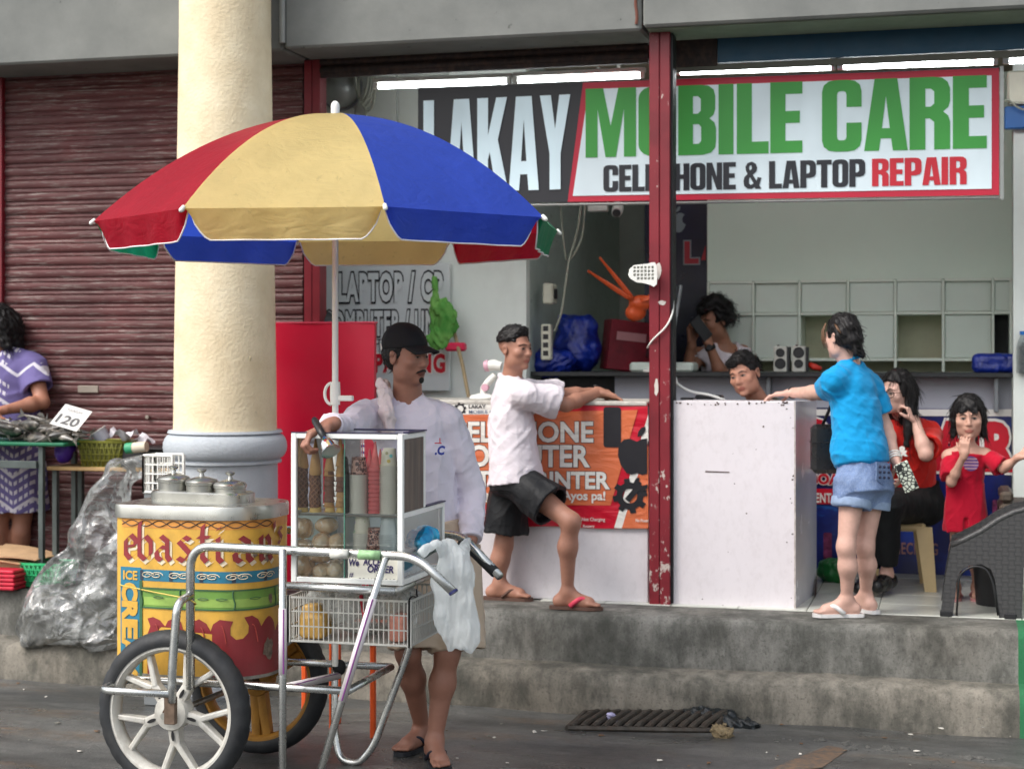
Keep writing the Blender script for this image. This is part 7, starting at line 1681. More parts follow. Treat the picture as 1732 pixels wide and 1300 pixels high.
def flipflop(parent, d, w, z, an, g, msole, mstrap, name='slipper', wide=1.0, closed=False):
    c = Vector((an.x, an.y, z)); pts = []
    for t, hw_ in ((-.095,.012),(-.085,.028),(-.05,.034),(.0,.032),(.06,.036),(.115,.044),(.15,.040),(.178,.024),(.186,.006)): pts.append((t*g, hw_*g*wide))
    L = [(t, -h) for t, h in pts]+[(t, h) for t, h in pts[::-1]]
    b = B(); b.prism([L], lambda x, y, dep: c+d*x-w*y*-1+Vector((0,0,.004-dep)), .016); so_ = b.obj(name, msole, parent)
    b = B()
    for s_ in (-1, 1):
        a = c+d*.118*g+Vector((0,0,.03*g)); m_ = c+d*.075*g+w*s_*.026*g+Vector((0,0,.052*g)); e = c+d*.02*g+w*s_*.040*g*wide+Vector((0,0,.006))
        b.tube(fillet([a, m_, e], .05*g), .008*g*(1.6 if closed else 1), 8)
    b.obj('strap', mstrap, so_, smooth=True)
    return so_
import bmesh
SK_D, SK_M, SK_L, SK_F = C(158,112,94), C(176,122,98), C(206,158,138), C(190,140,118)
WT = fabric('lilac_white_cotton', C(222,216,228), .85, folds=.55); WT2 = fabric('white_cotton', C(224,216,222), .85, folds=.5)
# ============ the vendor
J = dict(neck=P(688,676,6.37), pelvis=P(722,925,6.40), shR=P(614,706,6.27), shL=P(757,712,6.42), elR=P(590,726,5.92), wrR=P(558,719,5.615), elL=P(797,832,6.50), wrL=P(796,912,6.36), hipR=P(698,930,6.36), hipL=P(760,930,6.42), knR=P(690,1102,6.26), knL=P(757,1102,6.30), anR=P(714,1243,6.48), anL=P(735,1257,6.28), headc=P(687,602,6.33))
J['anR'].z = .085; J['anL'].z = .085
H = Head(J['headc'], (.93,-.36,-.08), (-.05,0,1), .92); J['headc'] = H.c
S = SDF(); fr = body(S, J, 1.0, neckr=.058); H.prims(S, jaw=1.08, cheek=1.02, nose=1.15)
fR = foot(S, J['anR'], P(672,1270,6.3), .98, gz(-2.1,6.4)+.014); fL = foot(S, J['anL'], P(752,1290,6.1), .98, gz(-2,6.2)+.014)
hd = nv(Vector((-.16,-.24,-.16))); hand(S, J['wrR'], (-.62,-.62,-.34), (.35,.15,-.9), 1, 1.0, (.75,1.15,.9), .05, (.5,.35,.8))
hand(S, J['wrL'], (-.12,-.35,-.95), (-.9,-.3,.1), -1, 1.0, (.6,.9,.7), .05)
vend = flesh(S, H, 'person in a black cap and white long-sleeved shirt with a scoop behind the cart', SK_D, .0045, lip=C(112,62,54))
H.face(S, vend, eye=.72, look=.002, brow=1.0, moustache=1, beard=1, lid=.3)
# hair under the cap
Sh = H.hairbase(.006, .05, -.072, -.02, .03); Sh.plane(H.L(0,0,.045), H.u); cloth('hair', Sh, HAIRM, vend, .005, wob(.0025, 160, 3), H=H, n=160, ln=.03, seed=1)
CAPM = fabric('black_cap_cloth', (.012,.012,.014), .75, folds=.15)
Sc = SDF(); H.E(Sc, (0,-.012,.048), (.0895,.108,.088), .01); H.E(Sc, (0,-.02,.075), (.078,.09,.072), .02); Sc.plane(H.L(0,.1,.046), -(H.u+H.f*-.12).normalized()); Sc.plane(H.L(0,-.06,.012), -(H.u*1+H.f*.0)); cap_ = cloth('cap', Sc, CAPM, vend, .0045, wob(.0012, 40, 5))
b = B()
def vis(u, v):
    a = (u-.5)*2.2; x = .082*math.sin(a)*(1-.12*v); y0 = -.010+.108*math.cos(a*.95); y = y0+v*.075*math.cos(a*.75)**.6; return H.L(x, y, .052-.018*v-.030*(abs(x)/.08)**2*(.35+.65*v))
b.grid(vis, 19, 7); b.obj('visor', CAPM, cap_, smooth=True, solid=.004)
b = B(); b.ell(H.L(0,-.012,.137), (.008,.008,.005), 10, 6); b.obj('button', CAPM, cap_, smooth=True)
p = H.L(.075,-.070,.036); b = B(); b.tube([p+H.u*.012-H.f*.004+H.l*.012, p+H.u*.006+H.l*.014, p-H.u*.006+H.f*.003+H.l*.013, p-H.u*.012+H.l*.012], .003, 6); b.obj('white_emblem', WPRINT, cap_, smooth=True)
St = tee(J, 1.0, fr, .014, -.06, 1.93, 1.97, .07, 1.0, .86, .060)
w1, w2 = wob(.0045, 22, 11, (1.2,1.2,.8)), wob(.0012, 58, 12); shirt = cloth('shirt', St, WT, vend, .0055, both(w1, w2, crease(.010, 30, 5, (1,1,.7)), crease(.006, 55, 6, (1,1,1.2))))
for k, (e, w, side) in enumerate(((J['elR'], J['wrR'], 1), (J['elL'], J['wrL'], -1))):
    b = B(); d = nv(w-e); c = e.lerp(w, .93 if k == 0 else .97); b.lathe([(.040,-.014),(.046,-.012),(.047,0),(.045,.006),(.038,.006)], c, 20, d); b.obj('cuff', WT, shirt, smooth=True)
# chest print (letters only)
cp_ = P(742, 760, 6.22); prt = plane(P(736, 768, 6.205), (1,.05,0), (0,0,1), (0,1,0))
b = B(); text(b, '.C', prt, 0, 0, .034, .034, .05, skew=.15); b.obj('chest_letters', flatm('chest_blue', C(50,64,150), .6), shirt)
b = B(); text(b, 'I', prt, .018, .045, .02, None, .02); b.box(P(735,750,6.204), P(747,748.5,6.206)); b.obj('red_mark', REDP, shirt)
# towel over the shoulder
tw = fabric('towel_pinkish', C(226,212,212), .95, folds=.7, fs=30)
Sw = SDF(); Sw.cap(P(648,650,6.36), P(650,665,6.27), .022, .026, .02); Sw.cap(P(650,665,6.27), P(655,700,6.235), .026, .028, .02); Sw.cap(P(655,700,6.235), P(662,732,6.225), .026, .02, .02); Sw.cap(P(648,650,6.36), P(652,668,6.46), .022, .026, .02)
towel = cloth('towel', Sw, tw, vend, .005, wob(.007, 60, 8))
KH = fabric('khaki_cotton', C(196,176,154), .85, folds=.45)
J2 = dict(J); J2['knR'] = P(702,1102,6.28); J2['knL'] = P(776,1104,6.34); J2['hipL'] = P(768,930,6.42); Ss = shorts(J2, 1.0, fr, .022, .10, .97, .97, .112); cloth('shorts', Ss, KH, vend, .006, both(wob(.003, 22, 15, (1.3,1.3,.7)), crease(.008, 34, 14, (1.3,1.3,.5))))
NAVY = mat('navy_rubber', C(30,34,52), .55, var=.1); SOLE = mat('dark_sole', C(36,38,44), .7)
flipflop(vend, *fR, J['anR'], 1.0, SOLE, NAVY); flipflop(vend, *fL, J['anL'], 1.0, SOLE, NAVY)
# scoop in his hand
sc = thing('ice_cream_scoop', P(545, 740, 5.66), 'black handled steel ice cream scoop held in the vendor hand over the case', 'scoop')
a, c_ = P(531, 708, 5.575), P(549, 742, 5.50); e = P(562, 768, 5.47)
b = B(); b.tube([a, a.lerp(c_, .1), a.lerp(c_, .6), c_], [.009,.0125,.0135,.0105], 12); b.obj('handle', BLKPL, sc, smooth=True)
d = nv(e-c_); b = B(); b.lathe([(.010,-.004),(.015,.004),(.021,.012),(.026,.030),(.029,.050),(.036,.056),(.037,.060),(.030,.060)], c_, 20, d); b.obj('scoop_bowl', mat('polished_steel', C(220,222,224), .16, metal=1.0, var=.03), sc, smooth=40)
# ============ the man leaning at the orange counter
J = dict(neck=P(864,646,8.05), pelvis=P(866,802,8.02), shR=P(884,668,7.92), shL=P(893,664,8.19), elR=P(957,684,8.06), wrR=P(1014,663,8.30), elL=P(962,668,8.36), wrL=P(1002,664,8.44), hipR=P(878,815,7.97), hipL=P(862,815,8.11), knR=P(966,882,7.86), knL=P(852,922,8.13), anR=P(960,994,7.92), anL=P(845,996,8.14), headc=P(871,590,8.03))
J['anR'].z = FZ+.085; J['anL'].z = FZ+.08
H = Head(J['headc'], (.90,-.44,-.02), (0,0,1), .87); S = SDF(); fr = body(S, J, .93); H.prims(S, 1.0, 1.0, 1.0)
fR = foot(S, J['anR'], P(1010,1020,7.92), .92, FZ+.016); fL = foot(S, J['anL'], P(890,1017,8.14), .92, FZ+.014)
hand(S, J['wrR'], (.9,.2,-.28), (.1,-.1,-1), 1, .92, (.25,.5,.4), .12); hand(S, J['wrL'], (.95,.1,-.1), (-.1,-.5,-.8), -1, .92, (.5,.6,.5), .06)
def fade(q): return np.clip((q[:, 2]-.008)/.05, 0, 1)*np.clip((.055-q[:, 1])/.02, 0, 1)*.85
man2 = flesh(S, H, 'person in a white t-shirt and black shorts leaning on the orange bannered counter', C(172,124,104), .005, fade)
H.face(S, man2, .85, .002, 1.0, lid=.1)
Sh = H.hairbase(.010, .080, .040, .04, .052, .010); H.E(Sh, (0,.045,.105), (.05,.04,.025), .02); cloth('hair', Sh, HAIRM, man2, .005, wob(.004, 110, 6), H=H, n=260, ln=.022, flow=(0,.35,.9), lift=.2, seed=2)
St = tee(J, .93, fr, .012, -.05, .78, .7, .088, .96, 1.14, .056, sway=(.02,-.0,0), elf=.86); w1, w2 = wob(.004, 24, 31, (1.2,1.2,.8)), wob(.001, 60, 32); cloth('shirt', St, WT2, man2, .006, both(w1, w2, crease(.009, 34, 7, (1,1,1.2)), crease(.005, 60, 8, (1,1,1.4))))
BK = fabric('black_polyester', (.010,.011,.013), .55, folds=.5); Ss = shorts(J, .93, fr, .008, .06, .62, .78, .126); cloth('shorts', Ss, BK, man2, .006, both(wob(.003, 24, 35, (1.3,1.3,.7)), crease(.009, 34, 9, (1.3,1.3,.4))))
PKR = mat('pink_rubber', C(226,74,98), .5); DSO = mat('brown_sole', C(96,70,60), .7); flipflop(man2, *fR, J['anR'], .95, DSO, PKR, closed=True); flipflop(man2, *fL, J['anL'], .95, DSO, DSO)
ph = thing('black_phone', P(1022, 668, 8.42), 'black phone in the hand of the man leaning on the orange counter', 'phone'); M = Matrix.Translation(P(1024, 664, 8.40)) @ Matrix.Rotation(R(25), 4, 'Z') @ Matrix.Rotation(R(35), 4, 'Y'); b = B(); b.box((-.07,-.036,-.005), (.07,.036,.005), .004, M); b.obj('body', BLKPL, ph); b = B(); b.box((-.064,-.032,.0051), (.064,.032,.0058), 0, M); b.obj('screen', mat('dark_screen', (.02,.024,.03), .2), ph)
# ============ the woman in blue
J = dict(neck=P(1437,614,8.16), pelvis=P(1461,806,8.06), shL=P(1411,646,8.02), shR=P(1471,652,8.25), elL=P(1389,664,8.24), wrL=P(1340,664,8.40), elR=P(1497,722,8.27), wrR=P(1514,776,8.15), hipL=P(1443,822,8.02), hipR=P(1476,822,8.13), knL=P(1431,925,7.97), knR=P(1463,925,8.10), anL=P(1432,1012,8.03), anR=P(1464,1008,8.20), headc=P(1424,570,8.14))
J['anL'].z = J['anR'].z = FZ+.085
H = Head(J['headc'], (-.76,.60,-.06), (0,0,1), .84); S = SDF(); fr = body(S, J, .92, 1.0, lg=.86); H.prims(S, .95, 1.05, .9)
fL = foot(S, J['anL'], P(1395,1040,8.0), .86, FZ+.016); fR = foot(S, J['anR'], P(1430,1035,8.3), .86, FZ+.016)
hand(S, J['wrL'], (-.95,.2,-.1), (0,0,-1), -1, .88, (.2,.4,.3), .1); hand(S, J['wrR'], (.35,-.35,-.86), (-.75,-.3,-.3), 1, .88, (.5,.7,.6), .06)
wom = flesh(S, H, 'person in a bright blue t-shirt and denim shorts standing at the white counter', C(214,172,156), .005)
H.face(S, wom, .9, 0, .8)
Sh = H.hairbase(.013, .066, -.06, -.012, .040, .006); H.E(Sh, (.0,-.095,-.02), (.042,.036,.04), .03); H.S_(Sh, (0,-.09,-.03), (0,-.10,-.10), .034, .016, .03); H.S_(Sh, (.02,-.10,-.05), (.035,-.125,-.13), .016, .005, .02); H.S_(Sh, (-.02,-.10,-.04), (-.03,-.13,-.115), .014, .004, .02)
hr = cloth('hair', Sh, HAIRM, wom, .005, wob(.006, 90, 16, (1,1,.5)), H=H, n=300, ln=.05, flow=(0,-.8,-.4), lift=.10, seed=3)
b = B(); bl = mat('blond_streak', C(104,76,56), .5)
for k in range(4): b.tube([H.L(-.04-.012*k*.6, .084-.008*k, .085), H.L(-.058-.006*k, .098-.010*k, .04), H.L(-.062-.004*k, .098-.012*k, -.01), H.L(-.056-.003*k, .088-.012*k, -.06)], [.003,.004,.003,.001], 6)
b.obj('blond_fringe', bl, hr, smooth=True); b = B(); b.tube([H.L(-.085, -.03, .07), H.L(-.096,-.055,.045), H.L(-.09,-.075,.015)], [.003,.007,.003], 6); b.obj('blond_streak', bl, hr, smooth=True)
BLU = fabric('turquoise_cotton', C(10,146,204), .85, folds=.5); St = tee(J, .92, fr, .011, .075, .68, .52, .074, 1.0, .98, .062); St.ell(J['pelvis']+fr[1]*.03+Vector((0,0,.12)), [.142,.125,.11], fr[0], .05); w1, w2 = wob(.003, 24, 41, (1,1,1.8)), wob(.001, 60, 42); cloth('shirt', St, BLU, wom, .006, both(w1, w2, crease(.008, 34, 10, (.8,.8,1.6)), crease(.004, 62, 11, (.8,.8,1.6))))
DN = NT('denim'); n = DN.noise(7, 5, .6); n2 = DN.noise(300, 2, .6, (1,1,.3)); DN.set(color=DN.mix(DN.ramp(n2, [(.4, 0.0), (.7, .35)]), DN.ramp(n, [(.3, C(66,90,134)), (.7, C(124,148,190))]), C(180,190,206)), rough=.85); DN.bump(DN.noise(12, 4, .6, (1,1,1), 1), .5, .015); DN = DN.m
Ss = shorts(J, .92, fr, .012, .13, .33, .36, .098, 1.0); sho = cloth('denim_shorts', Ss, DN, wom, .006, wob(.003, 36, 45))
b = B()
for k, l in (('R', .36), ('L', .33)):
    hp, kn = J['hip'+k], J['kn'+k]; d = nv(kn-hp); c = hp.lerp(kn, l); b.lathe([(.088,-.04),(.095,-.036),(.096,-.004),(.092,.002),(.084,.0)], c, 26, d)
b.obj('rolled_hem', mat('denim_pale', C(150,170,200), .85, var=.15, vs=30), sho, smooth=40)
fw, lat = fr[1], fr[3]; pk = J['pelvis']-fw*.131-lat*.02-Vector((0,0,.005)); b = B(); f_ = plane(pk, lat*1.0, (0,0,1), fw); b.prism([[(-.055,.05),(-.058,-.03),(0,-.058),(.052,-.03),(.05,.05)]], f_, .004); b.obj('back_pocket', DN, sho)
b = B()
for i in range(3):
    for j in range(3): b.ell(f_(-.034+i*.034, -.02+j*.025, -.003), (.008,.004,.007), 7, 5)
b.obj('pocket_studs', mat('dark_studs', C(40,44,70), .3), sho, smooth=True, kind='stuff')
WSH = mat('white_sandal', C(228,226,224), .45)
for q_, an in ((fL, J['anL']), (fR, J['anR'])): flipflop(wom, *q_, an, .88, WSH, WSH, 'sandal', 1.1, True)
b = B()
for k in range(3): 
    c = J['wrR']+nv(J['elR']-J['wrR'])*(.0+.014*k); d = nv(J['elR']-J['wrR']); u_ = d.orthogonal().normalized(); w_ = d.cross(u_); b.tube([c+(u_*math.cos(a)+w_*math.sin(a))*.031 for a in np.linspace(0, 6.283, 19)[:-1]], .0042, 6, closed=True)
b.obj('bead_bracelet', WPRINT, wom, smooth=True)
b = B(); c = J['wrL']; d = nv(J['elL']-J['wrL']); b.lathe([(.027,-.006),(.031,-.006),(.031,.006),(.027,.006)], c, 18, d); b.obj('wristband', BLKPL, wom, smooth=True)
ph = thing('patterned_phone', P(1537, 812, 8.06), 'phone in a black and white patterned case held by the woman in blue', 'phone')
M = Matrix.Translation(P(1533, 806, 8.045)) @ Matrix.Rotation(R(18), 4, 'Z') @ Matrix.Rotation(R(-24), 4, 'Y')
cm = NT('patterned_case'); vo = cm.n.new('ShaderNodeTexVoronoi'); vo.inputs['Scale'].default_value = 55; vo.feature = 'DISTANCE_TO_EDGE'; cm.l.new(cm.pos(), vo.inputs['Vector']); cm.set(color=cm.ramp(vo.outputs[0], [(.10, C(24,26,28)), (.16, C(206,212,196))]), rough=.3)
b = B(); b.box((-.036,-.005,-.072), (.036,.005,.072), .004, M); b.obj('case', cm.m, ph); b = B(); b.box((-.03,-.0075,.035), (-.004,-.0052,.064), .001, M); b.obj('camera_bump', BLKPL, ph)
hb = thing('black_handbag', P(1395, 800, 8.25), 'black handbag hanging from the shoulder of the woman in blue', 'handbag')
M = Matrix.Translation(P(1398, 800, 8.24)) @ Matrix.Rotation(R(12), 4, 'Z'); b = B(); b.box((-.075,-.05,.0), (.10,.05,.24), .02, M); b.obj('bag_body', mat('black_leather', (.012,.012,.013), .3, var=.2, bump=.2, bs=60), hb); b = B(); b.box((-.078,-.053,.15), (.103,.053,.155), .002, M); b.obj('flap_seam', BLKPL, hb)
b = B(); b.tube(fillet([M @ Vector((-.02,0,.235)), P(1404, 690, 8.2), P(1418, 640, 8.1), P(1440,622,8.10)], .1), .008, 6); b.obj('shoulder_strap', BLKPL, hb, smooth=True)
# ============ the girl on the stool
J = dict(neck=P(1530,712,9.10), pelvis=P(1543,848,9.20), shR=P(1495,738,9.02), shL=P(1572,734,9.17), elR=P(1476,800,9.0), wrR=P(1484,812,8.80), elL=P(1566,768,8.90), wrL=P(1548,712,8.96), hipR=P(1522,856,9.10), hipL=P(1560,858,9.17), knR=P(1474,848,8.82), knL=P(1502,852,8.74), anR=P(1470,985,8.86), anL=P(1500,975,8.84), headc=P(1517,664,9.0))
J['anR'].z = FZ+.09; J['anL'].z = FZ+.11
H = Head(J['headc'], (-.62,-.78,-.04), (.04,0,1), .90); S = SDF(); fr = body(S, J, .92, 1.0); H.prims(S, .95, 1.12, .95)
fR = foot(S, J['anR'], P(1450,1005,8.7), .88, FZ+.02); fL = foot(S, J['anL'], P(1478,1000,8.65), .88, FZ+.035)
hand(S, J['wrR'], (.2,-.75,-.6), (0,-.3,-1), 1, .88, (.2,.4,.3), .1); hand(S, J['wrL'], (-.35,-.1,.9), (-.8,.2,.3), 1, .85, (.9,1.0,.8), .05)
sit = flesh(S, H, 'person with long black hair, glasses and red t-shirt sitting on the cream stool', C(216,174,158), .005)
H.face(S, sit, .95, -.001, .9)
Sh = H.hairbase(.016, .074, -.09, -.02, .050, .006)
for x, y0, y1 in ((-.080,-.015,.0),(.082,-.04,-.035)): H.S_(Sh, (x,y0,.03), (x*1.12,y1-.01,-.12), .028, .034, .03); H.S_(Sh, (x*1.12,y1-.01,-.12), (x*1.15,y1+.03,-.30), .034, .016, .03)
H.S_(Sh, (0,-.07,-.02), (0,-.09,-.25), .07, .06, .04); cloth('hair', Sh, HAIRM, sit, .0055, wob(.005, 80, 17, (1.5,1.5,.3)), H=H, n=900, ln=.10, flow=(0,-.05,-1), lift=.08, seed=4)
gm = mat('glasses_frame', C(60,36,36), .3); b = B()
for x in (-1, 1): b.tube([H.L(x*.034+.026*math.cos(a)*1.0, .106-.012*abs(math.cos(a))*(1 if x*math.cos(a) > 0 else 0), .0-.002+.021*math.sin(a)) for a in np.linspace(0, 6.283, 21)[:-1]], .0022, 6, closed=True); b.tube([H.L(x*.060, .096, .006), H.L(x*.080, .03, .008), H.L(x*.084,-.01,.006)], .002, 6)
b.tube([H.L(-.009,.108,.002), H.L(0,.112,.005), H.L(.009,.108,.002)], .002, 6); gla = b.obj('glasses', gm, sit, smooth=True)
b = B()
for x in (-1, 1): c = [H.L(x*.034+.025*math.cos(a), .105, -.002+.020*math.sin(a)) for a in np.linspace(0, 6.283, 19)[:-1]]; b.add(c, [tuple(range(18))])
b.obj('lens', GLASS, gla)
REDT = fabric('orange_red_cotton', C(214,40,32), .85, folds=.5); St = tee(J, .92, fr, .014, -.06, .72, .72, .085, 1.0, 1.05, .06); shs = cloth('shirt', St, REDT, sit, .006, both(wob(.003, 26, 51), crease(.009, 34, 12)))
g_ = np.random.default_rng(6); pf = P(1528, 762, 8.93)
b = B(); text(b, '&', plane(P(1520,770,8.935), (1,0,0), (0,0,1), (0,1,0)), 0, 0, .05, .04, .05); b.obj('shirt_print', WPRINT, shs)
PT = fabric('black_trousers', (.009,.010,.011), .8, folds=.4); Ss = shorts(J, .92, fr, .020, .10, 1.88, 1.85, .062, 1.12); cloth('trousers', Ss, PT, sit, .006, both(wob(.003, 26, 55), crease(.007, 40, 15)))
for q_, an in ((fR, J['anR']), (fL, J['anL'])):
    d, w, z = q_; S2 = SDF(); a = Vector((an.x, an.y, z)); S2.cap(a-d*.045+Vector((0,0,.035)), a+d*.06+Vector((0,0,.035)), .042, .042, .02); S2.cap(a+d*.06+Vector((0,0,.03)), a+d*.14+Vector((0,0,.025)), .042, .034, .02); S2.plane(a+Vector((0,0,-.012)), (0,0,-1)); S2.cap(an+Vector((0,0,-.005)), an+Vector((0,0,.06)), .036, .04, .004, 1); o_ = cloth('shoe', S2, mat('black_shoe', (.01,.01,.011), .25), sit, .005)
    b = B(); b.tube([a+d*.03+w*.042+Vector((0,0,.03)), a+d*.05+Vector((0,0,.074)), a+d*.03-w*.042+Vector((0,0,.03))], .004, 6); b.obj('grey_stripe', mat('grey_trim2', C(120,122,124), .5), o_, smooth=True)
# ============ the little girl
J = dict(neck=P(1635,755,8.77), pelvis=P(1633,848,8.78), shR=P(1605,772,8.77), shL=P(1667,770,8.77), elR=P(1609,815,8.66), wrR=P(1631,768,8.60), elL=P(1697,792,8.72), wrL=P(1724,772,8.66), hipR=P(1620,856,8.78), hipL=P(1646,856,8.78), knR=P(1617,932,8.76), knL=P(1650,932,8.76), anR=P(1616,1000,8.77), anL=P(1652,998,8.80), headc=P(1638,706,8.75))
J['anR'].z = J['anL'].z = FZ+.06
H = Head(J['headc'], (.02,-1,-.06), (-.02,0,1), .88); S = SDF(); fr = body(S, J, .62, .9, neckr=.062); H.prims(S, .92, 1.1, .85)
fR = foot(S, J['anR'], P(1612,1022,8.55), .68, FZ+.014); fL = foot(S, J['anL'], P(1655,1022,8.55), .68, FZ+.014)
hand(S, J['wrR'], (.05,-.1,1), (.1,.9,.1), 1, .62, (.5,.8,.6), .06); hand(S, J['wrL'], (.9,-.1,.3), (.0,-.5,.8), -1, .62, (.3,.5,.4), .15)
girl = flesh(S, H, 'small child in a red off-shoulder dress with a hand at the mouth', C(206,160,140), .0045)
H.face(S, girl, 1.15, 0, .8)
Sh = H.hairbase(.014, .050, -.075, -.02, .052, .006)
for x in (-1, 1): H.S_(Sh, (x*.07,-.005,.03), (x*.085,-.0,-.10), .024, .018, .03)
H.S_(Sh, (0,-.06,-.02), (0,-.06,-.12), .07, .05, .04)
for k in range(7): x = -.045+.015*k; H.S_(Sh, (x*.8,.062,.085), (x*1.05,.092,.032+.006*(k % 2)), .012, .005, .008)
cloth('hair', Sh, HAIRM, girl, .005, wob(.004, 100, 18, (1.5,1.5,.4)), H=H, n=650, ln=.06, flow=lambda q: np.stack([q[:,0]*2, np.where(q[:,1] > .03, .6, -.2), -np.ones(len(q))], 1), lift=.1, seed=5)
RD = fabric('crimson_cotton', C(186,10,44), .85, folds=.5); fw = fr[1]; M3 = fr[0]
S2 = SDF(); S2.flat(P(1636,764,8.765), P(1632,800,8.77), .090, .088, .01, el=((0,1,0), .72)); S2.flat(P(1632,792,8.77), P(1634,897,8.775), .086, .118, .04, el=((0,1,0), .74))
S2.cap(P(1634,905,8.70), P(1634,880,8.70), .014, .01, .01, 1)
for (a, e, s_) in ((J['shR'], J['elR'], 1), (J['shL'], J['elL'], -1)): S2.cap(a.lerp(e, .30), a.lerp(e, .72), .046, .054, .02); S2.flat(a.lerp(e, .80), a.lerp(e, 1.1), .044, .046, .004, 1)
dr = cloth('dress', S2, RD, girl, .005, both(wob(.003, 36, 61, (1.4,1.4,.5)), crease(.007, 46, 13, (1.4,1.4,.4))))
pf = plane(P(1642,772,8.66)+Vector((0,0,-.035)), (1,0,0), (0,0,1), (0,1,0))
b = B(); b.prism([circ(0, 0, .038, 22)], pf, .004); b.obj('round_print', mat('lilac_print', C(120,84,150), .6, var=.3, vs=40), dr)
for k in range(4): b = B(); y = -.024+.016*k; w_ = math.sqrt(max(0, .038**2-y*y)); b.prism([[(-w_,y-.003),(w_,y-.003),(w_,y+.003),(-w_,y+.003)]], lambda x, y_, d: pf(x, y_, -.002)); b.obj('print_stripe', flatm('pale_pink_print', C(214,170,180), .6), dr)
PSH = mat('pink_clog', C(214,150,150), .5)
for q_, an in ((fR, J['anR']), (fL, J['anL'])): flipflop(girl, *q_, an, .68, PSH, PSH, 'clog', 1.15, True)
# ============ the man filming behind the back counter
J = dict(neck=P(1226,584,10.10), pelvis=P(1228,730,10.12), shR=P(1178,602,10.0), shL=P(1256,598,10.16), elR=P(1160,646,9.86), wrR=P(1170,580,9.80), elL=P(1222,640,9.84), wrL=P(1199,582,9.78), hipR=P(1210,750,10.1), hipL=P(1250,750,10.15), knR=P(1205,870,10.1), knL=P(1252,870,10.15), anR=P(1205,940,10.1), anL=P(1252,940,10.15), headc=P(1211,542,10.06))
for k in 'RL': J['an'+k].z = FZ+.085; J['kn'+k].z = FZ+.45
H = Head(J['headc'], (-.74,-.62,-.22), (.05,0,1), .98); S = SDF(); fr = body(S, J, .95); H.prims(S)
for k in 'RL': foot(S, J['an'+k], J['an'+k]+Vector((0,-.2,-.08)), .95, FZ+.01)
hand(S, J['wrR'], (-.05,-.05,1), (.6,-.2,.2), 1, 1.0, (.6,.8,.6), .08); hand(S, J['wrL'], (-.35,.0,.9), (-.4,.2,-.1), -1, 1.0, (.7,.8,.6), .08)
flm = flesh(S, H, 'person in a white tank top holding up a phone behind the back counter', C(160,112,88), .006)
H.face(S, flm, .7, 0, 1.0, lid=.3)
Sh = H.hairbase(.022, .07, -.03, .0, .045, .02); g_ = np.random.default_rng(5)
for k in range(26):
    a, t = g_.uniform(0, 6.28), g_.uniform(.15, 1.3); H.E(Sh, (.085*math.sin(t)*math.cos(a), -.012+.10*math.sin(t)*math.sin(a)*.95, .045+.085*math.cos(t)), (.022,.024,.02), .012)
H.E(Sh, (0,.075,.085), (.06,.03,.022), .02); Sh.box(H.L(0,.15,-.06), [.12,.10,.10], H.M, .02, .01, 1); cloth('hair', Sh, HAIRM, flm, .006, wob(.008, 70, 19), H=H, n=700, ln=.04, flow=lambda q: np.random.default_rng(3).normal(size=q.shape), lift=.5, seed=6)
St = tee(J, .95, fr, .012, -.1, 0, 0, .07, 1.0, 1.0, .072, .95)
for k in 'RL': St.cap(J['sh'+k]+Vector((0,0,.03)), J['sh'+k]-Vector((0,0,.06)), .056, .06, .008, 1)
cloth('tank_top', St, WT2, flm, .006, wob(.004, 30, 71)); Ss = shorts(J, .95, fr, .02, .1, .8, .8, .1); cloth('shorts', Ss, KH, flm, .008)
b = B(); d = nv(J['elL']-J['wrL']); b.lathe([(.028,-.014),(.033,-.012),(.033,.012),(.028,.014)], J['wrL']+d*.02, 18, d); b.obj('wristwatch', BLKPL, flm, smooth=True); b = B(); b.lathe([(0,-.004),(.017,-.004),(.018,.004)], J['wrL']+d*.02+Vector((.0,-.033,0)), 14, (0,1,0)); b.obj('watch_face', DKSTEEL, flm)
ph = thing('dark_phone', P(1184, 560, 9.72), 'dark phone held up by the man behind the back counter', 'phone'); M = Matrix.Translation(P(1186, 556, 9.73)) @ Matrix.Rotation(R(35), 4, 'Z') @ Matrix.Rotation(R(50), 4, 'Y'); b = B(); b.box((-.075,-.005,-.037), (.075,.005,.037), .004, M); b.obj('body', BLKPL, ph); b = B(); b.box((.045,-.0075,.004), (.068,-.0052,.03), .001, M); b.obj('camera_bump', DKSTEEL, ph)
# ============ the man behind the white counter
J = dict(neck=P(1288,678,8.97), pelvis=P(1300,830,9.05), shR=P(1246,712,8.92), shL=P(1334,700,9.03), elR=P(1236,800,8.85), wrR=P(1250,850,8.7), elL=P(1346,790,8.95), wrL=P(1330,850,8.75), hipR=P(1275,838,9.0), hipL=P(1325,838,9.1), knR=P(1262,842,8.84), knL=P(1312,842,8.84), anR=P(1262,970,8.84), anL=P(1312,970,8.84), headc=P(1260,633,8.88))
for k in 'RL': J['an'+k].z = FZ+.085
H = Head(J['headc'], (-.30,-.93,-.16), (-.24,0,.97), .93); S = SDF(); fr = body(S, J, .95); H.prims(S, 1.08, 1.06, 1.05)
for k in 'RL': foot(S, J['an'+k], J['an'+k]+Vector((0,-.2,-.08)), .9, FZ+.012); hand(S, J['wr'+k], (0,-.6,-.6), (0,0,-1), 1 if k == 'R' else -1, .9)
mn4 = flesh(S, H, 'person with tilted head and short black hair looking out from behind the white counter', C(184,132,110), .005, fade)
H.face(S, mn4, .9, .002, 1.0)
Sh = H.hairbase(.012, .068, .0, .015, .052, .008); H.E(Sh, (.01,.06,.088), (.062,.03,.026), .02); cloth('hair', Sh, HAIRM, mn4, .005, wob(.005, 100, 20), H=H, n=420, ln=.035, flow=(-.5,.6,-.1), lift=.25, seed=7)
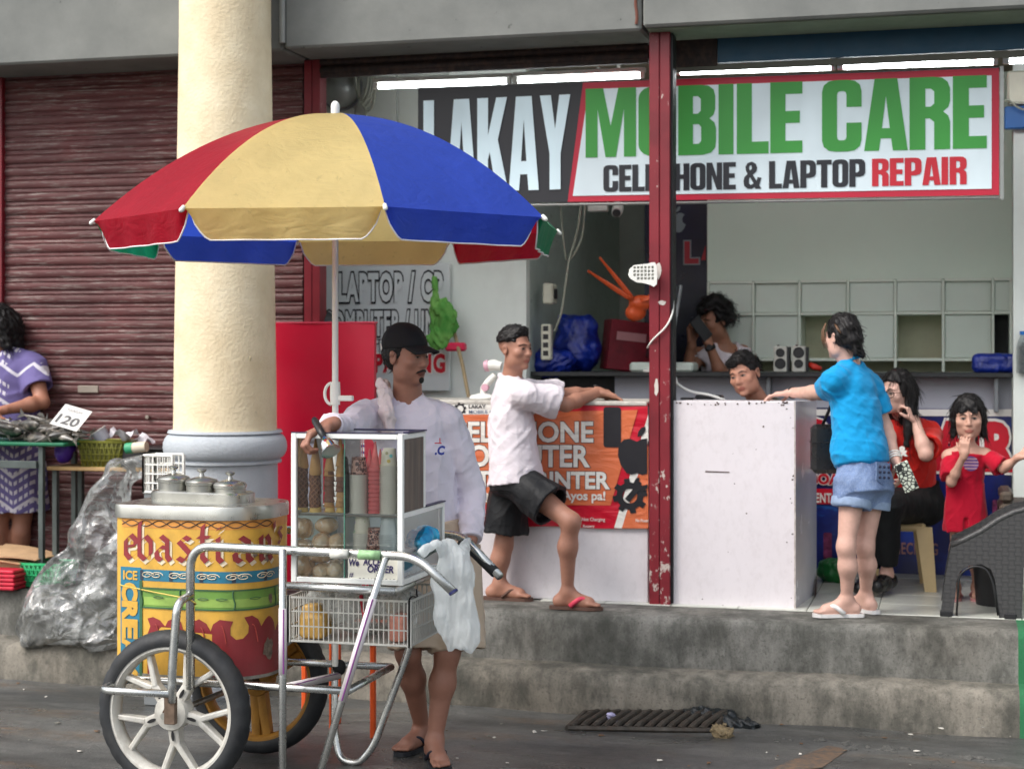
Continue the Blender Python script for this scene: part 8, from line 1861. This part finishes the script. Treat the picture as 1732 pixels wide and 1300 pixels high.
St = tee(J, .95, fr, .014, -.08, 0, 0, .07, 1.0, 1.0, .08, 1.3)
for k in 'RL': St.cap(J['sh'+k]+Vector((0,0,.03)), J['sh'+k]-Vector((0,0,.05)), .060, .066, .008, 1)
cloth('tank_top', St, fabric('grey_green_vest', C(96,98,88), .85), mn4, .006); cloth('shorts', shorts(J, .95, fr, .02, .1, .9, .9, .095), BK, mn4, .008)
bsm = mat('blue_stool', C(40,70,140), .5); bs_ = thing('low_stool', (J['pelvis'].x, 9.07, FZ), 'low blue stool under the man behind the white counter', 'stool'); sz = J['pelvis'].z-.11
b = B(); x = J['pelvis'].x; b.box((x-.15,8.93,sz-.03), (x+.15,9.22,sz), .01); b.obj('seat', bsm, bs_)
for sx in (-.13,.11):
    for y in (8.94, 9.19): b = B(); b.box((x+sx,y,FZ), (x+sx+.025,y+.025,sz-.031), .003); b.obj('leg', bsm, bs_)
# ============ the stall keeper at the left edge
J = dict(neck=P(8,594,8.40), pelvis=P(22,790,8.42), shR=P(-44,622,8.34), shL=P(55,618,8.42), elR=P(-64,690,8.25), wrR=P(-10,705,8.1), elL=P(72,680,8.34), wrL=P(4,694,8.14), hipR=P(-2,805,8.38), hipL=P(44,805,8.44), knR=P(-2,900,8.38), knL=P(36,900,8.42), anR=P(0,960,8.4), anL=P(30,960,8.45), headc=P(-8,556,8.36))
for k in 'RL': J['an'+k].z = FZ+.085
H = Head(J['headc'], (-.75,-.6,-.2), (0,0,1), 1.0); S = SDF(); fr = body(S, J, .95, 1.15); H.prims(S)
for k in 'RL': foot(S, J['an'+k], J['an'+k]+Vector((-.05,-.2,-.08)), .9, FZ+.012); hand(S, J['wr'+k], (-.8,-.5,-.2) if k == 'L' else (.8,-.5,-.2), (0,0,-1), -1 if k == 'L' else 1, .9)
wl4 = flesh(S, H, 'person in a lavender patterned dress standing behind the fish table', C(168,116,94), .006)
H.face(S, wl4)
Sh = H.hairbase(.02, .072, -.09, -.03, .045, .01)
for x in (-1, 1): H.S_(Sh, (x*.07,-.03,.03), (x*.085,-.03,-.10), .035, .03, .03)
H.S_(Sh, (0,-.08,-.0), (0,-.085,-.13), .075, .05, .04); cloth('hair', Sh, HAIRM, wl4, .006, wob(.006, 80, 22), H=H, n=500, ln=.07, flow=(0,-.1,-1), lift=.1, seed=8)
lv = NT('lavender_print'); sep_ = lv.sep(); wv = lv.n.new('ShaderNodeTexWave'); wv.wave_type = 'BANDS'; wv.bands_direction = 'Z'; wv.inputs['Scale'].default_value = 9; wv.inputs['Distortion'].default_value = 0
zz = lv.math('ADD', sep_[2], lv.math('MULTIPLY', lv.math('PINGPONG', sep_[0], .09), .75)); saw = lv.math('SINE', lv.math('MULTIPLY', zz, 120.0)); blk = lv.noise(3.2, 2, .4); dash = lv.math('GREATER_THAN', lv.math('SINE', lv.math('MULTIPLY', sep_[0], 260.0)), -.45)
line = lv.math('MULTIPLY', lv.math('MULTIPLY', lv.math('GREATER_THAN', saw, .2), dash), lv.math('GREATER_THAN', blk, .5)); band = lv.math('GREATER_THAN', lv.math('SINE', lv.math('MULTIPLY', zz, 33.0)), .95)
lv.set(color=lv.mix(lv.math('MAXIMUM', line, band), C(104,94,146), C(206,202,212)), rough=.85); lv.bump(lv.noise(9, 4, .6, (1,1,1), 1), .4, .02)
St = tee(J, .95, fr, .022, -.10, .62, .62, .09, 1.16, 1.05, .065); cloth('blouse', St, lv.m, wl4, .006, wob(.005, 26, 81)); S2 = SDF(); S2.flat(J['pelvis']+Vector((0,0,.02)), P(24,862,8.43), .185, .205, .03, el=((0,1,0), .8)); S2.ell(J['pelvis'], (.18,.14,.12), fr[0], .04); cloth('skirt', S2, lv.m, wl4, .007, wob(.006, 24, 82, (1.5,1.5,.3)))
# ------------------------------------------------------------------ seats and bits in the shop
CRS = mat('cream_plastic_stool', C(214,190,142), .45, var=.08)
st = thing('plastic_stool', (PX(1535,9.15), 9.15, FZ), 'cream plastic stool under the seated girl in red', 'stool'); zs = P(1540,880,9.15).z
b = B(); b.box((PX(1470,9.1), 9.0, zs-.045), (PX(1566,9.1), 9.34, zs), .015); b.obj('seat', CRS, st)
for (px, Y, dx, dy) in ((1563, 9.02, .035, -.03), (1478, 9.02, -.035, -.03), (1556, 9.3, .03, .03), (1484, 9.3, -.03, .03)):
    t0, b0 = Vector((PX(px, Y), Y, zs-.02)), Vector((PX(px, Y)+dx, Y+dy, FZ)); b = B(); M = []
    for p_, w_ in ((b0, .030), (t0, .042)): M += [p_+Vector((-w_,-.018,0)), p_+Vector((w_,-.018,0)), p_+Vector((w_,.018,0)), p_+Vector((-w_,.018,0))]
    b.add(M, [(0,3,2,1),(4,5,6,7)]+[(i, (i+1) % 4, 4+(i+1) % 4, 4+i) for i in range(4)]); b.obj('leg', CRS, st)
# wicker-pattern plastic armchair
wk_ = NT('woven_plastic'); sp = wk_.sep(); a1 = wk_.math('ADD', sp[0], sp[1]); ck = wk_.n.new('ShaderNodeTexChecker'); ck.inputs['Scale'].default_value = 1; cmb = wk_.n.new('ShaderNodeCombineXYZ'); wk_.l.new(wk_.math('MULTIPLY', a1, 34.0), cmb.inputs[0]); wk_.l.new(wk_.math('MULTIPLY', sp[2], 48.0), cmb.inputs[1]); cmb.inputs[2].default_value = .5; wk_.l.new(cmb.outputs[0], ck.inputs['Vector'])
hx = wk_.math('ABSOLUTE', wk_.math('SINE', wk_.math('MULTIPLY', a1, 34*math.pi))); hz_ = wk_.math('ABSOLUTE', wk_.math('SINE', wk_.math('MULTIPLY', sp[2], 48*math.pi))); mxn = wk_.n.new('ShaderNodeMix'); wk_.l.new(ck.outputs['Fac'], mxn.inputs[0]); wk_.l.new(hx, mxn.inputs[2]); wk_.l.new(hz_, mxn.inputs[3])
wk_.set(color=wk_.ramp(mxn.outputs[0], [(.1, (.036,.036,.038)), (.9, (.054,.053,.053))]), rough=.45, spec=.4); wk_.bump(mxn.outputs[0], .22, .003); WK = wk_.m
ch = thing('woven_armchair', (PX(1690,8.3), 8.35, FZ), 'dark grey woven plastic armchair cut off by the right edge of the picture', 'armchair')
CY = 8.17
def cz(px, py): p = P(px, py, CY); return (p.x-PX(1590,CY), p.z)
f_ = lambda x, y, d=0: Vector((PX(1590,CY)+x, CY+d, y))
side_ = [(1590,1043),(1598,985),(1606,940),(1609,924),(1630,915),(1660,900),(1690,880),(1715,868),(1745,860),(1790,850),(1850,846),(1860,1000),(1840,1045),(1800,1045),(1790,960),(1775,945),(1745,945),(1732,960),(1728,1045),(1690,1045),(1683,980),(1676,962),(1660,954),(1640,956),(1624,966),(1618,985),(1612,1043)]
b = B(); b.prism([[cz(*p) for p in side_][::-1]], f_, .035); b.obj('near_side', WK, ch)
b = B(); b.prism([[cz(*p) for p in side_][::-1]], lambda x, y, d: f_(x, y, d+.5), .035); b.obj('far_side', WK, ch)
edge = [cz(*p) for p in ((1609,924),(1630,915),(1660,900),(1690,880),(1715,868),(1745,860),(1790,850),(1850,846))]
b = B(); b.tube([f_(x, y+.004, .012) for x, y in edge], .016, 8); b.obj('arm_edge', WK, ch, smooth=True)
b = B(); b.tube(fillet([f_(*cz(*p), -.004) for p in ((1618,1040),(1622,970),(1645,956),(1668,960),(1680,985),(1688,1040))], .04), .006, 6); b.obj('arch_trim', mat('dark_trim', (.02,.02,.021), .5), ch, smooth=True)
zse = P(1690, 930, CY).z; b = B(); b.box((PX(1612,CY), CY+.036, zse-.03), (PX(1800,CY), CY+.499, zse), .01); b.obj('seat', WK, ch)
b = B(); xb = PX(1790,CY); b.add([(xb,CY+.036,zse),(xb,CY+.499,zse),(xb+.12,CY+.499,zse+.5),(xb+.12,CY+.036,zse+.5)], [(0,1,2,3)]); b.obj('backrest', WK, ch, solid=.03)
for px in (1600, 1709): p = f_(cz(px,1043)[0], FZ+.006); b = B(); b.box(p+Vector((-.028,-.006,-.006)), p+Vector((.028,.04,.022)), .003); b.obj('foot_cap', BLKPL, ch)
c2_ = thing('woven_chair', (PX(1720,8.75), 8.8, FZ), 'second brown woven chair partly hidden behind the dark armchair', 'chair')
b = B(); x0 = PX(1690,8.7); b.box((x0, 8.7, FZ+.40), (x0+.5, 9.15, FZ+.50), .02); b.obj('seat', mat('brown_weave', C(84,74,64), .55, var=.25, vs=40), c2_)
b = B(); b.box((x0+.004, 8.705, FZ+.505), (x0+.07, 9.14, FZ+.56), .015); b.obj('arm', mat('brown_weave', C(84,74,64), .55, var=.25, vs=40), c2_)
for dx, dy in ((.0,.0),(.42,.0),(.0,.39),(.42,.39)): b = B(); b.box((x0+.01+dx, 8.71+dy, FZ), (x0+.06+dx, 8.76+dy, FZ+.40), .008); b.obj('leg', mat('brown_weave', C(84,74,64), .55, var=.25, vs=40), c2_)
bn_ = thing('black_bin', (PX(1665,8.5), 8.55, FZ), 'black plastic bin standing behind the legs of the woven armchair', 'bin'); b = B(); xx = PX(1646,8.5); b.lathe([(0,0),(.105,0),(.125,.25),(.13,.255),(.12,.25)], (xx+.12, 8.62, FZ), 4 if False else 24); b.obj('body', BLKPL, bn_, smooth=40); b = B(); b.lathe([(.126,.245),(.134,.25),(.126,.258)], (xx+.12, 8.62, FZ), 24, caps=False); b.obj('rim', BLKPL, bn_, smooth=True)
p = P(1405,985,9.3); lump('green_bag', [('ell', Vector((PX(1412,9.25),9.25,FZ+.06)), (.10,.08,.075)), ('plane', Vector((0,0,FZ+.007)), (0,0,-1))], mat('dark_green_film', C(30,104,50), .35, var=.25), 'green plastic bag on the tiles behind the woman in blue', 'bag', disp=wob(.006, 50, 4))
